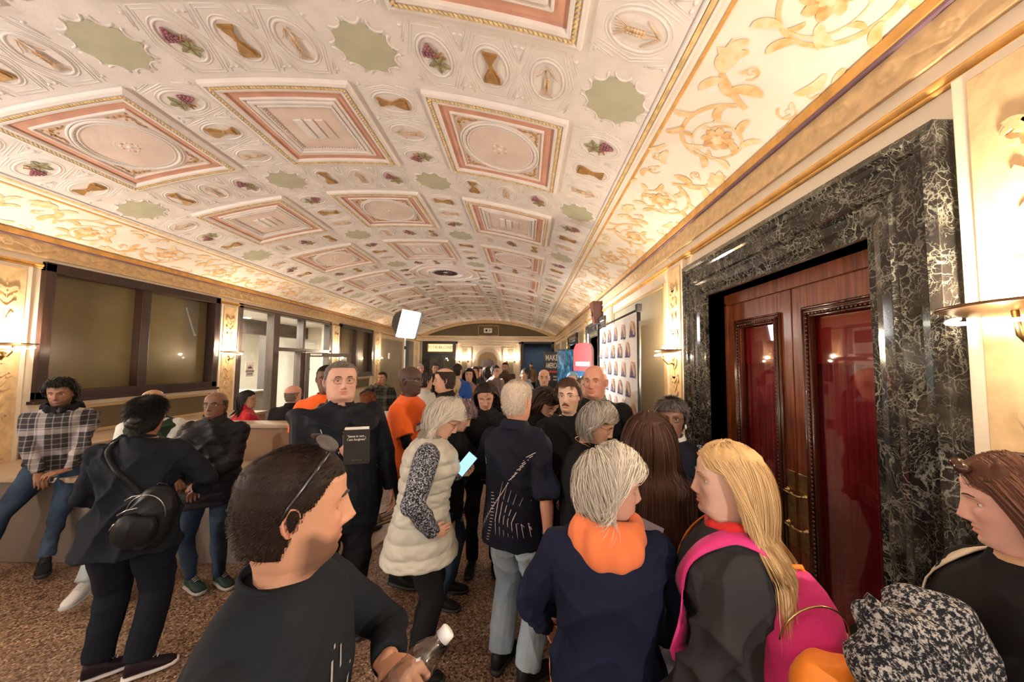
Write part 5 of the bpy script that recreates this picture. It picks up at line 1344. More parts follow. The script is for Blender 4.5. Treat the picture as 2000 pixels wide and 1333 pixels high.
    # --- eyes, brows
    if near<3:
        for s in(-1,1):
            m_=MB(); rot=Matrix.Rotation(-PI/2,3,'X'); R_=.0122; gx=k.get('gaze',(0,0))
            prof=[(R_*math.sin(t),R_*math.cos(t)) for t in (0.02,.24,.25,.5,.52,1.0,1.6)]
            b0=len(m_.f); m_.lathe(prof,12,0,rot=Matrix.Rotation(-math.radians(gx[0]),3,'Z')@Matrix.Rotation(math.radians(gx[1]),3,'X')@rot)
            for fi in range(len(m_.f)): m_.m[fi]=1 if fi<36 else 0
            m_.v=[tuple(H1((s*.033+v[0]*1.1,ey_y+v[1],.004+v[2]))) for v in m_.v]
            m_.build('eye',[EYEW,EYEI],root)
            bcol=k.get('brow',(.05,.035,.025)); m_=MB(); pts=[];rr=[]
            for q in range(7):
                t=q/6; xx=s*(.016+.034*t); zz=.0245+.006*math.sin(PI*t*.75)-.004*t*t+k.get('browlift',0)
                ys=float(headpt(np.array([math.atan2(.085,abs(xx))]),np.array([zz]),0,ho)[0][1]); 
                aa=math.acos(max(-1,min(1,xx/.075))); 
                # search the azimuth whose x matches
                A_=np.linspace(.3,PI-.3,60); PP=headpt(A_,np.full(60,zz),0,ho); j=int(np.argmin(np.abs(PP[:,0]-xx))); ys=PP[j,1]
                pts.append(H1((xx,ys+.0005,zz))); rr.append((.0035 if not fem else .0022)*(.5+math.sin(PI*(t*.85+.1))*.7)*hs)
            m_.tube(pts,rr,6); me_=m_.mesh('eyebrow',mat('brow_%.2f_%.2f'%(bcol[0],bcol[1]),bcol,.8,bmp=.5,bs=300)); link('eyebrow',me_,root)
    if k.get('moust'):
        m_=MB(); pts=[];
        A_=np.linspace(.3,PI-.3,80)
        for q in range(9):
            xx=-.028+.056*q/8; zz=-.054-.010*abs(q/4-1)**1.5; PP=headpt(A_,np.full(80,zz),0,ho); j=int(np.argmin(np.abs(PP[:,0]-xx))); pts.append(H1((xx,PP[j,1]+.001,zz)))
        m_.tube(pts,[hs*.005*(.35+math.sin(PI*(q+.4)/8.8)) for q in range(9)],6); m_.build('moustache',mat('moustache_hair',k['moust'],.8,bmp=.6,bs=300),root)
    # --- hair
    st=k.get('hair')
    if st:
        o=dict(HS[st]); o.update(k.get('ho',{})); o.update({kk:vv for kk,vv in ho.items() if kk in('wide','jaw')}); o['col']=k.get('hc',(.03,.018,.012))
        nS={0:6500,1:3000,2:900,3:260}[near]; nS=int(nS*k.get('hn',1)); hx={0:.75,1:1.0,2:1.7,3:3.0}[near]
        cV,cQ,cC=haircap(o,na,nz,len(label)); sV,sQ,sC=strands(o,nS,len(label)*7+int(abs(X)*100),hx)
        V=np.concatenate([H(cV,False),H(sV,False)]); Q=np.concatenate([cQ,sQ+len(cV)]); C=np.concatenate([cC,sC])
        link('hair',fastmesh('hair',V,Q,HAIR,True,None,np.clip(C,0,1)),root)
    # --- trousers
    g_=.012
    if k.get('legs',1):
        pc=k.get('pants',('black_trousers',(.012,.012,.014),'plain')); pm_=fabric(pc[0],pc[1],pc[2],.85,pc[3] if len(pc)>3 else None); loose=k.get('loose',1.0)
        mb=MB(); loftrings(mb,[(.86,.150*bw,.108*bd_,0),(.95,.162*bw,.118*bd_,0),(1.02,.155*bw,.112*bd_,0),(1.05,.15*bw,.108*bd_,0)],U,18)
        for s in(-1,1):
            Kn,A=legs[s]; Hh=HP[s]; An=A+(Kn-A).normalized()*.02*S
            mb.tube([Hh+Vector((0,0,.02)),Hh.lerp(Kn,.35),Kn,Kn.lerp(An,.5),An],[.100*bw*S,.088*bw*S*loose**.5,.066*S*loose,.062*S*loose,.058*S*loose],14); mb.sph(Kn,.066*S*loose,12,8); mb.sph(Hh,.100*bw*S,12,8)
        V,Q=remesh(mb,vox*1.1,4,.011 if near<3 else 0,len(label)); link('trousers',fastmesh('trousers',V,Q,pm_),root)
        for s in (-1,1):
            Kn,A=legs[s]; fd=k.get('FDL' if s<0 else 'FDR',(s*.15,1,0)); shoe(root,A,fd,S*(.93 if fem else 1),k.get('shoe',('black_leather',(.012,.011,.011))),k.get('sole',(.02,.02,.02)),sit and k.get('footpitch',0))
    # --- top
    tg=top.get('g',.016); hem=top.get('hem',.86); fl_=top.get('flare',0); tm=fabric(*top['mat'][:3],top.get('rough',.85),top['mat'][3] if len(top['mat'])>3 else None)
    def trings(g,hem,fl,topz=1.50,nk=.062):
        R_=[]; 
        if hem<.95:
            R_.append((hem,(.165+fl)*bw+g,(.118+fl)*bd_+g+belly*.6,belly*.4)); 
            if hem<.8: R_.append((.86,(.168+fl*.6)*bw+g,(.120+fl*.5)*bd_+g+belly*.8,belly*.5))
        R_+= [(.97,.165*bw+g+fl*.3,.118*bd_+g+belly,belly*.6),(1.10,(.150 if not fem else .138)*bw+g,.108*bd_+g+belly,belly*.7),(1.22,.160*bw+g,.114*bd_+g+belly*.6,belly*.4)]
        bu=.018 if fem else 0
        R_+= [(1.30,.170*bw+g,.118*bd_+g+bu,bu+belly*.1),(1.38,.174*bw+g,.108*bd_+g+bu*.4,bu*.4),(1.43,.163*bw+g,.090*bd_+g*.8,0),(1.465,.118*bw+g*.8,.076+g*.6,-.004),(1.485,.084*bw+g*.8,.066+g*.6,-.004),(topz,nk+g*.4,nk-.002+g*.4,-.004)]
        return R_
    mb=MB(); loftrings(mb,trings(tg,hem,fl_,1.50,top.get('nk',.060)),U,24)
    sr=(ra[0]+tg*.9,ra[1]+tg*.8+.003,ra[2]+tg*.5+.006); sl=top.get('sleeve',1.0)
    for s in(-1,1):
        E,W,*_=arms[s]; Sx=SH[s]
        if top.get('vest'): continue
        if sl>.55:
            t=(sl-.5)/.5; End=E.lerp(W,t); mb.tube([Sx,Sx.lerp(E,.5),E,E.lerp(End,.5),End],[sr[0]*S*1.02,sr[0]*.97*S,sr[1]*S,(sr[1]*.6+sr[2]*.4)*S,sr[2]*S*1.05],14); mb.sph(E,sr[1]*S*1.02,12,8)
        else:
            t=sl/.5; End=Sx.lerp(E,t); mb.tube([Sx,Sx.lerp(End,.5),End],[sr[0]*S*1.05,sr[0]*1.05*S,sr[0]*1.12*S],14)
        mb.sph(Sx,sr[0]*S*1.0,12,8)
    if top.get('hood'):
        for a_ in range(0,1): pass
    V,Q=remesh(mb,vox,9 if near<2 else 4,top.get('fold',.013),len(label)*1.3,top.get('quilt'),top.get('qa',.012))
    T_=link(top.get('name','shirt'),fastmesh('top',V,Q,tm),root)
    ug=k.get('under',{}).get('ug',.006)
    if 'under' in k: # arms in another garment under a vest
        u=k['under']; um=fabric(*u['mat'][:3],.85,u['mat'][3] if len(u['mat'])>3 else None); mb=MB(); loftrings(mb,trings(.004,.95,0),U,18)
        for s in(-1,1):
            E,W,*_=arms[s]; Sx=SH[s]; mb.tube([Sx,Sx.lerp(E,.5),E,E.lerp(W,.5),W],[(ra[0]+.014+ug)*S,(ra[0]+.013+ug)*S,(ra[1]+.014+ug)*S,(ra[1]+.006+ug)*S,(ra[2]+.014+ug*.4)*S],14); mb.sph(E,(ra[1]+.014+ug)*S,12,8); mb.sph(Sx,(ra[0]+.015+ug)*S,12,8)
        V2,Q2=remesh(mb,vox,5,.006,len(label)); link('sleeves',fastmesh('sleeves',V2,Q2,um),root)
    # collars
    ck=top.get('collar','crew'); cm=fabric(*top['cmat']) if 'cmat' in top else tm
    def ringcol(prof,open_=0,n=28,yo=-.004):
        m_=MB(); V_=[];F2=[]
        a0,a1=(PI/2+open_,PI/2+2*PI-open_)
        for i in range(n+1):
            t=a0+(a1-a0)*i/n
            for (r,z_,fx_) in prof:
                rr=r*(1+fx_*max(0,-math.sin(t))); V_.append(U((rr*math.cos(t),yo+rr*math.sin(t)*.98,z_+ (.012*max(0,-math.sin(t)))-.018*max(0,math.sin(t)))))
        p=len(prof)
        for i in range(n):
            for j in range(p-1): F2.append((i*p+j,i*p+j+1,(i+1)*p+j+1,(i+1)*p+j))
        m_.add(V_,F2,0,True); return m_
    if ck=='crew': ringcol([(.068,1.482,0),(.073,1.490,0),(.070,1.502,0),(.064,1.503,0),(.063,1.485,0)]).build('collar',cm,root)
    elif ck=='turtle': ringcol([(.078,1.47,0),(.074,1.50,0),(.070,1.555,0),(.066,1.56,0),(.064,1.54,0)]).build('collar',cm,root)
    elif ck=='collar': ringcol([(.092,1.468,.1),(.090,1.488,.1),(.077,1.520,0),(.071,1.520,0),(.068,1.49,0)],.28).build('collar',cm,root)
    elif ck=='stand': ringcol([(.096,1.455,.1),(.090,1.50,.05),(.088,1.548,0),(.081,1.55,0),(.076,1.50,0)],.15).build('collar',cm,root)
    elif ck=='hood':
        V_=[];F2=[];n=72;pr_=[(.078,1.485,0,0),(.074,1.515,0,0),(.080,1.540,.012,.0),(.094,1.535,.035,-.004),(.104,1.510,.055,-.02),(.106,1.480,.062,-.045),(.098,1.455,.055,-.070),(.085,1.440,.030,-.055)]
        p=len(pr_)
        for i in range(n+1):
            t=PI/2+.10+(2*PI-.20)*i/n; bk=max(0,-math.sin(t))**.8
            for j,(r,z_,dr,dz_) in enumerate(pr_):
                wr=(.007*math.sin(7*t+j*.5)+.005*math.sin(13*t-j*.9))*(1 if j>1 else .2); rr=r+dr*bk+wr
                V_.append(U((rr*math.cos(t)*1.12,-.004+rr*math.sin(t),z_+dz_*bk-.022*max(0,math.sin(t))+.005*math.sin(5*t+j))))
        for i in range(n):
            for j in range(p-1): F2.append((i*p+j,i*p+j+1,(i+1)*p+j+1,(i+1)*p+j))
        V3=np.array(V_); Q3=np.array(F2)
        hd2=link('hood',fastmesh('hood',V3,Q3,cm),root); sd=hd2.modifiers.new('s','SUBSURF'); sd.levels=1; sd.render_levels=2
        so_=hd2.modifiers.new('t','SOLIDIFY'); so_.thickness=.006
    if k.get('glasses'):
        gc=k['glasses']; mb=MB(); r=.0012*hs if gc[1]=='thin' else .0022*hs
        fy=ey_y+.0245
        for s in(-1,1):
            c=(s*.0335,fy,.0); mb.tube([H1((c[0]+.0235*math.copysign(abs(math.cos(t))**.75,math.cos(t)),fy-.004*abs(math.cos(t)) if s*math.cos(t)>0 else fy,.002+.0175*math.copysign(abs(math.sin(t))**.75,math.sin(t)))) for t in np.linspace(0,2*PI,25)],r,5,caps=False)
            mb.tube([H1((s*.057,fy-.004,.008)),H1((s*.076,.04,.008)),H1((s*.081,.0,.008)),H1((s*.080,-.02,-.012))],r,5)
        mb.tube([H1((-.010,fy,.006)),H1((0,fy+.003,.008)),H1((.010,fy,.006))],r,5)
        gl=mb.build('glasses',mat('glasses_%s'%gc[0],{'black':(.012,.012,.012),'brown':(.08,.03,.015),'metal':(.45,.40,.36)}[gc[0]],.3,metal=.6 if gc[0]=='metal' else 0,bmp=0),root)
        mb=MB()
        for s in(-1,1):
            MB().add([H1((s*.0335+.022*math.cos(t),fy,.002+.0165*math.sin(t))) for t in np.linspace(0,2*PI,16,endpoint=False)],[tuple(range(16))]).build('lens',M['glass'],gl)

    root['_']=0; del root['_']
    return dict(root=root,top=T_,U=U,H=H1,arms=arms,hm=hm,S=S,hs=hs,legs=legs,near=near,RU=RU,tr=trings)
def shoe(root,A,fd,S,up,sole,pitch=0):
    f=Vector(fd).normalized(); 
    R_=Matrix((Vector((f.y,-f.x,0)).normalized(),f,Vector((0,0,1)))).transposed() if abs(f.z)<.01 else frame(f,(0,0,-1))
    fn=lambda x,y,z:tuple(A+R_@Vector((x*S,y*S,z*S)))
    def rings(prof,n=14):
        V=[];F_=[]
        for (y,w,z0,z1) in prof:
            for k in range(n):
                t=2*PI*k/n; c,s=math.cos(t),math.sin(t); V.append(fn(w*math.copysign(abs(c)**.7,c),y,(z0+z1)/2+(z1-z0)/2*math.copysign(abs(s)**.8,s)))
        for i in range(len(prof)-1):
            for k in range(n): F_.append((i*n+k,i*n+(k+1)%n,(i+1)*n+(k+1)%n,(i+1)*n+k))
        F_+= [tuple(range(n)),tuple((len(prof)-1)*n+k for k in range(n))]; return V,F_
    mb=MB(); mb.add(*rings([(-.065,.018,-.06,-.01),(-.055,.032,-.065,.03),(-.02,.036,-.066,.045),(.03,.038,-.066,.035),(.08,.044,-.066,.0),(.13,.047,-.066,-.018),(.17,.040,-.066,-.028),(.195,.022,-.064,-.04)]),0,True)
    s=mb.build('shoe',fabric(up[0],up[1],'plain',.5),root)
    mb=MB(); mb.add(*rings([(-.075,.020,-.083,-.058),(-.06,.038,-.085,-.055),(0,.040,-.085,-.058),(.08,.049,-.085,-.058),(.14,.051,-.085,-.055),(.185,.042,-.085,-.05),(.208,.020,-.078,-.05)]),0,True)
    mb.build('sole',mat('sole_%.2f'%sole[0],sole,.6,bmp=0),s)
    mb=MB()
    for q in range(4): y=.035+q*.02; mb.tube([fn(-.022,y,.034-.3*(y-.02)),fn(0,y+.004,.042-.3*(y-.02)),fn(.022,y,.034-.3*(y-.02))],.003*S,5)
    mb.build('laces',mat('laces_%.2f'%sole[0],tuple(min(1,c*1.0+.02) for c in sole),.7,bmp=0),s)
def decal(P,lines,m,name='print',off=.002,width=.004,back=True,axis='y'):
    """project polylines given in the person's (x,z) plane onto the garment"""
    from mathutils.bvhtree import BVHTree
    if '_bvh' not in P:
        me=P['top'].data; P['_bvh']=BVHTree.FromPolygons([v.co for v in me.vertices],[p.vertices[:] for p in me.polygons])
    d=-1 if back else 1; mb=MB()
    for ln in lines:
        pts,wd=(ln if isinstance(ln,tuple) and len(ln)==2 and hasattr(ln[1],'__len__') and not isinstance(ln[1],tuple) else (ln,[width]*len(ln)))
        L=[]
        n_=len(pts)
        for i,(x,z) in enumerate(pts):
            a=Vector(pts[max(i-1,0)]);b=Vector(pts[min(n_-1,i+1)]); t=(b-a).normalized() if (b-a).length>1e-6 else Vector((1,0)); nn=Vector((-t.y,t.x))*wd[i]/2
            for q in (Vector((x,z))+nn,Vector((x,z))-nn):
                if axis=='y': o_,dr=Vector((q.x,d*1.0,q.y)),Vector((0,-d,0))
                else: o_,dr=Vector((d*1.0,q.x,q.y)),Vector((-d,0,0))
                h=P['_bvh'].ray_cast(o_,dr)
                L.append(h[0]+h[1]*off if h[0] is not None else None)
        V=[];F_=[]
        for i in range(n_-1):
            s4=L[2*i:2*i+4]
            if any(q is None for q in s4): continue
            b0=len(V); V+=s4; F_.append((b0,b0+1,b0+3,b0+2))
        if V: mb.add(V,F_)
    return mb.build(name,m,P['root']) if mb.v else None
def handpt(P,s,off=(0,.08,0)):
    W,Fm=P['hm'][s]; loc=W+Fm@(Vector(off)*P['S']); 
    return P['root'].matrix_basis@loc, (P['root'].matrix_basis.to_3x3()@Fm)
def place(o,loc,R3):
    m=R3.to_4x4(); m.translation=loc; o.matrix_world=m; return o

def strap(P,pts,w,m,name,off=.010,parent=None,th=.004,other=None):
    """band laid over the garment through points given in the person frame"""
    from mathutils.bvhtree import BVHTree
    me=P['top'].data; B_=BVHTree.FromPolygons([v.co for v in me.vertices],[p.vertices[:] for p in me.polygons])
    pts=[P['U'](p) for p in pts]; Q_=[]
    for i in range(len(pts)-1):
        for q in range(6): Q_.append(pts[i].lerp(pts[i+1],q/6))
    Q_.append(pts[-1]); C_=[];N_=[]
    for q in Q_:
        h=B_.find_nearest(q); C_.append(h[0]+h[1]*off); N_.append(h[1])
    for _ in range(3):
        C_=[C_[0]]+[(C_[i-1]+C_[i]*2+C_[i+1])/4 for i in range(1,len(C_)-1)]+[C_[-1]]; N_=[N_[0]]+[((N_[i-1]+N_[i]*2+N_[i+1])/4).normalized() for i in range(1,len(N_)-1)]+[N_[-1]]
    V=[];Fc=[]
    for i,c in enumerate(C_):
        t=(C_[min(i+1,len(C_)-1)]-C_[max(i-1,0)]).normalized(); sd=t.cross(N_[i]).normalized()*w/2
        V+=[c+sd,c-sd,c-sd+N_[i]*th,c+sd+N_[i]*th]
    for i in range(len(C_)-1):
        for k in range(4): Fc.append((4*i+k,4*i+(k+1)%4,4*i+4+(k+1)%4,4*i+4+k))
    W_=P['root'].matrix_basis
    mb=MB(); mb.add([W_@v for v in V] if parent is not None else V,Fc,0,True); o=mb.build(name,m,None)
    if parent is not None: o.parent=parent; o.matrix_parent_inverse=parent.matrix_world.inverted()
    else: o.parent=P['root']
    return o
# ================= PEOPLE: who stands where =================
def pp(label,px,topy,s,face,**k):
    X=(px-1027)/s; Y=700/s; Tz=1.9-(topy-707)/s-k.pop('hairh',.0)
    ln=math.radians(k.get('lean',0)); f=Vector((math.sin(math.radians(face)),math.cos(math.radians(face)),0))
    if 'sit' in k: T=k.pop('T'); k['sit']=Tz-.94*T/1.75
    else: T=Tz/(.543+.457*math.cos(ln))
    S=T/1.75; off=.72*S*math.sin(ln)+.02
    return person(label,X-f.x*off,Y-f.y*off,T,face,**k)
BL=('black_cloth',(.010,.010,.012),'plain'); NV=('navy_cloth',(.012,.016,.045),'plain')
def mt(n,c,kind='plain',c2=None): return (n,c,kind,c2) if c2 else (n,c,kind)
JEANL=mt('light_jeans',(.22,.30,.38),'denim',(.40,.47,.54)); JEAND=mt('dark_jeans',(.018,.032,.060),'denim',(.05,.08,.13)); JEANG=mt('grey_jeans',(.06,.065,.075),'denim',(.28,.28,.28))
WSH=('white_trainer',(.60,.60,.60)); BSH=('black_trainer',(.015,.015,.016))
# --- front man
P1=pp('nearest man in faded black t-shirt with short dark hair, holding a plastic water bottle',590,868,930,80,lod=0,hairh=.008,bw=1.25,hy=-28,hp=4,hair='short',
  ho=dict(len=.010,nape=.078,hl=.068,w=.0012,mess=.35,cap=.003,vol=.006,lift=1.0,grav=.1),hn=2.2,hc=(.022,.012,.008),skin=(.50,.265,.17),beard=.85,beardcol=(.09,.045,.03),fc=dict(nose=1.2,jaw=1.05),lid=.75,
  top=dict(mat=mt('faded_black_tee',(.011,.014,.020)),sleeve=.95,fold=.010,hem=.84),pants=JEAND,
  L=dict(w=(-.03,.21,1.27),pole=(-1,.0,-.5),hd=(.75,.6,.1),palm=(.1,.5,-.8),pose='grip'),R=dict(w=(.27,.05,.86)))
decal(P1,[([(x,1.30+.05*math.sin(x*40)),(x+.01,1.24)],[.006,.01]) for x in (-.01,.02,.04,.06,.08,.10)]+[([(-.01,1.22),(.11,1.22)],[.006,.006]),([(-.01,1.17),(.09,1.18)],[.02,.006])],mat('faded_white_print',(.35,.33,.30),.8),'chest_print',back=False)
# --- seated / perched group on the left
P3=pp('young man in grey plaid jacket and dark hood seated on stone ledge, far left',127,742,203,140,lod=1,hairh=.03,sit=1,T=1.74,bw=1.28,bd=1.1,lean=6,hair='mop',hc=(.012,.010,.009),skin='midbrown',beard=.7,
  top=dict(mat=mt('plaid_flannel',(.035,.032,.034),'plaid',(.42,.38,.38)),collar='hood',cmat=BL,hem=.80,g=.024,name='jacket'),pants=JEAND,hr=3,hy=6,
  R=dict(w=(.06,.25,.86),palm=(0,-.3,-1),pole=(1,-.2,-.5)),L=dict(w=(-.10,.30,.84),palm=(0,-.3,-1),hd=(.9,.4,-.1),pole=(-1,-.2,-.5)),FL=(-.05,.38,.13),FR=(.36,.16,.14),shoe=BSH)
P4=pp('balding man in green sweater vest and white shirt, perched behind the backpack woman',304,765,212,150,lod=1,sit=1,T=1.68,lean=5,bw=1.15,hair='short',hc=(.30,.28,.26),ho=dict(bald=.055),skin='tan',
  top=dict(mat=mt('green_knit_vest',(.03,.05,.035)),vest=1,g=.024,collar='collar',cmat=mt('white_shirt',(.60,.62,.58))),under=dict(mat=mt('white_shirt',(.60,.62,.58))),pants=mt('pale_blue_trousers',(.36,.42,.44)),loose=1.25,
  L=dict(w=(-.10,.30,.86),pole=(-1,-.3,-.4)),R=dict(w=(.12,.30,.88),pole=(1,-.3,-.4)),FL=(-.02,.46,.09),FR=(.22,.52,.09),shoe=WSH,sole=(.5,.5,.5))
P5=pp('woman seen from behind in long black coat with small black backpack on her right side',300,778,296,-14,lod=0,hairh=.01,fem=1,bw=1.42,bwk=.75,hair='up',hc=(.010,.009,.009),hn=1.2,skin='midbrown',ho=dict(nape=.09),
  top=dict(mat=mt('dark_navy_coat',(.010,.012,.018)),hem=.78,g=.036,flare=.05,collar='crew',name='coat',fold=.018),pants=mt('navy_trousers',(.008,.010,.018)),loose=1.35,lean=5,
  R=dict(w=(.22,.25,1.05),pole=(1,-.2,-.5)),L=dict(w=(-.24,.20,.98),pole=(-.5,-1,-.8)),FDR=(.9,.45,0),FDL=(.8,.5,0),FL=(-.12,-.02,.085),FR=(.12,-.06,.085),shoe=('black_runner',(.02,.012,.018)),sole=(.62,.60,.60))
# bun of hair
bn=MB()
for q in range(7): 
    t=q*.9; bn.sph(P5['H']((.012*math.cos(t),-.115-.01*math.sin(t*2),-.02-.018*q/3)),(.034-.002*q,.026,.026),10,7)
bn.build('hair_bun',mat('black_hair_mass',(.010,.009,.009),.5,bmp=.6,bs=120),P5['root'])
P6=pp('older man in black puffer jacket and glasses standing before the stone ledge, chin raised',425,770,226,160,lod=1,bw=1.32,bd=1.25,hair='short',hc=(.05,.045,.04),ho=dict(bald=.035),skin='brown',glasses=('black','thick'),hy=6,hp=-6,belly=.03,
  top=dict(mat=mt('black_puffer',(.014,.014,.017)),quilt=.075,qa=.011,hem=.76,g=.04,collar='stand',name='jacket',rough=.55),pants=JEAND,R=dict(w=(.14,.27,1.05),pole=(1,-.3,-.6),pose='hold'),L=dict(w=(-.04,.28,1.03),pole=(-1,-.3,-.6),pose='hold'),shoe=('dark_green_shoe',(.02,.04,.035)),sole=(.35,.33,.30),FDL=(-.7,.7,0),FDR=(-.7,.7,0))
# --- seated behind the low wall
P7=pp('woman in red jacket with black hair seated behind the low wall',490,766,150,40,lod=2,fem=1,sit=1,T=1.62,bw=1.3,hy=35,hair='long',ho=dict(len=.16,lenfront=.1),hc=(.012,.010,.010),skin='tan',legs=0,top=dict(mat=mt('red_fleece',(.45,.012,.02)),g=.03,collar='turtle',name='jacket',hem=.86))
P8=pp('bald man in black jacket seated behind the low wall, seen from behind',577,755,150,-10,lod=2,sit=1,T=1.72,bw=1.3,hy=30,hair='short',ho=dict(bald=.02),hc=(.2,.15,.12),skin='red',legs=0,glasses=('metal','thin'),top=dict(mat=BL,g=.03,collar='collar',name='jacket'))
# --- man with the book
P9=pp('heavyset man with glasses in dark jacket holding a black book to his chest',669,713,268,146,lod=0,hairh=.005,hs=1.08,bw=1.42,bwk=.7,bd=1.35,belly=.05,hair='short',ho=dict(len=.018,hl=.082,col2=(.30,.28,.26),mix=.5),hc=(.16,.14,.12),skin=(.62,.37,.29),fc=dict(wide=1.14,jaw=1.18,cheek=1.4),glasses=('brown','thin'),hy=-4,hp=-3,
  top=dict(mat=mt('dark_track_jacket',(.010,.012,.018)),hem=.70,g=.034,collar='collar',name='jacket',rough=.6,fold=.018),pants=BL,loose=1.3,
  R=dict(w=(.02,.27,1.22),pole=(1,-.2,-.7),hd=(-.9,.35,.15),palm=(0,-1,0),pose='hold'),L=dict(w=(-.34,.06,.86),pole=(-1,-.8,0)))
for sd_ in (-1,1): decal(P9,[([(.13*sd_,1.44),(.105*sd_,1.36),(.10*sd_,1.25)],[.004]*3)],mat('pale_piping',(.5,.5,.52),.6),'piping',back=False)
decal(P9,[[(0,1.42),(.0,1.2),(.0,.8)]],mat('zip_metal',(.2,.2,.2),.4,metal=.8),'zipper',back=False,width=.007)
decal(P9,[([(-.15+.012*q,1.40-.012*q),(-.145+.012*q,1.37-.012*q)],[.008,.006]) for q in range(6)],mat('pale_piping',(1,1,1)),'chest_lettering',back=False)
B3=pp('person in orange t-shirt mostly hidden behind the man with the book',640,716,205,150,lod=2,bw=1.1,hair='buzz',skin='brown',top=dict(mat=mt('orange_tee',(.85,.13,.015)),sleeve=.42),hc=(.02,.015,.01))
# --- orange shirt man
P10=pp('man in bright orange t-shirt over black long sleeves, shaved head in profile, name tag',805,717,214,98,lod=1,bw=1.22,bd=1.1,hy=4,skin='dark',glasses=('metal','thin'),
  top=dict(mat=mt('orange_tee',(.85,.13,.015)),sleeve=.40,hem=.80,g=.022),pants=mt('dark_work_trousers',(.015,.018,.026)),
  R=dict(w=(.08,.30,1.08),pole=(1,-.4,-.6)),L=dict(w=(-.20,.26,1.06),pole=(-1,-.3,-.6)))
mb=MB(); sk=fabric('black_underlayer',(.008,.008,.009))
for s in(-1,1):
    E,W,*_=P10['arms'][s]; Sx=P10['U']((s*.2,0,1.40)); mb.tube([Sx,E,E.lerp(W,.5),W],[.050,.046,.042,.032],12); mb.sph(E,.047,12,8)
V_,Q_=remesh(mb,.010,3,.004); link('sleeves',fastmesh('sleeves',V_,Q_,sk),P10['root'])
decal(P10,[([(.05,1.335),(.13,1.325)],[.050,.050])],mat('name_tag_white',(.8,.8,.8),.5,bmp=0),'name_tag',back=False,off=.006)
decal(P10,[([(.05,1.365),(.13,1.355)],[.018,.018])],mat('name_tag_blue',(.05,.08,.35),.5,bmp=0),'tag_header',back=False,off=.009)
decal(P10,[([(-.08,1.36),(-.05,1.31)],[.030,.034])],mat('pale_crest_print',(.85,.6,.45),.6,bmp=0),'chest_print',back=False,off=.005)
# --- woman in the quilted vest
P11=pp('white-haired woman in long cream quilted vest, hand on hip, looking down at a phone',862,768,298,80,lod=0,hairh=.030,fem=1,bw=1.42,bd=1.45,lean=7,hp=26,hair='bob',hc=(.56,.52,.46),ho=dict(facey=.045,col2=(.66,.60,.50),vol=.036,crown=(0,-.05,.11),sweep=(0,.25,0),lenfront=.10,nape=.115,len=.125),hn=1.2,glasses=('brown','thin'),lid=.8,brow=(.3,.25,.2),
  top=dict(mat=mt('cream_quilted_nylon',(.52,.50,.43)),vest=1,quilt=.085,qa=.016,hem=.73,flare=.05,g=.022,collar='collar',cmat=mt('taupe_lining',(.20,.17,.14)),name='quilted_vest',rough=.5,fold=.004),
  under=dict(mat=mt('black_white_boucle',(.012,.012,.018),'speckle',(.40,.42,.48)),ug=.026),pants=BL,loose=1.15,
  R=dict(w=(.26,.10,.97),pole=(1.4,-.8,-.1),hd=(-.5,.8,-.1),palm=(-.8,-.3,0),pose='relax'),L=dict(w=(-.10,.24,1.20),pole=(-1,-.3,-.6),hd=(.1,.95,.1),palm=(.3,0,1),pose='hold'),skin='light')
decal(P11,[([(.02+.0*z,z),(.04,z-.045)],[.20,.20]) for z in (.86,.82,.78,.74,.70)],fabric('lavender_floral_panel',(.36,.33,.40),'floral',.7,(.62,.58,.62)),'floral_panel',back=True,axis='x') if False else None
# --- group around the centre
P12=pp('woman with curly ash-purple hair in dark clothes using a phone, behind the quilted vest woman',896,776,236,96,lod=1,fem=1,hairh=.03,bw=1.15,hp=22,lean=5,hair='curly',hc=(.28,.20,.22),ho=dict(col2=(.16,.11,.12)),hn=1.2,top=dict(mat=BL,g=.028,hem=.74,collar='crew',name='coat'),pants=JEAND,
  R=dict(w=(.12,.36,1.18),pole=(1,-.3,-.6),hd=(-.3,.8,.5),palm=(-.6,0,.4),pose='hold'),L=dict(w=(-.06,.38,1.20),pole=(-1,-.3,-.6),hd=(.2,.9,.2),palm=(.3,0,1),pose='hold'))
P13=pp('dark-haired woman in black turtleneck looking down, facing the camera beside the curly haired woman',950,742,207,176,lod=1,fem=1,bw=1.12,hairh=.012,hp=24,hair='long',hc=(.020,.012,.010),ho=dict(len=.36,lenfront=.34,sweep=(-.2,-.2,0),col2=(.16,.08,.045),mix=.15,hl=.078),lid=.9,skin='light',top=dict(mat=BL,collar='turtle',g=.022,name='sweater'),
  R=dict(w=(.10,.30,1.12),pole=(1,-.3,-.6),pose='hold'),L=dict(w=(-.12,.30,1.12),pole=(-1,-.3,-.6),pose='hold'))
P14=pp('white-haired man seen from behind in dark navy polo with white slanted stripes and pale jeans',1013,744,303,36,lod=0,hairh=.006,bw=1.42,bwk=.22,bd=1.3,belly=.035,hair='short',ho=dict(len=.016,nape=.075,w=.0018,vol=.008),hn=1.4,hc=(.58,.50,.42),skin=(.55,.27,.19),
  top=dict(mat=mt('navy_polo',(.010,.011,.022)),sleeve=.52,hem=.80,g=.022,collar='collar',fold=.016,flare=.01),pants=JEANL,loose=1.36,hs=1.05,
  R=dict(w=(.27,-.04,.84),pole=(1,-.6,0)),L=dict(w=(-.20,.25,1.05),pole=(-1,-.3,-.4)),FDL=(-.2,1,0),FDR=(.3,1,0),shoe=BSH)
wl=mat('white_stripe_print',(.62,.52,.50),.7,bmp=0)
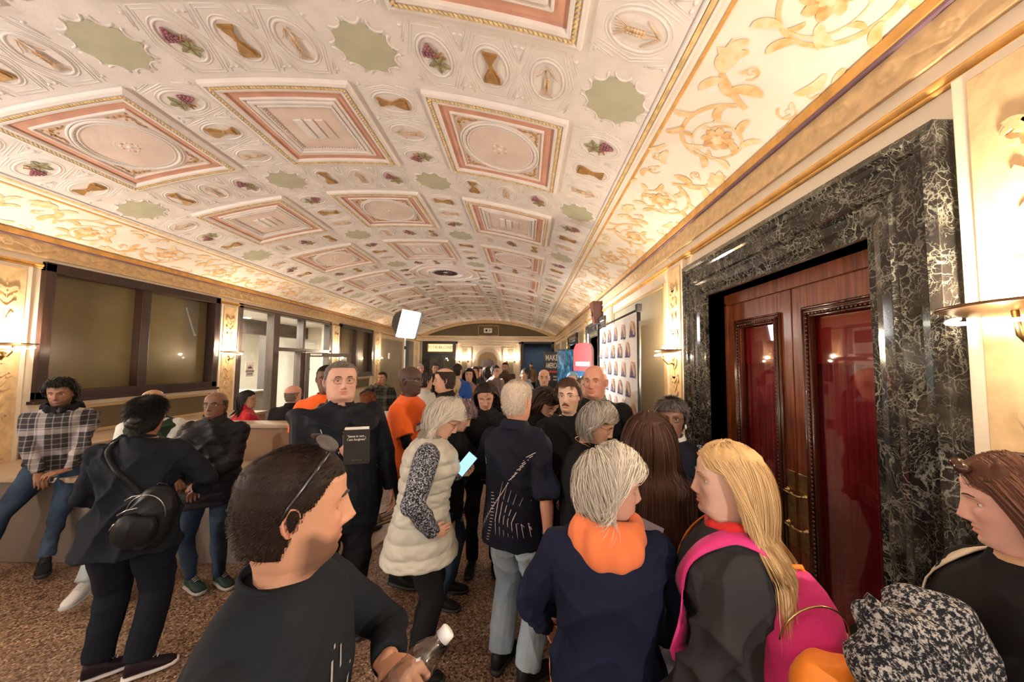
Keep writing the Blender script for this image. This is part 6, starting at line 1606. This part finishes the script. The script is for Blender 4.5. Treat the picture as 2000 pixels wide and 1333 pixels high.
decal(P14,[([(.16-.012*q-.0*q,1.35-.019*q),(.20-.014*q,1.375-.019*q)],[.0035,.0035]) for q in range(26)]
 +[([(.03+.028*q,1.20-.02*q),(.0+.026*q,1.08-.02*q),(-.01+.026*q,.98),(.0+.026*q,.90)],[.001,.004,.004,.001]) for q in range(8)]
 +[([(-.06-.0015*q+.02*math.sin(q*.2),1.12-.018*q),(-.035-.0015*q+.02*math.sin(q*.2),1.125-.018*q)],[.003,.003]) for q in range(16)],wl,'slanted_stripes')
decal(P14,[([(-.20+.011*q,1.315-.002*q),(-.195+.011*q,1.305-.002*q)],[.008,.007]) for q in range(7)]+[([(-.20+.016*q,1.285),(-.197+.016*q,1.268)],[.012,.008]) for q in range(5)],mat('grey_lettering',(.35,.35,.38),.7),'sleeve_lettering')
P15=pp('woman with long dark hair bowing her head beside the moustached man',1068,746,216,152,lod=1,fem=1,bw=1.1,hairh=.014,lean=7,hp=38,hair='long',hc=(.018,.011,.009),ho=dict(len=.38,lenfront=.30,sweep=(-.2,0,0),col2=(.13,.07,.04),mix=.2),lid=.9,top=dict(mat=BL,collar='crew',g=.022,nk=.072),R=dict(w=(.05,.30,1.08),pole=(1,-.3,-.6),pose='hold'),L=dict(w=(-.14,.30,1.08),pole=(-1,-.3,-.6),pose='hold'))
P16=pp('young man with brown hair, thin glasses and moustache in black sweater, facing the camera',1112,738,256,192,lod=0,hairh=.008,bw=1.12,hair='side',hc=(.075,.035,.022),ho=dict(len=.05,hl=.075),moust=(.10,.05,.03),glasses=('metal','thin'),hy=12,skin='pale',brow=(.06,.03,.02),top=dict(mat=BL,collar='crew',g=.022,fold=.014,name='sweater'),pants=BL,
  R=dict(w=(.20,.28,1.02),pole=(1,-.3,-.6),hd=(-.5,.8,-.1),pose='hold'),L=dict(w=(-.04,.30,1.0),pole=(-1,-.3,-.6),hd=(.5,.8,-.1),pose='hold'))
P17=pp('tall stern bald man in dark open jacket over checked shirt standing before the logo backdrop',1163,716,228,196,lod=0,bw=1.36,bd=1.15,skin=(.56,.27,.19),fc=dict(wide=1.06,jaw=1.12),hy=14,lid=.5,brow=(.16,.08,.05),hs=1.06,
  top=dict(mat=mt('charcoal_jacket',(.012,.012,.014)),hem=.74,g=.036,collar='collar',cmat=mt('grey_corduroy_collar',(.12,.11,.10)),name='jacket',fold=.018),R=dict(w=(.30,.10,.88)),L=dict(w=(-.30,.10,.88)))
decal(P17,[([(0,1.46),(0,1.35),(.0,1.18),(0,1.0)],[.05,.10,.085,.07])],fabric('checked_shirt_cloth',(.30,.22,.17),'plaid',.8,(.10,.07,.06)),'shirt_front',back=False)
P18=pp('woman with short silver hair and gold glasses in black top, head bowed to the right',1158,775,322,104,lod=0,hairh=.02,fem=1,bw=1.32,bd=1.25,lean=4,hp=22,hair='pixie',hc=(.36,.33,.29),ho=dict(col2=(.22,.20,.17),len=.07,vol=.026,crown=(0,-.06,.10),sweep=(0,.3,0)),hn=1.2,glasses=('metal','thin'),lid=.8,brow=(.2,.15,.12),skin='light',
  top=dict(mat=BL,g=.022,nk=.082,collar='none',hem=.80,sleeve=1.0,fold=.012),R=dict(w=(.16,.26,1.0),pole=(1,-.4,-.5),pose='hold'),L=dict(w=(-.1,.3,1.0),pole=(-1,-.4,-.5),pose='hold'))
mb=MB(); mb.tube([P18['U']((.088*math.cos(t),.075*math.sin(t)-.004+.035*max(0,math.sin(t)),1.495-.055*max(0,math.sin(t))+.015*max(0,-math.sin(t)))) for t in np.linspace(0,2*PI,33)],.0025,5,caps=False); mb.build('necklace',M['brass'],P18['root'])
for s in(-1,1): MB().sph(P18['H']((s*.080,-.004,-.036)),.006,8,6).build('earring',M['brass'],P18['root'])
# --- foreground right
P19=pp('woman with white bobbed hair in navy sweatshirt with orange hood, seen from behind',1180,864,548,4,lod=0,hairh=.026,fem=1,bw=1.62,bwk=.24,bd=1.3,hy=84,hp=6,hair='bob',hc=(.60,.55,.47),ho=dict(vol=.040,len=.125,crown=(-.02,-.06,.11),sweep=(.1,.1,0),lenfront=.09,nape=.105,mess=.22,w=.0022),hn=1.5,skin=(.62,.36,.27),brow=(.4,.3,.2),
  top=dict(mat=mt('navy_sweatshirt',(.010,.014,.036)),hem=.97,g=.034,flare=.05,collar='hood',cmat=mt('orange_hood_cloth',(.78,.20,.07)),fold=.016,name='sweatshirt'),pants=BL,
  R=dict(w=(.26,.20,.95),pole=(1,-.5,-.4)),L=dict(w=(-.22,.22,.95),pole=(-1,-.5,-.4)))
ob=MB(); loftrings(ob,[(.925,.198,.165,0),(.94,.208,.172,0),(.975,.212,.176,0)],P19['U'],40); ob.build('orange_hem',fabric('orange_hood_cloth',(.78,.20,.07)),P19['root'])
P20=pp('young woman with very long dark brown hair in black t-shirt, back to the camera',1264,798,388,10,lod=0,hairh=.010,fem=1,bw=1.26,hair='long',hc=(.050,.024,.016),ho=dict(len=.50,w=.0026,hl=.06,col2=(.09,.040,.026),backonly=1,backy=-.02,mess=.10),hn=1.7,skin='tan',
  top=dict(mat=mt('black_tee',(.012,.012,.014)),sleeve=.5,hem=.80,g=.026,fold=.014),pants=JEANG,loose=1.2,R=dict(w=(.28,.18,1.02),pole=(1,-.8,-.3)),L=dict(w=(-.2,.25,1.02),pole=(-1,-.5,-.3)))
decal(P20,[([(-.14,.97),(.10,.945)],[.13,.12])],mat('faded_photo_print',(.05,.07,.08),.7,vs=20,var=.9),'back_print'); decal(P20,[[(-.14,1.04),(.10,1.01),(.105,.885),(-.14,.90),(-.14,1.04)]],mat('print_border',(.35,.36,.36),.7),'print_border',off=.004,width=.005)
P21=pp('woman with grey hair pulled up, dark-framed glasses and navy vest over patterned shirt',1310,774,304,200,lod=0,hairh=.012,fem=1,bw=1.2,hair='up',hc=(.16,.14,.13),ho=dict(col2=(.05,.045,.04)),skin=(.20,.10,.065),glasses=('brown','thick'),hy=5,
  top=dict(mat=mt('dark_navy_vest',(.012,.014,.024)),vest=1,g=.026,collar='collar',cmat=mt('white_shirt',(.60,.62,.58)),name='vest'),under=dict(mat=mt('striped_navy_blouse',(.03,.035,.07),'tweed',(.40,.42,.50))),
  L=dict(w=(-.16,.30,1.22),pole=(-1,-.4,-.6),hd=(.1,.5,.85),palm=(.8,.3,0),pose='hold'))
decal(P21,[([(.0,1.46),(0,1.38),(.0,1.22)],[.05,.09,.11])],fabric('grey_patterned_jumper',(.04,.045,.06),'tweed',.8,(.50,.52,.58)),'jumper_front',back=False)
tk=MB()
for q in range(14): 
    t=q*2.4; r=.012+.018*q/14; tk.tube([P21['H']((r*.5*math.cos(t),-.02+r*.5*math.sin(t),.115)),P21['H']((r*1.6*math.cos(t),-.02+r*1.6*math.sin(t),.150+.006*math.sin(t*3)))],[.008,.003],6)
tk.build('hair_topknot',mat('grey_black_hair_mass',(.12,.11,.10),.6,bmp=.5,bs=150),P21['root'])
for s in(-1,1): MB().tube([P21['H']((s*.084,.0,-.036)),P21['H']((s*.086,.0,-.052)),P21['H']((s*.085,.0,-.068))],[.004,.008,.003],8).build('earring',mat('pearl',(.75,.75,.72),.25,bmp=0),P21['root'])
P22=pp('smiling woman with long blonde hair in charcoal coat wearing the magenta backpack',1408,853,600,296,lod=0,hairh=.012,fem=1,bw=.98,bd=1.0,hy=-8,hair='long',hc=(.60,.38,.17),ho=dict(len=.29,w=.0024,lenfront=.25,col2=(.68,.48,.26),mix=.5,hl=.074,crown=(.0,-.02,.12),sweep=(0,-.25,0),mess=.09,cvar=.6,backonly=1,backy=-.01,facey=.02),hn=2.0,skin='pale',fc=dict(smile=1.0,nose=.9),brow=(.30,.18,.09),
  top=dict(mat=mt('charcoal_wool_coat',(.035,.034,.038)),hem=.55,g=.034,flare=.05,collar='none',name='coat',fold=.014),pants=BL,R=dict(w=(.18,.25,.95),pole=(1,-.4,-.5)),L=dict(w=(-.18,.25,.95),pole=(-1,-.4,-.5)))
sc=MB(); sc.tube([P22['U']((.078*math.cos(t),.074*math.sin(t)-.004,1.505-.022*max(0,math.sin(t)))) for t in np.linspace(0,2*PI,29)],[.016+.003*math.sin(7*t) for t in np.linspace(0,2*PI,29)],10,caps=False)
sc.build('red_scarf',fabric('red_knit',(.55,.02,.015)),P22['root'])
P23=pp('woman with brown shoulder-length hair in black coat at the right edge, looking left',1984,872,770,306,lod=0,hairh=.012,fem=1,bw=1.3,bd=1.2,hy=8,hp=10,hair='long',hc=(.095,.035,.020),ho=dict(len=.24,w=.0026,lenfront=.22,col2=(.17,.075,.04),hl=.072,facey=.05,crown=(0,-.02,.12),sweep=(0,-.05,0)),hn=1.6,skin=(.62,.36,.29),
  top=dict(mat=mt('black_wool_coat',(.010,.009,.010)),g=.036,collar='none',hem=.6,name='coat'),pants=BL,R=dict(w=(.12,.34,1.05),pole=(1,-.3,-.5),hd=(-.5,.8,.1),palm=(0,-.3,1),pose='hold'),L=dict(w=(-.05,.34,1.08),pole=(-1,-.3,-.5),hd=(.6,.8,0),palm=(0,-.2,-1),pose='hold'))
sg=MB(); 
for s in(-1,1): sg.tube([P23['H']((s*.072,.055,.075)),P23['H']((s*.083,.0,.062)),P23['H']((s*.082,-.04,.045))],.003,6); sg.sph(P23['H']((s*.036,.082,.098)),(.024,.016,.014),12,6)
o_=sg.build('hair_sunglasses',mat('brown_sunglass_plastic',(.05,.02,.012),.15,bmp=0),P23['root'])
strap(P23,((.11,-.05,1.44),(.09,.08,1.42),(.05,.2,1.30),(.0,.22,1.15),(-.06,.22,1.0)),.04,fabric('cream_strap',(.55,.45,.34)),'bag_strap')
mb=MB(); mb.tube([P23['U']((.07*math.cos(t),.066*math.sin(t),1.50-.02*math.sin(t))) for t in np.linspace(0,2*PI,25)],.018,10,caps=False); mb.tube([P23['U']((-.02,.09,1.46)),P23['U']((-.03,.15,1.36)),P23['U']((-.02,.17,1.24))],[.02,.032,.036],10,flat=.5); mb.build('tan_scarf',fabric('tan_scarf_cloth',(.50,.30,.17)),P23['root'])
# --- background crowd
def bgp(label,px,topy,s,face,mt_,**k):
    k.setdefault('lod',2); k.setdefault('bw',1.15); nm=k.pop('coll','crew')
    return pp(label,px,topy,s,face,top=dict(mat=mt_,collar=nm,g=.026,sleeve=k.pop('slv',1.0),hem=k.pop('hem',.84)),**k)
bgp('man in dark plaid shirt holding a phone to his face near the left wall',748,728,102,186,mt('dark_green_plaid',(.015,.018,.015),'plaid',(.12,.11,.09)),hair='short',skin='tan',R=dict(w=(.08,.20,1.50),pole=(1,0,-1),pose='grip'),bw=1.3)
bgp('person with auburn hair in grey blue hooded top seen from behind near the pale carton',724,767,172,6,mt('grey_blue_fleece',(.12,.15,.20)),hair='short',ho=dict(len=.05),hc=(.22,.07,.03),fem=1,bw=1.4,coll='hood')
bgp('balding man with glasses in dark coat, head turned left, behind the white-haired woman',868,722,178,262,mt('olive_black_coat',(.018,.016,.012)),hair='short',ho=dict(bald=.075,nape=.08),hc=(.05,.035,.028),glasses=('metal','thin'),skin='light',coll='collar',lod=1,bw=1.25,hs=1.05)
bgp('man in white jacket with dark cap of hair behind the orange shirt man',834,729,138,40,mt('white_jacket_cloth',(.50,.48,.45)),hair='short',hc=(.03,.025,.022),ho=dict(col2=(.4,.38,.36),mix=.2),coll='collar',bw=1.25)
bgp('blonde woman in pale top behind the curly haired woman',886,739,152,20,mt('beige_top_cloth',(.45,.34,.25)),fem=1,hair='bob',hc=(.55,.42,.26))
bgp('grey-haired man in brown jacket and white shirt standing by the black double doors',822,712,78,160,mt('brown_jacket_cloth',(.10,.05,.035)),hair='short',hc=(.25,.2,.17),coll='collar')
bgp('man in dark jacket standing just right of the grey-haired man at the double doors',851,711,72,150,mt('dark_brown_cloth',(.03,.02,.018)),hair='short',hc=(.03,.02,.015),skin='tan')
bgp('man in royal blue t-shirt seen from behind in the background',894,711,106,14,mt('royal_blue_tee',(.012,.06,.26)),hair='short',hc=(.03,.02,.015),slv=.45,pants=BL,bw=1.25)
bgp('young woman with long dark hair in mauve long-sleeved top in the background',917,720,102,176,mt('mauve_top_cloth',(.24,.14,.15)),fem=1,hair='long',hc=(.02,.012,.01),skin='light',bw=1.05)
bgp('woman with tied hair and dark waistcoat near the arched niche',936,717,76,150,mt('charcoal_waistcoat',(.03,.028,.028)),fem=1,hair='bob',ho=dict(len=.06),hc=(.06,.03,.02))
bgp('man with black glasses in grey sweater near the arched niche',969,714,86,130,mt('grey_brown_sweater',(.12,.09,.08)),hair='side',hc=(.02,.015,.012),glasses=('black','thick'),bw=1.25)
bgp('bearded man in dark vest over white shirt standing arms folded below the far sconces',987,708,72,182,mt('brown_vest_cloth',(.06,.035,.025)),hair='short',hc=(.015,.012,.01),skin='midbrown',beard=.8,bw=1.3,coll='collar')
bgp('man in blue patterned shirt with head in profile to the left',1027,719,98,262,mt('blue_camo_shirt',(.10,.15,.22),'tweed',(.40,.42,.45)),hair='short',hc=(.05,.04,.035),skin='tan',coll='collar',bw=1.2)
bgp('small distant bearded man in beige jacket inside the slate grey side room',1038,709,38.5,184,mt('beige_jacket_cloth',(.30,.20,.13)),hair='short',hc=(.02,.012,.01),beard=.8,lod=3,coll='collar')
bgp('smiling bald man with glasses in grey blazer facing the camera',1063,721,130,182,mt('grey_blazer_cloth',(.06,.05,.045)),skin='light',glasses=('metal','thin'),fc=dict(smile=1.5),coll='collar',lod=1)
bgp('person in pale blue and white headscarf in front of the wall screen',1118,727,112,190,mt('dark_teal_coat',(.02,.04,.05)),fem=1,hair='bob',ho=dict(len=.07,mess=.05,vol=.02),hc=(.25,.42,.50),skin='light')
bgp('woman with golden brown hair mostly hidden behind the moustached man',1139,741,150,186,mt('dark_wine_cloth',(.05,.02,.02)),fem=1,hair='bob',hc=(.30,.14,.06))
bgp('grey-haired man between the moustached man and the tall bald man',1147,731,176,188,mt('slate_jacket_cloth',(.04,.045,.05)),hair='short',hc=(.2,.19,.18),coll='collar')
bgp('woman in black beside the niche with her back turned',951,716,80,10,mt('black_far_coat',(.014,.012,.012)),fem=1,hair='long',ho=dict(len=.2),hc=(.03,.015,.01))
bgp('man in dark clothes behind the young woman in mauve',928,716,90,200,mt('dark_grey_far_coat',(.03,.03,.032)),hair='short',hc=(.03,.02,.015),skin='tan')
# ================= THINGS PEOPLE HOLD OR WEAR =================
def phone(P,s,label,lit=True,off=(0,.085,-.022),tilt=None):
    loc,R3=handpt(P,s,off); o=empty('smartphone'); tag(o,label,'phone'); place(o,loc,R3)
    MB().bbox(-.037,.037,-.075,.075,-.005,.004,.003).build('phone_case',M['blackpl'],o)
    MB().box(-.034,.034,-.071,.071,-.0065,-.0052).build('screen',M['screen'] if lit else M['blackpl'],o); return o
ph=phone(P11,-1,'lit smartphone in the left hand of the quilted vest woman'); 
loc,_=handpt(P11,-1,(0,.09,-.02)); 
ph.matrix_world=Matrix.Translation(at(910,907,2.36))@frame((.62,.25,.74),(.05,-.85,.45)).to_4x4()
phone(P12,1,'dark smartphone held by the curly haired woman',False); phone(P13,1,'dark smartphone in the hands of the black turtleneck woman',False)
# book
loc,R3=handpt(P9,1,(0,.06,0)); bk=empty('hardcover_book'); tag(bk,'black book with white quotation lettering held against the dark jacket','book')
f9=P9['root'].matrix_basis.to_3x3()@Vector((0,1,0))
bk.matrix_world=Matrix.Translation(loc+f9*.035+Vector((.03,0,.03)))@Euler((math.radians(8),0,-math.radians(163)+PI)).to_matrix().to_4x4()
MB().bbox(-.070,.070,.0,.004,-.105,.105,.001).bbox(-.070,.070,-.026,-.022,-.105,.105,.001).bbox(.068,.072,-.026,.004,-.105,.105,.001).build('cover',M['blackpl'],bk) if False else None
cvr=MB(); cvr.bbox(-.075,.075,-.006,-.002,-.115,.115,.001).bbox(-.075,.075,.022,.026,-.115,.115,.001).bbox(-.078,-.073,-.006,.026,-.115,.115,.001).build('cover',M['blackpl'],bk)
MB().bbox(-.072,.071,-.002,.022,-.110,.125,.001).build('pages',M['white'],bk)
text('"Jesus is not...',.020,lambda u,v,d:(u,-.0075-d,.072+v),M['white'],bk,'lettering'); text('I am forgiven"',.020,lambda u,v,d:(u,-.0075-d,.050+v),M['white'],bk,'lettering')
text('- - - - - -',.018,lambda u,v,d:(u,-.0075-d,-.085+v),mat('grey_ink',(.3,.3,.3),.6),bk,'lettering')
# water bottle
loc,R3=handpt(P1,-1,(0,.075,-.035)); wb=empty('water_bottle'); tag(wb,'clear ribbed plastic water bottle with white cap held by the man in front','bottle')
wb.matrix_world=Matrix.Translation(loc+Vector((-.03,-.02,.02)))@Vector((.66,.25,.62)).to_track_quat('Z','Y').to_matrix().to_4x4()
pr=[(0,-.11),(.028,-.11),(.032,-.10)]
for q in range(9): pr+=[(.033,-.095+q*.017),(.0305,-.087+q*.017)]
pr+=[(.033,.06),(.031,.08),(.022,.10),(.0135,.112),(.0135,.122)]
MB().lathe(pr,28).build('bottle_body',M['plastic'],wb); MB().lathe([(0,.140),(.014,.140),(.016,.138),(.016,.120),(.0,.120)],20).build('cap',mat('white_cap',(.75,.75,.78),.4,bmp=0),wb)
MB().lathe([(.0335,-.03),(.034,-.03),(.034,.03),(.0335,.03)],28).build('bottle_label',thinglass('clear_film_label',(.75,.72,.72),.2),wb)
# folded papers
fp=empty('folded_papers',loc+Vector((.10,-.02,-.09))); tag(fp,'folded white printed papers held under the water bottle','papers'); fp.rotation_euler=(math.radians(65),math.radians(-20),math.radians(15))
for q in range(3): MB().box(-.07+q*.012,.07+q*.008,-.05,.05,q*.004,q*.004+.001).build('sheet',M['white'],fp)
MB().box(-.03,.0,-.045,.045,.0095,.0105).box(.03,.05,-.02,.03,.0095,.0105).build('dark_print',M['blackpl'],fp)
# sunglasses on the front man's head
sgl=empty('sunglasses'); tag(sgl,'dark sunglasses pushed up on the head of the man in front','sunglasses')
W_=P1['root'].matrix_basis; pt=lambda p:W_@P1['H'](p)
mb=MB()
for s in(-1,1): mb.tube([pt((s*.062,.040,.122)),pt((s*.086,.012,.085)),pt((s*.091,-.02,.035)),pt((s*.085,-.035,.0))],.0035,8)
mb.tube([pt((-.012,.050,.138)),pt((0,.052,.140)),pt((.012,.050,.138))],.003,6); mb.build('frame',mat('gunmetal_frame',(.08,.08,.09),.25,metal=.9,bmp=0),sgl)
for s in(-1,1):
    mb=MB(); c=Vector((s*.036,.040,.131)); V=[pt((c.x+.028*math.cos(t),c.y-.022*math.sin(t),c.z+.004+.006*math.sin(t)-s*.010*math.cos(t))) for t in np.linspace(0,2*PI,20,endpoint=False)]
    V2=[v+Vector((0,0,.003)) for v in V]; mb.add(V+V2,[tuple(range(20))[::-1],tuple(range(20,40))]+[(i,(i+1)%20,20+(i+1)%20,20+i) for i in range(20)]); mb.build('lens',mat('smoked_lens',(.03,.03,.035),.05,coat=1,bmp=0),sgl)
# pink orange backpack
def backpack(P,name,label,c1,c2,w,h,d,yb,z0,xoff=0,roll=0,droop=0,yaw=0):
    o=empty(name); tag(o,label,'backpack'); W_=P['root'].matrix_basis.copy(); S=P['S']
    loc=W_@P['U']((xoff,yb,z0)); R3=W_.to_3x3()@P['RU']@Matrix.Rotation(yaw,3,'Z')@Matrix.Rotation(roll,3,'Y'); o.matrix_world=Matrix.Translation(loc)@R3.to_4x4()
    mb=MB(); R_=[]
    for q in range(9):
        t=q/8; z=-h/2+h*t; k=math.sin(PI*min(1,(t*.9+.08)))**.35; R_.append((z,w/2*k*(1.06-.22*t),d/2*k*(1.1-.35*t),-d*.12*(1-t)-droop*(1-t)))
    loftrings(mb,R_,lambda p:p,24,2.6); V,Q=remesh(mb,.008,5,.012,3.3); link('bag_body',fastmesh('bag',V,Q,c1),o)
    mb=MB(); R_=[]
    for q in range(7):
        t=q/6; z=-h*.40+h*.50*t; k=math.sin(PI*min(1,(t*.8+.12)))**.35; R_.append((z,w*.42*k,d*.34*k,-d*.74-droop))
    loftrings(mb,R_,lambda p:p,22,2.5); V,Q=remesh(mb,.008,5,.008,1.1); link('front_pocket',fastmesh('pocket',V,Q,c2),o)
    mb=MB(); mb.tube([(w*.36*math.cos(t),-d*.42-.03*math.sin(t)-droop*.4,h*.06+h*.34*math.sin(t)) for t in np.linspace(0,PI,17)],.0028,6); mb.build('zipper',M['brass'] if c2 is not c1 else M['steel'],o)
    mb=MB(); mb.tube([(-.03,0,h*.45),(-.02,.0,h*.53),(.02,0,h*.53),(.03,0,h*.45)],.007,8); mb.build('grab_loop',c2,o)
    mb=MB(); Wi=o.matrix_world.inverted()
    for s in(-1,1):
        if True: continue
        pts=[Wi@(W_@P['U'](p)) for p in ((s*.085,yb+d*.3,z0+h*.42),(s*.095,-.075,1.475),(s*.105,.0,1.492),(s*.115,.10,1.42),(s*.135,.155,1.28),(s*.165,.10,1.14),(s*.17,-.02,1.08),(s*.13,yb+d*.3,z0-h*.30))]
        mb.tube(pts,[.024]*6+[.012,.012],10,flat=.28)
    if mb.v: mb.build('shoulder_straps',c2 if name!='pink_backpack' else c1,o)
    if name=='pink_backpack':
        for s in(-1,1): strap(P,((s*.10,-.16,1.30),(s*.10,-.10,1.44),(s*.105,.0,1.50),(s*.115,.10,1.43),(s*.13,.2,1.30),(s*.15,.2,1.16),(s*.2,.05,1.06)),.046,c2 if s>0 else c1,'shoulder_strap',parent=o)
    return o
PK=fabric('magenta_nylon',(.62,.03,.19),'plain',.55); OR=fabric('orange_nylon',(.85,.24,.02),'plain',.55)
backpack(P22,'pink_backpack','magenta backpack with orange front pocket worn by the blonde woman',PK,OR,.23,.31,.15,-.15,1.25,droop=.02,yaw=-1.2,xoff=-.08)
BN=fabric('black_nylon',(.010,.010,.012),'plain',.4)
bb_=backpack(P5,'black_backpack','small black backpack slung low at the right side of the woman in the black coat',BN,BN,.27,.34,.14,-.16,1.02,xoff=.20,roll=.2)
mb=MB()
for (x0_,z0_,x1_,z1_) in ((-.09,.10,-.02,.14),(-.10,.02,-.02,.07),(-.11,-.06,-.08,-.01)): mb.tube([(x0_,-.115,z0_),((x0_+x1_)/2,-.125,(z0_+z1_)/2+.01),(x1_,-.115,z1_)],.004,6)
mb.build('silver_trim',M['steel'],bb_)
strap(P5,((-.11,.02,1.47),(-.11,-.12,1.42),(.0,-.165,1.28),(.14,-.16,1.14)),.03,BN,'diagonal_strap',parent=bb_)
# trouser zip pull detail (gold buckle) on the coat hem
# tweed coat over the arm of the right-edge woman
tw=empty('tweed_coat',(0,0,0)); tag(tw,'black and white tweed coat draped over the arm of the woman at the right edge','coat')
mb=MB(); rnd=random.Random(5)
def W3(px,py,Y): return at(px,py,Y)
for (a,b,r0_,r1_) in (((1757,1173,.86),(1902,1298,.80),.050,.055),((1722,1208,.82),(1882,1338,.78),.055,.060),((1712,1298,.80),(1852,1428,.76),.060,.06),((1782,1408,.78),(1922,1428,.76),.07,.06),((1742,1188,.86),(1722,1428,.80),.040,.05)):
    A=W3(*a);B_=W3(*b); mb.tube([A,A.lerp(B_,.5)+Vector((0,0,.02)),B_],[r0_,(r0_+r1_)/2*1.1,r1_],12); mb.sph(A,r0_,10,6); mb.sph(B_,r1_,10,6)
V,Q=remesh(mb,.007,3,.018,2.2); link('coat_body',fastmesh('tweed',V,Q,fabric('tweed_wool',(.015,.017,.022),'speckle',.9,(.42,.40,.38))),tw)
ml=MB(); ml.tube([W3(1690,1163,.77),W3(1762,1218,.73),W3(1852,1298,.70)],[.008]*3,8); ml.build('lapel_edge',fabric('tweed_wool',(1,1,1)),tw)
# flyer in the hood woman's hand
fl=empty('printed_flyer'); tag(fl,'printed flyer with dark border held beside the navy sweatshirt woman','flyer'); fl.matrix_world=Matrix.Translation(at(1262,1060,1.42))@Euler((math.radians(62),math.radians(22),math.radians(-12))).to_matrix().to_4x4()
MB().box(-.05,.05,-.075,.075,0,.0015).build('sheet',mat('lavender_card',(.30,.26,.34),.5,bmp=0),fl); MB().box(-.042,.042,-.065,.03,.0016,.0022).build('inset',mat('cream_inset',(.55,.48,.38),.5,bmp=0),fl)
mb=MB(); ribbon(mb,[(-.03,-.04),(0,-.01),(.03,-.03)],[.01,.02,.01],lambda u,v,d:(u,v,.0024)); ribbon(mb,[(0,-.05),(.0,.01)],[.012,.01],lambda u,v,d:(u,v,.0024)); mb.build('figure_print',M['blackpl'],fl)
# leaflets held by the moustached man
lf=empty('leaflets'); tag(lf,'small stack of printed leaflets in the hands of the moustached man','leaflets'); loc,_=handpt(P16,1,(0,.08,-.02)); lf.matrix_world=Matrix.Translation(loc+Vector((-.02,-.03,.05)))@Euler((math.radians(70),0,math.radians(10))).to_matrix().to_4x4()
for q in range(3): MB().box(-.05,.05,-.06,.07,q*.003,q*.003+.001).build('sheet',mat('leaflet_paper',(.40,.36,.34),.6,var=.4,vs=40,bmp=0),lf)
